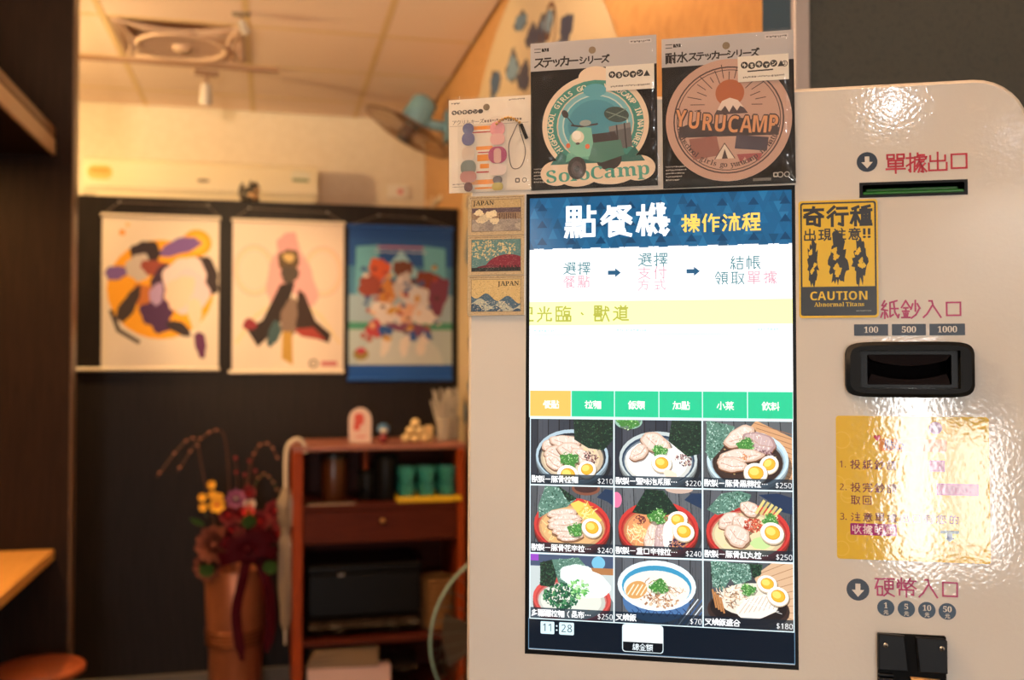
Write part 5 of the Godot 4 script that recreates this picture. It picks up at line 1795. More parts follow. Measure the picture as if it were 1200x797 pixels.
func warning_sign():
	var c := CV.new(75, 117, 10.0, rgb8(228, 190, 12), self)
	var ink := rgb8(24, 24, 26)
	var yellow := rgb8(228, 190, 12)
	c.rect(1.6, 1.8, 71.8, 113, ink, 2.4)
	c.rect(3.2, 3.4, 68.6, 85.6, yellow, 1.6)
	c.rect(3.2, 80, 68.6, 7, yellow)
	c.rect(2.6, 86, 69.8, 27.6, rgb8(30, 34, 36))
	c.han("奇行種", 4.6, 6.2, 19.5, 22.6, ink, 0.15)
	c.han("出現注意", 4.8, 28.2, 11.6, 14.2, ink, 0.12)
	c.text("!!", 64.6, 33.8, 9.6, ink, 1, "Droid Sans Bold", 1.2)
	# a plain black splash stands where the sign has its figures
	c.rng.seed = 77
	for s in [[13.5, 62, 5.0, 20], [37, 60, 9.0, 24], [58, 62, 6.5, 21]]:
		var p := PackedVector2Array()
		for k in 40:
			var a := TAU * k / 40
			var r := 1.0 + c.rng.randf_range(-0.28, 0.28)
			p.append(Vector2(s[0] + cos(a) * s[2] * r, s[1] + sin(a) * s[3] * r))
		c.poly(p, ink)
		for q in 5:
			c.oval(s[0] + c.rng.randf_range(-0.5, 0.5) * s[2], s[1] + c.rng.randf_range(-0.7, 0.7) * s[3], s[2] * 0.3, s[3] * 0.14, yellow, 0.4, 0.3)
	c.text("CAUTION", 37.6, 95.2, 8.6, yellow, 1, "Droid Sans Bold", 1.04)
	c.text("Abnormal Titans", 38, 103.8, 4.0, yellow, 1, "Droid Serif Bold", 1.0)
	c.scribble(54, 109.6, 14, 1.2, rgb8(150, 150, 140))
	var o := put("warning_sticker", card(0.0750, 0.1170, 0.0008, printed("warning_print", c.texture(), 0.35), plain("sign_yellow", yellow, 0.4), 0.003), null, self)
	o.transform = on_kiosk(177.6, 164.6, 0.15)
	tag(o, "yellow and black caution sticker beside the menu screen", "sticker")

func notice():
	var c := CV.new(140, 139.5, 7.0, rgb8(230, 192, 54), self)
	var plum := rgb8(104, 28, 60)
	var magenta := rgb8(160, 20, 110)
	c.rng.seed = 3
	for k in 14:
		c.ring(c.rng.randf() * 60, c.rng.randf() * 139, c.rng.randf_range(3, 8), 1.2, rgb8(236, 200, 74))
	# heading on an orange tag with a heart
	c.rect(40, 22, 62, 12, rgb8(222, 138, 40), 2.5)
	c.han("貼心", 45, 23.6, 8.6, 9.6, rgb8(60, 40, 90), 0.11)
	c.oval(92, 11, 6, 6, rgb8(150, 90, 140))
	c.oval(37.0, 20.4, 1.7, 1.7, rgb8(196, 30, 60))
	c.oval(40.0, 20.0, 1.7, 1.7, rgb8(196, 30, 60))
	c.poly(PackedVector2Array([Vector2(35.4, 21.0), Vector2(41.7, 20.6), Vector2(38.8, 24.6)]), rgb8(196, 30, 60))
	for k in 3:
		c.text("%d." % (k + 1), 3.2, [47.6, 69.8, 98.6][k], 6.2, plum, 0, "Droid Sans")
	c.han("投紙鈔請", 13.4, 43, 8.8, 11.2, plum, 0.1)
	c.han("投完鈔請", 13.4, 65.4, 8.8, 11.2, plum, 0.1)
	c.han("取回", 13.4, 77.6, 8.6, 10.8, plum, 0.1)
	c.han("注意單據出口有您的", 13.4, 94.2, 8.6, 11.2, plum, 0.1)
	c.rect(86, 42, 14, 11, magenta, 1)
	c.rect(92, 64, 38, 11.4, magenta, 1)
	c.rect(12.6, 104.6, 43, 11.4, magenta, 1)
	c.han("收據明細", 14.0, 106, 8.6, 10.4, rgb8(240, 216, 220), 0.1)
	c.rect(96, 110, 15, 8, rgb8(240, 226, 80), 1)
	c.rect(95, 109, 17, 3, rgb8(30, 60, 50), 0.5)
	c.poly(PackedVector2Array([Vector2(101, 112), Vector2(106, 112), Vector2(106, 116), Vector2(108, 116), Vector2(103.5, 120), Vector2(99, 116), Vector2(101, 116)]), rgb8(40, 60, 120))
	var m := printed("notice_print", c.texture(), 0.07)
	m.heightmap_enabled = true
	m.heightmap_texture = noise(22, 0.036, [], 2, 512)
	m.heightmap_scale = 0.0046
	m.uv1_scale = Vector3.ONE
	var o := put("instruction_sticker", card(0.1400, 0.1395, 0.0004, m, plain("notice_yellow", rgb8(230, 192, 54), 0.4), 0.003), null, self)
	o.transform = on_kiosk(243.9, -60.0, 0.1)
	tag(o, "yellow instruction sticker with numbered lines below the banknote slot", "sticker")

# ---------------------------------------------------------------- things on and above the dark wall
func soft_patch(c: CV, x: float, y: float, rx: float, ry: float, col: Color, turn := 0.0, wob := 0.15):
	c.oval(x, y, rx, ry, col, turn, wob)

# stand-ins for the printed characters: patches of the same colours in the same places, no figures
func scroll_print(k: int) -> CV:
	var c := CV.new(486, 670, 1.3, rgb8(226, 214, 200), self)
	c.rng.seed = 60 + k
	var big := {}
	match k:
		0:
			var amber := rgb8(238, 166, 30)
			c.oval(243, 320, 222, 218, amber)
			c.oval(392, 112, 62, 60, amber)
			c.oval(392, 112, 44, 42, rgb8(244, 186, 60))
			c.rect(70, 62, 24, 24, rgb8(240, 150, 50), 5)
			c.oval(104, 40, 8, 8, rgb8(240, 180, 90))
			soft_patch(c, 320, 130, 92, 34, rgb8(118, 88, 160), -0.35)
			soft_patch(c, 60, 250, 50, 30, rgb8(112, 84, 156), -0.2)
			soft_patch(c, 180, 165, 62, 58, rgb8(46, 34, 46), 0.3)
			soft_patch(c, 150, 225, 50, 60, rgb8(196, 186, 180), 0.2)
			soft_patch(c, 215, 225, 58, 34, rgb8(150, 70, 60), 0.1)
			soft_patch(c, 250, 290, 46, 80, rgb8(62, 38, 66), 0.1)
			soft_patch(c, 180, 350, 60, 48, rgb8(190, 110, 50), 0.6)
			soft_patch(c, 110, 390, 30, 88, rgb8(58, 46, 46), 0.5)
			soft_patch(c, 230, 430, 66, 76, rgb8(74, 40, 86), -0.2, 0.25)
			soft_patch(c, 430, 250, 50, 90, rgb8(48, 38, 46), -0.4)
			soft_patch(c, 345, 270, 92, 96, rgb8(232, 208, 212), 0.2, 0.12)
			soft_patch(c, 360, 330, 84, 100, rgb8(226, 200, 212), 0.2, 0.12)
			soft_patch(c, 320, 330, 56, 80, rgb8(240, 204, 186), 0.5)
			soft_patch(c, 225, 340, 28, 50, rgb8(176, 150, 196), 0.2)
			soft_patch(c, 385, 420, 30, 70, rgb8(238, 206, 188), -0.1)
			soft_patch(c, 320, 490, 56, 26, rgb8(46, 36, 46), 0.5)
			soft_patch(c, 410, 560, 24, 60, rgb8(96, 44, 92), -0.15)
			c.line([Vector2(40, 420), Vector2(70, 500), Vector2(150, 550)], 18, rgb8(64, 56, 58))
		1:
			c.im.fill(rgb8(228, 212, 200))
			var pinkline := rgb8(226, 190, 184)
			for s in [-1.0, 1.0]:
				for q in 3:
					var pts := []
					for i in 30:
						var a := TAU * i / 29.0
						pts.append(Vector2(243 + s * (150 + cos(a) * (84 - q * 8)), 220 + sin(a) * (110 - q * 10)))
					c.line(pts, 9, [pinkline, rgb8(230, 214, 176), rgb8(232, 202, 196)][q])
				c.line([Vector2(243 + s * 40, 350), Vector2(243 + s * 140, 420), Vector2(243 + s * 226, 540)], 12, rgb8(228, 208, 168))
			soft_patch(c, 215, 240, 60, 160, rgb8(224, 172, 176), 0.25)
			soft_patch(c, 290, 240, 60, 140, rgb8(222, 170, 176), -0.4)
			soft_patch(c, 238, 110, 46, 66, rgb8(218, 164, 170), 0.1)
			soft_patch(c, 243, 180, 46, 60, rgb8(96, 78, 56), 0.0)
			soft_patch(c, 246, 235, 40, 40, rgb8(80, 70, 66), 0.0)
			soft_patch(c, 242, 160, 26, 20, rgb8(206, 176, 120), 0.2)
			c.poly(PackedVector2Array([Vector2(205, 280), Vector2(270, 270), Vector2(230, 420), Vector2(150, 520), Vector2(110, 560), Vector2(60, 480), Vector2(130, 440)]), rgb8(40, 30, 34))
			c.poly(PackedVector2Array([Vector2(284, 300), Vector2(312, 320), Vector2(360, 440), Vector2(430, 500), Vector2(420, 540), Vector2(300, 500), Vector2(270, 470)]), rgb8(52, 34, 34))
			c.poly(PackedVector2Array([Vector2(260, 480), Vector2(350, 470), Vector2(410, 530), Vector2(300, 512)]), rgb8(160, 60, 56))
			soft_patch(c, 75, 460, 30, 26, rgb8(140, 44, 60))
			soft_patch(c, 180, 500, 26, 60, rgb8(60, 90, 100), 0.3)
			soft_patch(c, 246, 430, 36, 90, rgb8(128, 108, 100), 0.1)
			c.poly(PackedVector2Array([Vector2(216, 490), Vector2(258, 490), Vector2(262, 640), Vector2(214, 610)]), rgb8(186, 148, 70))
			c.ring(352, 632, 16, 7, rgb8(60, 54, 54))
			c.rect(386, 622, 72, 22, rgb8(196, 110, 120), 4)
		2:
			c.im.fill(rgb8(70, 132, 176))
			c.rect(0, 0, 486, 54, rgb8(16, 74, 152))
			c.rect(0, 54, 486, 120, rgb8(26, 84, 160))
			c.rect(0, 608, 486, 62, rgb8(14, 84, 178))
			for s in [-1.0, 1.0]:
				c.poly(PackedVector2Array([Vector2(243 + s * 100, 80), Vector2(243 + s * 210, 90), Vector2(243 + s * 214, 300), Vector2(243 + s * 120, 300)]), rgb8(104, 178, 204))
			c.poly(PackedVector2Array([Vector2(140, 220), Vector2(243, 100), Vector2(340, 220)]), rgb8(150, 200, 220))
			c.rect(0, 300, 486, 120, rgb8(156, 184, 206))
			c.rect(0, 420, 486, 36, rgb8(70, 150, 130))
			c.rect(0, 452, 486, 160, rgb8(176, 196, 206))
			c.oval(243, 610, 200, 150, rgb8(196, 208, 214))
			c.rect(0, 606, 486, 66, rgb8(14, 84, 178))
			c.rect(130, 84, 220, 10, rgb8(180, 130, 160))
			c.scribble(120, 104, 240, 10, rgb8(200, 206, 220))
			for q in [[140, 190, 50, 52, rgb8(208, 92, 60)], [250, 190, 46, 46, rgb8(110, 64, 54)], [370, 240, 56, 50, rgb8(128, 62, 52)], [100, 260, 60, 50, rgb8(150, 70, 62)], [180, 290, 40, 60, rgb8(196, 130, 70)], [250, 260, 40, 60, rgb8(196, 190, 196)], [330, 320, 90, 60, rgb8(214, 214, 222)], [420, 300, 46, 90, rgb8(120, 60, 90)], [170, 380, 70, 50, rgb8(222, 214, 216)], [270, 380, 50, 50, rgb8(222, 176, 156)], [350, 390, 60, 40, rgb8(226, 222, 226)], [120, 450, 40, 40, rgb8(186, 70, 80)], [290, 450, 110, 26, rgb8(126, 76, 110)], [170, 460, 34, 26, rgb8(44, 90, 170)], [290, 480, 30, 22, rgb8(44, 90, 170)], [360, 480, 30, 22, rgb8(44, 90, 170)], [170, 520, 22, 50, rgb8(228, 222, 220)], [260, 520, 22, 50, rgb8(228, 222, 220)], [340, 520, 22, 50, rgb8(228, 222, 220)]]:
				soft_patch(c, q[0], q[1], q[2], q[3], q[4], 0.2, 0.2)
			for q in 60:
				c.oval(60 + c.rng.randf() * 360, 160 + c.rng.randf() * 340, 9 + c.rng.randf() * 8, 7 + c.rng.randf() * 7, [rgb8(230, 222, 224), rgb8(60, 96, 160), rgb8(170, 74, 66), rgb8(90, 56, 70), rgb8(222, 180, 150), rgb8(200, 150, 60)][q % 6], 0, 0.2)
			c.oval(56, 560, 36, 26, rgb8(150, 130, 70))
			c.oval(56, 545, 22, 14, rgb8(190, 60, 90))
	return c

func wall_scroll(k: int, label: String, x0: float, x1: float, top: float, bottom: float, rod0: float, rod1: float, cord: Array, rodmat: Material):
	var t := thing("wall_scroll", label, "wall scroll", here((x0 + x1) / 2, bottom, PANEL + 0.012), "hanging scrolls on the dark wall")
	var w := x1 - x0
	var h := top - bottom
	var mid := (x0 + x1) / 2
	var rows := []
	for i in 21:
		var r := PackedVector3Array()
		for j in 25:
			var u := j / 24.0
			var v := i / 20.0
			var z := 0.004 * sin(u * 9.0 + k) * v + 0.003 * sin(u * 4.0 + v * 5.0 + k * 2.0) * v * (1.0 - v) * 4.0
			r.append(Vector3((u - 0.5) * w, h * (1.0 - v), z))
		rows.append(r)
	obj("cloth", mb().sheet(rows), printed("scroll_%d" % k, scroll_print(k).texture(), 0.75), t)
	obj("rod", mb().tube([Vector3(-w / 2 - 0.006, h, 0), Vector3(w / 2 + 0.006, h, 0)], 0.008, 10), rodmat, t)
	obj("rod", mb().tube([Vector3(rod0 - mid, 0, 0), Vector3(rod1 - mid, 0, 0)], 0.009, 10), rodmat, t)
	var pts := []
	for p in cord:
		pts.append(Vector3(p[0] - mid, p[1] - bottom, 0))
	obj("hanging_cord", mb().tube(pts, 0.0013, 5), plain("cord_%d" % k, rgb8(150, 136, 120), 0.6), t)
	for p in cord.slice(1, 3):
		obj("hook", mb().tube([Vector3(p[0] - mid, p[1] - bottom + 0.002, -0.012), Vector3(p[0] - mid, p[1] - bottom + 0.002, 0.004)], 0.003, 6), M.white_plastic, t)

func back_wall_things():
	var ivory := plain("ivory_rod", rgb8(222, 212, 196), 0.4)
	var royal := plain("blue_rod", rgb8(20, 88, 180), 0.5)
	wall_scroll(0, "white hanging scroll with a big amber disc and purple patches", -0.712, -0.226, 2.085, 1.417, -0.830, -0.222, [[-0.706, 2.09], [-0.643, 2.143], [-0.274, 2.141], [-0.226, 2.093]], ivory)
	wall_scroll(1, "pale pink hanging scroll with dark sweeping shapes in its middle", -0.168, 0.321, 2.081, 1.404, -0.183, 0.323, [[-0.162, 2.086], [-0.098, 2.136], [0.247, 2.128], [0.315, 2.086]], ivory)
	wall_scroll(2, "bright blue hanging scroll with a crowded colourful print", 0.344, 0.822, 2.072, 1.369, 0.338, 0.823, [[0.350, 2.076], [0.480, 2.124], [0.690, 2.118], [0.818, 2.078]], royal)
	air_conditioner()
	cat()
	wall_fan()
	# a small notice plate on the back wall, and a hook rail on the orange wall
	var plate := thing("wall_plate", "small white plate with a pink mark on back wall", "plate", here(0.70, 2.42, BACK))
	obj("plate", mb().box(Vector3(0, 0, 0.006), Vector3(0.12, 0.075, 0.012), 0.003), M.white_plastic, plate)
	obj("mark", mb().plate(disc(0.016, 16), 0.012, 0.0125), plain("pink_mark", rgb8(214, 110, 120), 0.5), plate, Vector3(0.012, 0, 0))
	var hk := thing("wall_hooks", "pair of small cream hooks on the orange wall by the corner", "hooks", here(RIGHT, 2.30, -5.2, -PI / 2))
	obj("rail", mb().box(Vector3(0, 0, 0.006), Vector3(0.26, 0.03, 0.012), 0.003), ivory, hk)
	for s in [-1.0, 1.0]:
		obj("hook", mb().tube(curve([Vector3(0.07 * s, 0.0, 0.012), Vector3(0.07 * s, -0.02, 0.03), Vector3(0.07 * s, 0.012, 0.045)], 5), 0.005, 6), ivory, hk)

func air_conditioner():
	var t := thing("air_conditioner", "long cream wall air conditioner with an orange lower edge", "air conditioner", here(-0.35, 2.295, BACK))
	var shell := plain("ac_cream", rgb8(236, 226, 200), 0.3)
	# profile in y and z, swept along x
	var prof := [Vector2(0.0, 0.0), Vector2(0.17, 0.0), Vector2(0.205, 0.015), Vector2(0.22, 0.045), Vector2(0.222, 0.10), Vector2(0.218, 0.18), Vector2(0.205, 0.205), Vector2(0.18, 0.214), Vector2(0.0, 0.214)]
	var b := mb()
	var hw := 0.588
	for i in prof.size() - 1:
		var p: Vector2 = prof[i]
		var q: Vector2 = prof[i + 1]
		var nn := Vector3(0, -(q.x - p.x), q.y - p.y).normalized()
		b.facing(Vector3(-hw, p.y, p.x), Vector3(hw, p.y, p.x), Vector3(hw, q.y, q.x), Vector3(-hw, q.y, q.x), nn)
	var poly := PackedVector2Array()
	for p in prof:
		poly.append(p)
	var ix := Geometry2D.triangulate_polygon(poly)
	for s in [-1.0, 1.0]:
		for i in range(0, ix.size(), 3):
			var v := []
			for k in 3:
				v.append(Vector3(s * hw, poly[ix[i + k]].y, poly[ix[i + k]].x))
			var nn := Vector3(s, 0, 0)
			b.tri(v[0], v[1], v[2], nn, nn, nn)
	obj("casing", b, shell, t)
	obj("front_seam", mb().box(Vector3(0, 0.052, 0.2225), Vector3(1.16, 0.003, 0.003)), plain("seam_grey", rgb8(150, 136, 110), 0.6), t)
	obj("lower_flap", mb().box(Vector3(0.02, 0.022, 0.205), Vector3(1.09, 0.034, 0.012), 0.004), shell, t)
	var badge := obj("maker_badge", mb().plate(PackedVector2Array(disc(1.0, 24)), 0.0, 0.02), plain("badge_grey", rgb8(120, 108, 90), 0.4), t, Vector3(0.0, 0.105, 0.218))
	badge.scale = Vector3(0.032, 0.009, 0.3)
	var sl := obj("round_sticker", mb().plate(rrect(0.122, 0.074, 0.034, 6), 0.0, 0.001), plain("sticker_amber", rgb8(226, 190, 110), 0.4), t, Vector3(-0.508, 0.128, 0.222))
	obj("sticker_print", mb().plate(rrect(0.090, 0.032, 0.014, 5), 0.001, 0.0014), plain("sticker_gold", rgb8(206, 158, 70), 0.4), sl, Vector3(0, 0.008, 0))
	var sr := obj("oval_sticker", mb().plate(rrect(0.102, 0.060, 0.026, 6), 0.0, 0.001), plain("sticker_pale", rgb8(226, 224, 206), 0.4), t, Vector3(0.500, 0.146, 0.222))
	obj("sticker_print", mb().plate(rrect(0.090, 0.016, 0.007, 5), 0.001, 0.0014), plain("sticker_green", rgb8(120, 140, 90), 0.4), sr, Vector3(0, -0.018, 0))

func cat():
	var t := thing("cat_figurine", "small black animal figurine with tan chest on the panel ledge", "figurine", here(-0.10, 2.17, PANEL - 0.06, -0.9))
	var black := plain("fur_black", rgb8(44, 36, 32), 0.6)
	var tan := plain("fur_tan", rgb8(196, 156, 112), 0.6)
	obj("body", mb().ball(Vector3(-0.008, 0.038, 0), Vector3(0.050, 0.038, 0.032), 14, 10).ball(Vector3(0.034, 0.060, 0), Vector3(0.026, 0.028, 0.026), 14, 10).ball(Vector3(0.032, 0.014, 0.018), Vector3(0.014, 0.014, 0.012), 10, 8).ball(Vector3(0.032, 0.014, -0.018), Vector3(0.014, 0.014, 0.012), 10, 8), black, t)
	obj("chest", mb().ball(Vector3(0.030, 0.028, 0.0), Vector3(0.022, 0.022, 0.026), 12, 8), tan, t)
	obj("muzzle", mb().ball(Vector3(0.052, 0.054, 0), Vector3(0.012, 0.012, 0.014), 10, 8), tan, t)
	for s in [-1.0, 1.0]:
		obj("ear", mb(Transform3D(Basis(), Vector3(0.030, 0.080, 0.014 * s))).lathe([Vector2(0.010, 0.0), Vector2(0.005, 0.012), Vector2(0.0, 0.020)], 10), black, t)
	obj("tail", mb().tube(curve([Vector3(-0.05, 0.03, 0), Vector3(-0.066, 0.05, 0), Vector3(-0.056, 0.078, 0), Vector3(-0.05, 0.098, 0)], 5), [0.008, 0.008, 0.008, 0.008, 0.008, 0.008, 0.009, 0.009, 0.009, 0.009, 0.009, 0.008, 0.007, 0.006, 0.005, 0.004], 8), black, t)

# rings and wires of a fan guard, in the plane z = 0, bulging by depth towards +z
func guard(r: float, depth: float, wires: int, wire: float, rings: int) -> MB:
	var b := mb()
	for k in wires:
		var a := TAU * k / wires
		var pts := []
		for i in 7:
			var f := i / 6.0
			var rr := lerpf(0.18, 1.0, f) * r
			pts.append(Vector3(cos(a + f * 0.25) * rr, sin(a + f * 0.25) * rr, depth * (1.0 - pow(f, 2.4))))
		b.tube(pts, wire, 4)
	for k in rings:
		var f := lerpf(0.45, 1.0, k / maxf(1.0, rings - 1.0))
		var pts := []
		for i in 40:
			var a := TAU * i / 40
			pts.append(Vector3(cos(a) * f * r, sin(a) * f * r, depth * (1.0 - pow((f - 0.18) / 0.82, 2.4))))
		b.tube(pts, wire * (2.2 if k == rings - 1 else 1.2), 5, true)
	return b

func blade(r: float, count: int) -> MB:
	var b := mb()
	var rows := []
	for i in 6:
		var row := PackedVector3Array()
		for j in 6:
			var rr := lerpf(0.16, 0.88, i / 5.0) * r
			var half := lerpf(0.35, 0.62, i / 5.0)
			var a := (j / 5.0 - 0.5) * half * 4.8 / count
			row.append(Vector3(cos(a) * rr, sin(a) * rr, (j / 5.0 - 0.5) * 0.035))
		rows.append(row)
	b.sheet(rows)
	return b

func wall_fan():
	var mid := Vector3(0.652, 2.588, -4.9)
	var away := (mid - EYE).normalized()
	var rt := away.cross(Vector3.UP).normalized()
	var axis := (rt * -0.47 + rt.cross(away) * -0.81 - away * 0.2).normalized()
	var side := axis.cross(Vector3.UP).normalized()
	var basis := Basis(side, axis.cross(side), axis).orthonormalized()
	var t := thing("wall_fan", "blue wall-mounted fan with round wire guard tilted downward", "fan", Transform3D(Basis(), mid))
	var blue := plain("fan_blue", rgb8(122, 170, 190), 0.45)
	var wire := plain("fan_wire", rgb8(146, 112, 88), 0.4, 0.4)
	var fx := Transform3D(basis, Vector3.ZERO)
	var g := obj("front_guard", guard(0.232, 0.035, 34, 0.0015, 5), wire, t)
	g.transform = fx
	var g2 := obj("rear_guard", guard(0.232, -0.045, 34, 0.0015, 4), wire, t)
	g2.transform = fx
	plain("blade_pale", rgb8(206, 186, 164), 0.4)
	for k in 3:
		var bl := obj("blade", blade(0.22, 3), M.blade_pale, t)
		bl.transform = fx * Transform3D(Basis(Vector3.BACK, TAU * k / 3), Vector3.ZERO)
	var hub := obj("hub_cap", mb(Transform3D(Basis(Vector3.RIGHT, PI / 2), Vector3.ZERO)).lathe([Vector2(0, 0.056), Vector2(0.03, 0.052), Vector2(0.04, 0.044), Vector2(0.04, -0.03)], 18), plain("hub_dark", rgb8(70, 62, 66), 0.5), t)
	hub.transform = fx
	var mot := obj("motor_housing", mb(Transform3D(Basis(Vector3.RIGHT, PI / 2), Vector3.ZERO)).lathe([Vector2(0, -0.20), Vector2(0.04, -0.197), Vector2(0.062, -0.18), Vector2(0.070, -0.10), Vector2(0.066, -0.05), Vector2(0.0, -0.05)], 20), blue, t)
	mot.transform = fx
	var from: Vector3 = basis * Vector3(0, 0, -0.10)
	var wall := Vector3(RIGHT - 0.652, 0.035, 0.0)
	obj("arm", mb().tube([from + Vector3(0.03, -0.02, 0), from.lerp(wall, 0.5) + Vector3(0, -0.02, 0), wall], 0.026, 10), blue, t)
	obj("mounting_plate", mb().box(wall + Vector3(-0.008, 0, 0), Vector3(0.016, 0.16, 0.10), 0.005), blue, t)
	obj("pull_cord", mb().tube([from + Vector3(0.04, -0.05, 0), from + Vector3(0.04, -0.24, 0)], 0.0012, 4), wire, t)

# ---------------------------------------------------------------- under the ceiling
func ceiling_things():
	# a square air-circulating fan set into one bay of the ceiling
	var t := thing("ceiling_fan", "square recessed ceiling fan with round grille in curved frame", "ceiling fan", here(-0.381, CEIL, -4.495))
	var cream := plain("fan_cream", rgb8(210, 182, 160), 0.45)
	var s := 0.257
	obj("recess", mb().box(Vector3(0, 0.16, 0), Vector3(2 * s, 0.02, 2 * s)).box(Vector3(s, 0.08, 0), Vector3(0.01, 0.16, 2 * s)).box(Vector3(-s, 0.08, 0), Vector3(0.01, 0.16, 2 * s)).box(Vector3(0, 0.08, s), Vector3(2 * s, 0.16, 0.01)).box(Vector3(0, 0.08, -s), Vector3(2 * s, 0.16, 0.01)), cream, t)
	obj("ring", mb(Transform3D(Basis(), Vector3(0, -0.024, 0))).lathe([Vector2(0.168, 0.0), Vector2(0.174, -0.008), Vector2(0.186, -0.009), Vector2(0.193, 0.0), Vector2(0.186, 0.008), Vector2(0.172, 0.008), Vector2(0.168, 0.0)], 40), cream, t)
	for k in 4:
		var a := PI / 4 + k * PI / 2
		var out := Vector3(cos(a), 0, sin(a))
		var across := Vector3(-sin(a), 0, cos(a))
		for q in [-1.0, 1.0]:
			obj("corner_arm", mb().tube(curve([out * 0.19 + across * 0.075 * q + Vector3(0, -0.024, 0), out * 0.235 + across * 0.05 * q + Vector3(0, -0.018, 0), out * 0.285 + across * 0.022 * q + Vector3(0, -0.008, 0), out * 0.345 + across * 0.006 * q + Vector3(0, 0.0, 0)], 4), 0.007, 6), cream, t)
		# curved edge between two corners
		var b := PI / 4 + (k + 1) * PI / 2
		var pts := []
		for i in 11:
			var f := i / 10.0
			var p := Vector3(cos(a), 0, sin(a)).lerp(Vector3(cos(b), 0, sin(b)), f) * 0.345
			var inw := sin(f * PI)
			p -= p.normalized() * inw * 0.030
			pts.append(p + Vector3(0, -0.006 - 0.014 * inw, 0))
		obj("edge_bar", mb().tube(pts, 0.006, 6), cream, t)
	for k in 9:
		var z := (k - 4) * 0.040
		var half := sqrt(maxf(0.0, 0.178 * 0.178 - z * z))
		obj("louvre", mb(Transform3D(Basis(Vector3.RIGHT, 0.6), Vector3(0, -0.020, z))).box(Vector3.ZERO, Vector3(half * 2, 0.003, 0.024)), cream, t)
	obj("hub", mb(Transform3D(Basis(), Vector3(0, -0.032, 0))).lathe([Vector2(0.040, 0.012), Vector2(0.038, -0.004), Vector2(0.026, -0.010), Vector2(0.0, -0.014)], 24), cream, t)
	# a track with two spotlights
	var grey := plain("track_grey", rgb8(150, 118, 100), 0.5)
	var r := thing("lighting_track", "slim grey lighting track fixed under the ceiling tiles", "track", here(-0.42, CEIL, -4.80))
	obj("rail", mb().box(Vector3(0, -0.010, 0), Vector3(0.90, 0.018, 0.022), 0.002), grey, r)
	spot_head("small grey spotlight hanging from the lighting track", Vector3(-0.298, CEIL - 0.035, -4.80), 0.2, 0.25, grey, 1.0)
	spot_head("small dark spotlight fixed to ceiling beside the square fan", Vector3(-0.122, CEIL, -4.06), -0.3, 1.2, plain("spot_dark", rgb8(120, 108, 96), 0.4), 0.62)

func spot_head(label: String, at: Vector3, turn: float, tilt: float, m: Material, size: float):
	var t := thing("track_spotlight", label, "spotlight", Transform3D(Basis(Vector3.UP, turn).scaled(Vector3.ONE * size), at), "spotlights under the ceiling")
	obj("adapter", mb().box(Vector3(0, -0.010, 0), Vector3(0.11, 0.02, 0.036), 0.003), m, t)
	obj("stem", mb().tube([Vector3(0, -0.02, 0), Vector3(0, -0.055, 0)], 0.007, 8), m, t)
	var head := obj("lamp_head", mb(Transform3D(Basis(Vector3.RIGHT, tilt), Vector3(0, -0.055, 0))).lathe([Vector2(0.0, 0.0), Vector2(0.018, -0.002), Vector2(0.026, -0.02), Vector2(0.030, -0.10), Vector2(0.026, -0.10), Vector2(0.022, -0.07), Vector2(0.0, -0.065)], 18), plain("spot_shell_%d" % M.size(), rgb8(196, 190, 184), 0.4), t)
	head.name = "lamp_head"

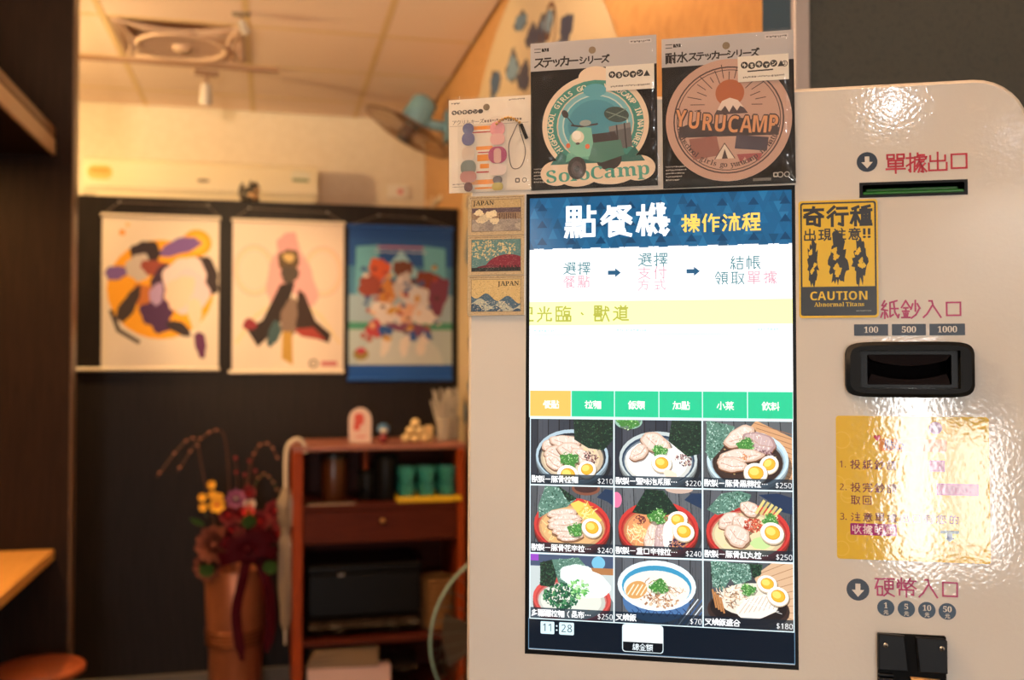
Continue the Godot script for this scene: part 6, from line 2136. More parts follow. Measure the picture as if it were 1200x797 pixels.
# ---------------------------------------------------------------- the wooden cabinet and what is on it
func cabinet_and_goods():
	var red_wood := grained("red_wood", noise(31, 0.012, [rgb8(120, 48, 20), rgb8(148, 64, 26), rgb8(130, 54, 22)], 5), Vector3(6, 0.6, 6), 0.4)
	var dark_wood := grained("dark_red_wood", noise(32, 0.012, [rgb8(66, 28, 20), rgb8(84, 37, 26), rgb8(72, 32, 23)], 5), Vector3(0.6, 6, 6), 0.38)
	red_wood.metallic_specular = 0.25
	dark_wood.metallic_specular = 0.2
	var t := thing("wooden_cabinet", "reddish wooden cabinet with open shelves and a long drawer", "cabinet", here(0.44, 0, -4.36))
	# local: x from -0.355 to 0.36, z from -0.22 to 0.21
	obj("side_panel", mb().box(Vector3(-0.331, 0.54, 0), Vector3(0.042, 1.08, 0.42), 0.004), red_wood, t)
	obj("side_panel", mb().box(Vector3(0.345, 0.54, 0), Vector3(0.032, 1.08, 0.42), 0.004), red_wood, t)
	obj("top_board", mb().box(Vector3(0.005, 1.092, -0.015), Vector3(0.72, 0.024, 0.41), 0.005), plain("top_worn", rgb8(150, 96, 84), 0.4), t)
	obj("back_board", mb().box(Vector3(0.005, 0.55, -0.214), Vector3(0.66, 1.06, 0.010)), dark_wood, t)
	obj("shelf", mb().box(Vector3(0.008, 0.851, 0), Vector3(0.636, 0.024, 0.42), 0.003), dark_wood, t)
	obj("divider", mb().box(Vector3(-0.045, 0.971, -0.06), Vector3(0.020, 0.214, 0.28), 0.003), red_wood, t)
	var dr := obj("drawer", mb().box(Vector3(0.008, 0.770, 0.195), Vector3(0.634, 0.134, 0.02), 0.004), dark_wood, t)
	obj("knob", mb(Transform3D(Basis(Vector3.RIGHT, PI / 2), Vector3(0.012, 0.792, 0.205))).lathe([Vector2(0.0, 0.022), Vector2(0.010, 0.018), Vector2(0.011, 0.010), Vector2(0.006, 0.0)], 14), plain("brass", rgb8(170, 130, 80), 0.3, 0.8), dr)
	obj("drawer_box", mb().box(Vector3(0.008, 0.775, -0.02), Vector3(0.60, 0.11, 0.36)), dark_wood, t)
	obj("shelf", mb().box(Vector3(0.008, 0.30, 0), Vector3(0.636, 0.022, 0.42), 0.003), dark_wood, t)
	obj("shelf", mb().box(Vector3(0.008, 0.06, 0), Vector3(0.636, 0.022, 0.42), 0.003), dark_wood, t)
	# on the top
	var st := thing("acrylic_standee", "small arch-shaped white standee with a red print", "standee", here(0.372, 1.104, -4.30, -0.1))
	var arch := PackedVector2Array([Vector2(0.046, 0.0), Vector2(0.048, 0.05)])
	for k in 13:
		var a := PI * k / 12
		arch.append(Vector2(cos(a) * 0.048, 0.100 + sin(a) * 0.050))
	arch.append(Vector2(-0.048, 0.05))
	arch.append(Vector2(-0.046, 0.0))
	obj("panel", mb().plate(arch, 0.0, 0.004), plain("standee_white", rgb8(232, 206, 194), 0.4), st)
	var rp := plain("standee_red", rgb8(214, 78, 56), 0.45)
	obj("print", mb().plate(rrect(0.040, 0.052, 0.016, 5), 0.004, 0.0045), rp, st, Vector3(-0.004, 0.100, 0))
	obj("print", mb().plate(rrect(0.026, 0.034, 0.010, 5), 0.004, 0.0045), rp, st, Vector3(-0.014, 0.068, 0))
	obj("print", mb().plate(rrect(0.044, 0.010, 0.004, 4), 0.004, 0.0045), plain("standee_pink", rgb8(224, 150, 140), 0.45), st, Vector3(0.004, 0.026, 0))
	obj("foot", mb().box(Vector3(0, 0.003, 0.004), Vector3(0.12, 0.006, 0.05), 0.002), M.acrylic, st)
	var toy := thing("blue_toy", "tiny blue and red toy at the cabinet's front edge", "toy", here(0.465, 1.104, -4.24))
	obj("head", mb().ball(Vector3(0, 0.062, 0), Vector3(0.026, 0.024, 0.024), 14, 10), plain("toy_blue", rgb8(60, 110, 160), 0.4), toy)
	obj("face", mb().ball(Vector3(0, 0.056, 0.010), Vector3(0.018, 0.014, 0.018), 12, 8), M.white_plastic, toy)
	obj("body", mb().ball(Vector3(0, 0.020, 0), Vector3(0.020, 0.022, 0.018), 12, 8), plain("toy_red", rgb8(130, 44, 52), 0.5), toy)
	# a heap of cream balls
	var cream := plain("ball_cream", rgb8(238, 214, 160), 0.5)
	var n := 0
	for p in [[0, 0, 0], [1, 0, 0], [2, 0, 0], [0.5, 1, 0.1], [1.5, 1, 0.1], [1, 2, 0.15]]:
		var o := obj("cream_ball", mb().ball(Vector3(0, 0.0185, 0), Vector3(0.0205, 0.0185, 0.0205), 14, 10), cream, self, Vector3(0.562 + p[0] * 0.041, 1.104 + p[1] * 0.033, -4.26 + p[2] * 0.036))
		tag(o, ["cream ball, lowest row left of the heap", "cream ball, lowest row middle of the heap", "cream ball, lowest row right of the heap", "cream ball, second row left of the heap", "cream ball, second row right of the heap", "cream ball on the very top of the heap"][n], "ball", "cream balls heaped on the cabinet")
		n += 1
	var box := obj("small_box", mb().box(Vector3(0, 0.035, 0), Vector3(0.034, 0.07, 0.03), 0.003), plain("box_cream", rgb8(226, 196, 140), 0.5), self, Vector3(0.668, 1.104, -4.30))
	tag(box, "small cream box just right of the heaped balls", "box")
	# clear cups of wrapped straws at the right end
	for k in 2:
		var x: float = [0.742, 0.822][k]
		var z: float = [-4.34, -4.40][k]
		if k == 1:
			x = 0.79
		var cup := thing("straw_bundle", ["clear wrapped straws fanning out of a cup beside the balls", "clear wrapped straws in a cup at the cabinet's far right"][k], "straws", here(x, 1.104, z), "straw bundles on the cabinet")
		obj("cup", mb().lathe([Vector2(0.030, 0.0), Vector2(0.036, 0.10), Vector2(0.034, 0.10), Vector2(0.028, 0.003), Vector2(0.0, 0.003)], 18), clear("cup_clear", rgb8(214, 206, 196), 0.5, 0.3), cup)
		for q in 14:
			var a := rng.randf() * TAU
			var lean := rng.randf_range(0.1, 1.0)
			var top := Vector3(cos(a) * 0.075 * lean, rng.randf_range(0.17, 0.23), sin(a) * 0.05 * lean)
			if k == 1:
				top.x = minf(top.x, 0.02)
			obj("straw", mb().tube([Vector3(cos(a) * 0.014, 0.006, sin(a) * 0.014), top], 0.0050, 6), plain("straw_wrap", rgb8(188, 182, 172), 0.35) if not M.has("straw_wrap") else M.straw_wrap, cup)
	# in the open compartment
	jug("tall brown translucent water jug in the cabinet", Vector3(0.262, 0.863, -4.30), plain("jug_brown", rgb8(74, 40, 20), 0.2), 0.058, 0.205, plain("jug_lid", rgb8(30, 20, 14), 0.35), 0.3)
	jug("black pitcher standing beside the brown jug", Vector3(0.400, 0.863, -4.28), M.black, 0.040, 0.13, M.black_matt, 2.6)
	jug("tall black pitcher with open spout next to the glasses", Vector3(0.478, 0.863, -4.26), M.black, 0.048, 0.20, M.black_matt, 0.5)
	var tray := thing("yellow_tray", "bright yellow tray under the teal glasses", "tray", here(0.650, 0.863, -4.245))
	var ty := plain("tray_yellow", rgb8(226, 190, 20), 0.4)
	obj("base", mb().box(Vector3(0, 0.004, 0), Vector3(0.27, 0.008, 0.20), 0.002), ty, tray)
	for s in [-1.0, 1.0]:
		obj("rim", mb().box(Vector3(0, 0.014, 0.098 * s), Vector3(0.27, 0.020, 0.008), 0.003), ty, tray)
		obj("rim", mb().box(Vector3(0.133 * s, 0.014, 0), Vector3(0.008, 0.020, 0.19), 0.003), ty, tray)
	var teal := clear("teal_glass", rgb8(60, 168, 164), 0.42, 0.1)
	var proto: Node3D = null
	var words := ["leftmost", "middle", "rightmost"]
	for i in 3:
		for j in 2:
			for k in 2:
				var at := here(0.560 + i * 0.086, 0.872 + k * 0.066, -4.205 - j * 0.086)
				var say := "teal glass tumbler, %s of its row, %s row, %s of its stack" % [words[i], ["front", "rear"][j], ["bottom", "top"][k]]
				if proto == null:
					proto = thing("tumbler", say, "tumbler", at, "teal tumblers on the yellow tray")
					obj("glass", mb().lathe([Vector2(0.0, 0.0), Vector2(0.028, 0.0), Vector2(0.033, 0.030), Vector2(0.038, 0.064), Vector2(0.0365, 0.064), Vector2(0.031, 0.030), Vector2(0.026, 0.008), Vector2(0.0, 0.008)], 20), teal, proto)
				else:
					dup(proto, at, say)
	var sheet := obj("paper_sheet", mb().box(Vector3(0, 0.001, 0), Vector3(0.19, 0.002, 0.035)), plain("sheet_grey", rgb8(176, 170, 160), 0.6), self, Vector3(0.245, 0.863, -4.170))
	tag(sheet, "narrow grey paper sheet on the shelf's front edge", "paper")
	# lower part: a black box, wrapped bundles, folded bags and a white carton
	var bb := thing("black_case", "large black glossy case on the cabinet's lower shelf", "case", here(0.385, 0.40, -4.33))
	obj("body", mb().box(Vector3(0, 0.088, 0), Vector3(0.47, 0.176, 0.30), 0.010), M.black, bb)
	obj("lid", mb().box(Vector3(0, 0.194, 0), Vector3(0.475, 0.034, 0.305), 0.008), M.black, bb)
	obj("clasp", mb().box(Vector3(-0.10, 0.17, 0.153), Vector3(0.03, 0.012, 0.006), 0.002), M.chrome, bb)
	var film := plain("black_film", rgb8(44, 36, 30), 0.22)
	var nz := FastNoiseLite.new()
	nz.seed = 4
	nz.frequency = 0.05
	for k in 2:
		var b := mb()
		var rows := []
		for i in 13:
			var r := PackedVector3Array()
			for j in 25:
				var a := TAU * i / 12
				var e := 1.0 + 0.16 * nz.get_noise_2d((i % 12) * 14.0, j * 9.0 + k * 300)
				r.append(Vector3((j / 24.0 - 0.5) * [0.46, 0.46][k], 0.043 + sin(a) * 0.040 * e, cos(a) * 0.13 * e))
			rows.append(r)
		b.sheet(rows, Vector3.UP)
		# the sheet closes on itself: turn its normals outward
		for i in b.n.size():
			var o := Vector3(0, b.v[i].y - 0.043, b.v[i].z * 0.3)
			if b.n[i].dot(o) < 0:
				b.n[i] = -b.n[i]
		var o2 := obj("film_bundle", b, film, self, Vector3(0.385, [0.312, 0.10][k], [-4.30, -4.38][k]))
		tag(o2, ["crinkled dark film bundle squeezed under the black case", "crinkled dark film bundle on the cabinet's bottom shelf"][k], "bundle", "film bundles in the cabinet")
	var bag := thing("folded_bags", "stack of folded clear bags beside the cabinet's side panel", "bags", here(0.30, 0.192, -4.28))
	var bagm := plain("bag_film", rgb8(132, 112, 90), 0.25)
	for k in 4:
		obj("bag", mb(Transform3D(Basis(Vector3.UP, 0.05 * (k - 1.5)), Vector3(0, 0.010 + k * 0.019, 0))).box(Vector3.ZERO, Vector3(0.30 - 0.01 * k, 0.018, 0.24), 0.007), bagm, bag)
	var carton := thing("white_carton", "flat pinkish white carton at the cabinet's foot", "carton", here(0.32, 0.072, -4.19))
	obj("box", mb().box(Vector3(0, 0.06, 0), Vector3(0.34, 0.12, 0.05), 0.003), plain("carton_pink", rgb8(206, 176, 172), 0.6), carton)
	obj("flap", mb().box(Vector3(0, 0.122, 0), Vector3(0.335, 0.004, 0.05)), plain("carton_edge", rgb8(180, 150, 144), 0.6), carton)
	# a straw basket at the right
	var bk := thing("straw_basket", "yellowish straw basket at the cabinet's lower right", "basket", here(0.702, 0.312, -4.27))
	var strawm := plain("straw_tan", rgb8(120, 84, 44), 0.8)
	for k in 9:
		var pts := []
		var rr := 0.062 + 0.0012 * k
		for i in 24:
			var a := TAU * i / 24
			pts.append(Vector3(cos(a) * rr, 0.012 + k * 0.024, sin(a) * rr))
		obj("coil", mb().tube(pts, 0.0125, 6, true), strawm, bk)
	obj("bottom", mb().lathe([Vector2(0.0, 0.004), Vector2(0.062, 0.004), Vector2(0.062, 0.0)], 24), strawm, bk)
	umbrella()
	stand_fan()

func jug(label: String, at: Vector3, m: Material, r: float, h: float, lid: Material, turn: float):
	var t := thing("water_jug", label, "jug", here(at.x, at.y, at.z, turn), "jugs in the cabinet")
	obj("body", mb().lathe([Vector2(0.0, 0.0), Vector2(r * 0.86, 0.0), Vector2(r * 0.92, h * 0.05), Vector2(r, h * 0.85), Vector2(r * 0.94, h * 0.9), Vector2(0, h * 0.9)], 24), m, t)
	obj("lid", mb().lathe([Vector2(r * 1.03, h * 0.88), Vector2(r * 1.03, h * 0.96), Vector2(r * 0.8, h), Vector2(0.0, h)], 24), lid, t)
	obj("spout", mb().tube([Vector3(0, h * 0.93, r * 0.9), Vector3(0, h * 0.98, r * 1.25)], 0.010, 8), lid, t)
	obj("handle", mb().tube(curve([Vector3(0, h * 0.88, -r), Vector3(0, h * 0.84, -r - 0.032), Vector3(0, h * 0.45, -r - 0.034), Vector3(0, h * 0.28, -r * 0.92)], 5), 0.007, 8), lid, t)

# radius of the folded canopy from its tip (0) to its top (1): long folds, a tied neck, a loose bulge
func gathered(f: float) -> float:
	var keys := [[0.0, 0.008], [0.06, 0.018], [0.3, 0.026], [0.6, 0.024], [0.69, 0.014], [0.76, 0.028], [0.88, 0.034], [0.97, 0.018], [1.0, 0.010]]
	for i in keys.size() - 1:
		if f <= keys[i + 1][0]:
			return lerpf(keys[i][1], keys[i + 1][1], smoothstep(keys[i][0], keys[i + 1][0], f))
	return 0.01

func umbrella():
	var t := thing("clear_umbrella", "folded translucent umbrella hooked over the cabinet's side panel", "umbrella", here(0.062, 0.30, -4.18))
	var white := plain("hook_white", rgb8(206, 196, 182), 0.4)
	obj("hook_handle", mb().tube(curve([Vector3(0.0, 0.62, 0), Vector3(0.0, 0.76, 0), Vector3(0.012, 0.812, 0), Vector3(0.044, 0.832, 0), Vector3(0.072, 0.812, 0), Vector3(0.076, 0.775, 0)], 6), 0.0095, 10), white, t)
	var b := mb()
	var rows := []
	for i in 31:
		var r := PackedVector3Array()
		var f := i / 30.0
		for j in 33:
			var a := TAU * j / 32
			var rad := gathered(f) * (1.0 + 0.22 * cos(a * 7.0 + f * 2.0) + 0.12 * sin(a * 3.0 + f * 9.0))
			r.append(Vector3(cos(a) * rad, 0.06 + f * 0.58, sin(a) * rad))
		rows.append(r)
	b.sheet(rows)
	for i in b.n.size():
		if b.n[i].dot(Vector3(b.v[i].x, 0, b.v[i].z)) < 0:
			b.n[i] = -b.n[i]
	obj("folded_canopy", b, plain("canopy_clear", rgb8(140, 124, 108), 0.3), t)
	obj("strap", mb().lathe([Vector2(0.017, 0.452), Vector2(0.020, 0.452), Vector2(0.020, 0.470), Vector2(0.017, 0.470)], 20), M.canopy_clear, t)
	obj("tip", mb().tube([Vector3(0, 0.0, 0), Vector3(0, 0.07, 0)], [0.004, 0.006], 8), white, t)

func stand_fan():
	# stands on the floor between the kiosk and the cabinet
	var at := Vector3(0.720, 0, -3.02)
	var t := thing("standing_fan", "pale green standing fan with wire guard, half behind kiosk", "fan", here(at.x, 0, at.z, 0.2))
	var pale := plain("fan_mint", rgb8(150, 186, 176), 0.4)
	var wire := plain("guard_mint", rgb8(70, 84, 78), 0.35, 0.3)
	var y := 0.612
	obj("front_guard", guard(0.262, 0.05, 36, 0.0008, 2), wire, t, Vector3(0, y, 0.02))
	obj("rear_guard", guard(0.262, -0.07, 30, 0.0008, 2), wire, t, Vector3(0, y, 0.0))
	var ring := []
	for k in 48:
		ring.append(Vector3(cos(TAU * k / 48), sin(TAU * k / 48), 0) * 0.262)
	obj("rim", mb().tube(ring, 0.0042, 8, true), pale, t, Vector3(0, y, 0.01))
	plain("blade_smoke", rgb8(56, 48, 42), 0.35)
	for k in 4:
		var bl := obj("blade", blade(0.25, 4), M.blade_smoke, t, Vector3(0, y, 0))
		bl.rotation.z = TAU * k / 4
	obj("hub", mb(Transform3D(Basis(Vector3.RIGHT, PI / 2), Vector3(0, y, 0))).lathe([Vector2(0, 0.078), Vector2(0.05, 0.072), Vector2(0.07, 0.055), Vector2(0.07, -0.02)], 20), pale, t)
	obj("motor", mb(Transform3D(Basis(Vector3.RIGHT, PI / 2), Vector3(0, y, 0))).lathe([Vector2(0.0, -0.20), Vector2(0.05, -0.19), Vector2(0.07, -0.14), Vector2(0.07, -0.075), Vector2(0.0, -0.075)], 20), pale, t)
	obj("pole", mb().tube([Vector3(0, 0.02, -0.12), Vector3(0, y - 0.05, -0.12)], 0.014, 10), M.chrome, t)
	obj("base", mb(Transform3D(Basis(), Vector3(0, 0, -0.12))).lathe([Vector2(0.0, 0.045), Vector2(0.06, 0.04), Vector2(0.17, 0.02), Vector2(0.18, 0.0), Vector2(0.0, 0.0)], 28), pale, t)

# ---------------------------------------------------------------- the flower arrangement
func petal_ring(b: MB, count: int, r0: float, length: float, width: float, lift: float, turn := 0.0):
	for k in count:
		var a := TAU * k / count + turn
		var out := Vector3(cos(a), 0, sin(a))
		var side := Vector3(-sin(a), 0, cos(a))
		var rows := []
		for i in 5:
			var f := i / 4.0
			var w := width * sin(lerpf(0.25, 0.95, f) * PI)
			var c := out * (r0 + length * f * cos(lift * f)) + Vector3.UP * (length * sin(lift) * f + 0.2 * length * f * (1.0 - f))
			rows.append(PackedVector3Array([c - side * w, c + Vector3.DOWN * width * 0.2, c + side * w]))
		b.sheet(rows, Vector3.UP)

func bloom(called: String, label: String, category: String, at: Vector3, face: Vector3, size: float, petals: Material, heart: Material, layers: int, group: String):
	var y := face.normalized()
	var x := y.cross(Vector3.FORWARD).normalized()
	var t := thing(called, label, category, Transform3D(Basis(x, y, x.cross(y)), at), group)
	var b := mb()
	for k in layers:
		var f := float(k) / maxi(1, layers - 1) if layers > 1 else 0.0
		petal_ring(b, 6 + (layers - k) , size * 0.06, size * lerpf(1.0, 0.45, f), size * 0.46, lerpf(0.25, 1.25, f), k * 0.5)
	obj("petals", b, petals, t)
	obj("heart", mb().ball(Vector3(0, size * 0.12, 0), Vector3(size * 0.2, size * 0.14, size * 0.2), 10, 6), heart, t)
	obj("stem", mb().tube([Vector3.ZERO, ((Vector3(-0.138, 0.50, -4.30) - at) * Basis(x, y, x.cross(y))).limit_length(0.05)], 0.0025, 5), M.stem_green, t)

func flowers():
	plain("stem_green", rgb8(62, 74, 38), 0.6)
	var z := -4.30
	var copper := grained("copper_vase", noise(41, 0.02, [rgb8(146, 86, 58), rgb8(168, 102, 70), rgb8(154, 92, 62)], 4), Vector3(3, 0.6, 3), 0.35)
	copper.metallic = 0.55
	var v := thing("copper_vase", "tall copper brown floor vase with ringed middle", "vase", here(-0.138, 0, z))
	obj("body", mb().lathe([Vector2(0.0, 0.0), Vector2(0.098, 0.0), Vector2(0.104, 0.02), Vector2(0.106, 0.28), Vector2(0.112, 0.30), Vector2(0.116, 0.36), Vector2(0.124, 0.59), Vector2(0.120, 0.60), Vector2(0.112, 0.585), Vector2(0.105, 0.40), Vector2(0.0, 0.39)], 36), copper, v)
	for k in 4:
		var pts := []
		for i in 32:
			pts.append(Vector3(cos(TAU * i / 32) * (0.1115 + k * 0.0012), 0.298 + k * 0.017, sin(TAU * i / 32) * (0.1115 + k * 0.0012)))
		obj("ring", mb().tube(pts, 0.007, 6, true), plain("ring_brown", rgb8(120, 66, 36), 0.3, 0.6), v)
	# arching twigs with pale buds
	var twig := plain("twig_brown", rgb8(84, 52, 40), 0.6)
	var twigs := [
		["arching brown twig bending furthest to the left", [Vector3(-0.16, 0.5, z), Vector3(-0.26, 0.95, z + 0.02), Vector3(-0.295, 1.12, z + 0.03), Vector3(-0.345, 1.115, z + 0.04), Vector3(-0.445, 0.985, z + 0.05)]],
		["tall arching brown twig just right of the leftmost one", [Vector3(-0.145, 0.5, z), Vector3(-0.165, 0.95, z + 0.02), Vector3(-0.185, 1.14, z + 0.03), Vector3(-0.225, 1.165, z + 0.03), Vector3(-0.29, 1.12, z + 0.04), Vector3(-0.365, 1.005, z + 0.05)]],
		["arching brown twig on the bouquet's right", [Vector3(-0.12, 0.5, z), Vector3(-0.095, 0.92, z), Vector3(-0.06, 1.08, z + 0.01), Vector3(-0.005, 1.105, z + 0.02), Vector3(0.032, 1.04, z + 0.03)]],
		["short green twig bending toward the cabinet", [Vector3(-0.12, 0.5, z), Vector3(-0.08, 0.86, z + 0.02), Vector3(-0.04, 0.975, z + 0.03), Vector3(0.0, 0.965, z + 0.03), Vector3(0.03, 0.91, z + 0.04)]],
	]
	for q in twigs:
		var base: Vector3 = q[1][0]
		var keys := []
		for p in q[1]:
			keys.append(p - base)
		var t := thing("arching_twig", q[0], "twig", Transform3D(Basis(), base), "twigs in the vase")
		var line := curve(keys, 6)
		obj("twig", mb().tube(line, 0.0032, 5), twig if q != twigs[3] else M.stem_green, t)
		for k in 5:
			var p: Vector3 = line[line.size() - 2 - k * 3]
			obj("bud", mb().ball(p + Vector3(0, 0.003, 0.003), Vector3(0.006, 0.005, 0.006), 8, 6), plain("bud_pink", rgb8(170, 110, 90), 0.5) if not M.has("bud_pink") else M.bud_pink, t)
	# blooms
	var gold := plain("petal_gold", rgb8(226, 168, 30), 0.5)
	var crimson := plain("petal_crimson", rgb8(116, 14, 30), 0.6)
	var dusty := plain("petal_dusty", rgb8(122, 64, 50), 0.7)
	var violet := plain("petal_violet", rgb8(128, 64, 110), 0.6)
	var scarlet := plain("petal_scarlet", rgb8(206, 26, 34), 0.45)
	var pale := plain("petal_pale", rgb8(226, 204, 196), 0.5)
	var wine := plain("ribbon_wine", rgb8(58, 9, 20), 0.42)
	wine.metallic_specular = 0.15
	var f := Vector3(0, 0.3, 1)
	var zz := z + 0.11
	for p in [[-0.265, 0.905, "yellow orchid, leftmost of its spray"], [-0.225, 0.915, "yellow orchid in its spray's middle"], [-0.230, 0.955, "yellow orchid at the spray's tip"], [-0.262, 0.865, "small yellow orchid at the spray's lower left"], [-0.208, 0.872, "yellow orchid with red centre, largest of the spray"], [-0.20, 0.905, "yellow orchid, rightmost of its spray"]]:
		var big: bool = p[2].contains("largest")
		bloom("orchid", p[2], "flower", Vector3(p[0], p[1], zz), f, 0.033 if big else 0.018, gold, scarlet if big else gold, 1, "yellow orchids")
	bloom("peony", "large dusty brown-pink peony, upper of the two", "flower", Vector3(-0.215, 0.715, zz), Vector3(-0.3, 0.3, 1), 0.075, dusty, dusty, 5, "dusty peonies")
	bloom("peony", "dusty brown-pink peony, lower of the two at the vase's rim", "flower", Vector3(-0.240, 0.625, zz - 0.03), Vector3(-0.4, 0.1, 1), 0.060, dusty, dusty, 5, "dusty peonies")
	bloom("violet_flower", "violet flower with pale heart in the bouquet's middle", "flower", Vector3(-0.135, 0.895, zz), f, 0.040, violet, pale, 2, "")
	bloom("pale_flower", "pale cream flower beside a scarlet one", "flower", Vector3(-0.082, 0.872, zz), f, 0.026, pale, gold, 2, "")
	bloom("scarlet_flower", "bright scarlet flower below the pale cream one", "flower", Vector3(-0.086, 0.845, zz + 0.01), f, 0.026, scarlet, gold, 2, "")
	for p in [[-0.115, 0.84, 0.045, "crimson flower left of the scarlet one"], [-0.085, 0.915, 0.030, "crimson flower above the pale one"], [0.02, 0.84, 0.045, "crimson flower at the bouquet's upper right"], [0.045, 0.795, 0.042, "crimson flower touching the umbrella"], [0.03, 0.745, 0.036, "crimson flower low on the bouquet's right"], [-0.165, 0.83, 0.040, "crimson flower under the violet one"], [-0.04, 0.80, 0.044, "crimson flower above the bow on the right"], [-0.155, 0.765, 0.034, "small crimson flower between peony and bow"]]:
		bloom("crimson_flower", p[3], "flower", Vector3(p[0], p[1], zz - 0.01), f, p[2], crimson, scarlet, 3, "crimson flowers")
	# berries on thin stalks
	var berry_at := [[-0.138, 1.055, "left of the pair at the top"], [-0.083, 1.042, "right of the pair at the top"], [-0.135, 0.997, "below the top left one"], [-0.102, 0.985, "in the middle"], [-0.060, 1.000, "to the right"], [-0.09, 0.94, "lowest of all"]]
	for p in berry_at:
		var t := thing("berry_sprig", "red berry on a thin stalk, %s" % p[2], "berry", here(-0.11, 0.62, z + 0.04), "red berries")
		var tip := Vector3(p[0] + 0.11, p[1] - 0.62, 0.02)
		obj("stalk", mb().tube([Vector3.ZERO, tip * 0.6 + Vector3(0.005, 0, 0), tip], 0.0018, 5), twig, t)
		obj("berry", mb().ball(tip, Vector3(0.0085, 0.0085, 0.0085), 12, 8), crimson, t)
	# leaves
	var green := plain("leaf_green", rgb8(48, 84, 32), 0.6)
	var n := 0
	for p in [[-0.225, 0.605, 0.16, -0.7, "round green leaf at the vase's left rim"], [-0.015, 0.600, 0.15, 0.6, "round green leaf at the vase's right rim"], [-0.085, 0.785, 0.16, 0.1, "green leaf in the bouquet's middle"], [-0.255, 0.80, 0.14, -1.0, "narrow dark leaf below the orchids"]]:
		var b := mb()
		var rows := []
		for i in 7:
			var u := i / 6.0
			var w := (0.030 if n < 3 else 0.012) * sin(lerpf(0.08, 0.97, u) * PI)
			var y := 0.075 * u
			rows.append(PackedVector3Array([Vector3(-w, y, 0.004), Vector3(0, y, 0), Vector3(w, y, 0.004)]))
		b.sheet(rows)
		var o := obj("leaf", b, green, self)
		o.transform = Transform3D(Basis(Vector3.BACK, -p[3]) * Basis(Vector3.RIGHT, 0.5), Vector3(p[0], p[1], z + p[2]))
		tag(o, p[4], "leaf", "green leaves")
		n += 1
	# the wine-red ribbon bow with two long tails
	var t := thing("ribbon_bow", "large wine-red ribbon bow with long tails before the vase", "bow", here(-0.085, 0.70, z + 0.15))
	for q in [[-0.075, 0.035, 0.5], [0.075, 0.040, -0.5], [-0.085, -0.025, -0.2], [0.085, -0.02, 0.2], [-0.025, 0.06, 1.2], [0.035, 0.065, -1.2], [0.0, -0.045, 1.5]]:
		var loop := []
		var dir := Vector3(q[0], q[1], 0)
		var side := Vector3(-q[1], q[0], 0).normalized()
		for i in 13:
			var a := TAU * i / 12
			loop.append(dir * (0.5 - 0.5 * cos(a)) * 1.35 + Vector3(0, 0, 0.026 * sin(a) + 0.01) + side * 0.008 * sin(a))
		var rows := []
		for p in loop:
			rows.append(PackedVector3Array([p - side * 0.026, p, p + side * 0.026]))
		var b := mb()
		b.sheet(rows)
		obj("loop", b, wine, t)
	obj("knot", mb().ball(Vector3(0, 0, 0.03), Vector3(0.018, 0.022, 0.016), 12, 8), wine, t)
	for q in [[Vector3(0, -0.01, 0.02), Vector3(-0.02, -0.12, 0.02), Vector3(-0.045, -0.26, 0.01), Vector3(-0.02, -0.44, 0.015)], [Vector3(0.02, -0.01, 0.0), Vector3(0.075, -0.14, 0.0), Vector3(0.09, -0.28, -0.02), Vector3(0.075, -0.42, -0.02)]]:
		var line := curve(q, 6)
		var rows := []
		for i in line.size():
			var w := 0.020 if i < line.size() - 2 else 0.010
			var p: Vector3 = line[i]
			rows.append(PackedVector3Array([p - Vector3(w, 0, 0.003 * sin(i * 0.8)), p + Vector3(0, 0, 0.004), p + Vector3(w, 0, 0.003 * sin(i * 0.8))]))
		var b := mb()
		b.sheet(rows)
		obj("tail", b, wine, t)

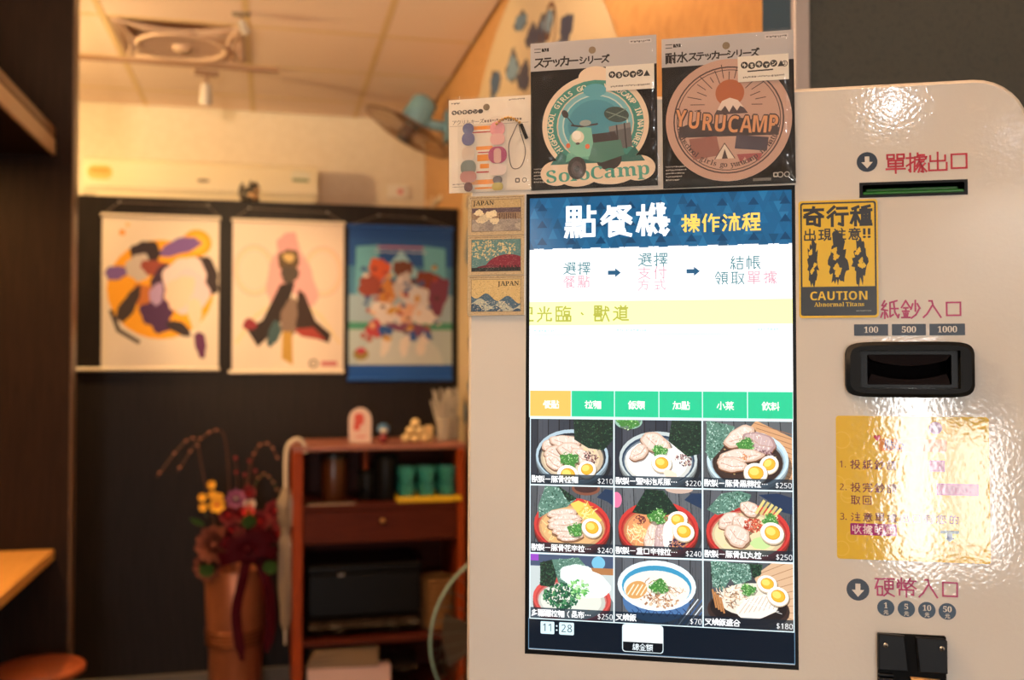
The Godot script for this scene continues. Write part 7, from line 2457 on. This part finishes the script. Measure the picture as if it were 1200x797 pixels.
# ---------------------------------------------------------------- the counter on the left
func left_side():
	var oak := grained("counter_oak", noise(51, 0.010, [rgb8(206, 152, 82), rgb8(222, 170, 98), rgb8(213, 160, 90)], 5), Vector3(5, 5, 0.5), 0.38)
	var t := thing("counter_table", "light wooden counter top fixed along the left side", "counter", here(-1.02, 0, -2.45))
	obj("top", mb().box(Vector3(0, 0.764, 0), Vector3(0.55, 0.040, 2.79), 0.004), oak, t)
	for z in [-1.2, 0.0, 1.2]:
		obj("bracket", mb().box(Vector3(-0.22, 0.37, z), Vector3(0.05, 0.740, 0.05), 0.003), M.black_matt, t)
	var s := thing("upper_shelf", "dark overhead shelf with a pale wooden front edge", "shelf", here(-1.05, 2.19, -2.45))
	obj("board", mb().box(Vector3(-0.01, 0.05, 0), Vector3(0.58, 0.10, 2.79), 0.003), M.brown_panel, s)
	obj("edge_band", mb().box(Vector3(0.288, 0.030, 0), Vector3(0.014, 0.060, 2.79), 0.003), plain("edge_band", rgb8(188, 162, 132), 0.4), s)
	obj("edge_lip", mb().box(Vector3(0.286, 0.083, 0), Vector3(0.016, 0.034, 2.79), 0.003), plain("edge_lip", rgb8(120, 92, 66), 0.4), s)
	# a lamp below the shelf lights the counter
	var strip := thing("shelf_light", "slim warm light strip below the overhead shelf", "light", here(-1.12, 2.19, -2.9))
	obj("housing", mb().box(Vector3(0, -0.008, 0), Vector3(0.05, 0.016, 1.2), 0.002), M.white_plastic, strip)
	obj("diffuser", mb().box(Vector3(0, -0.018, 0), Vector3(0.040, 0.004, 1.18)), glowing("strip_glow", Color(1.0, 0.74, 0.42), 3.0), strip)
	var l := AreaLight3D.new()
	l.name = "strip_light"
	l.area_size = Vector2(0.04, 1.18)
	l.light_color = Color(1.0, 0.74, 0.42)
	l.light_energy = 3.0
	l.shadow_enabled = true
	l.rotation = Vector3(-PI / 2, 0, 0)
	l.position = Vector3(0, -0.022, 0)
	strip.add_child(l)
	var st := thing("round_stool", "round brown wooden stool tucked by the counter", "stool", here(-0.735, 0, -3.57))
	var seat := grained("stool_wood", noise(52, 0.012, [rgb8(140, 70, 40), rgb8(164, 86, 50), rgb8(150, 77, 44)], 4), Vector3(5, 5, 0.8), 0.4)
	obj("seat", mb().lathe([Vector2(0.0, 0.42), Vector2(0.13, 0.42), Vector2(0.142, 0.428), Vector2(0.143, 0.442), Vector2(0.136, 0.45), Vector2(0.0, 0.45)], 32), seat, st)
	for k in 4:
		var a := PI / 4 + k * PI / 2
		obj("leg", mb().tube([Vector3(cos(a) * 0.09, 0.42, sin(a) * 0.09), Vector3(cos(a) * 0.14, 0.0, sin(a) * 0.14)], 0.014, 8), seat, st)
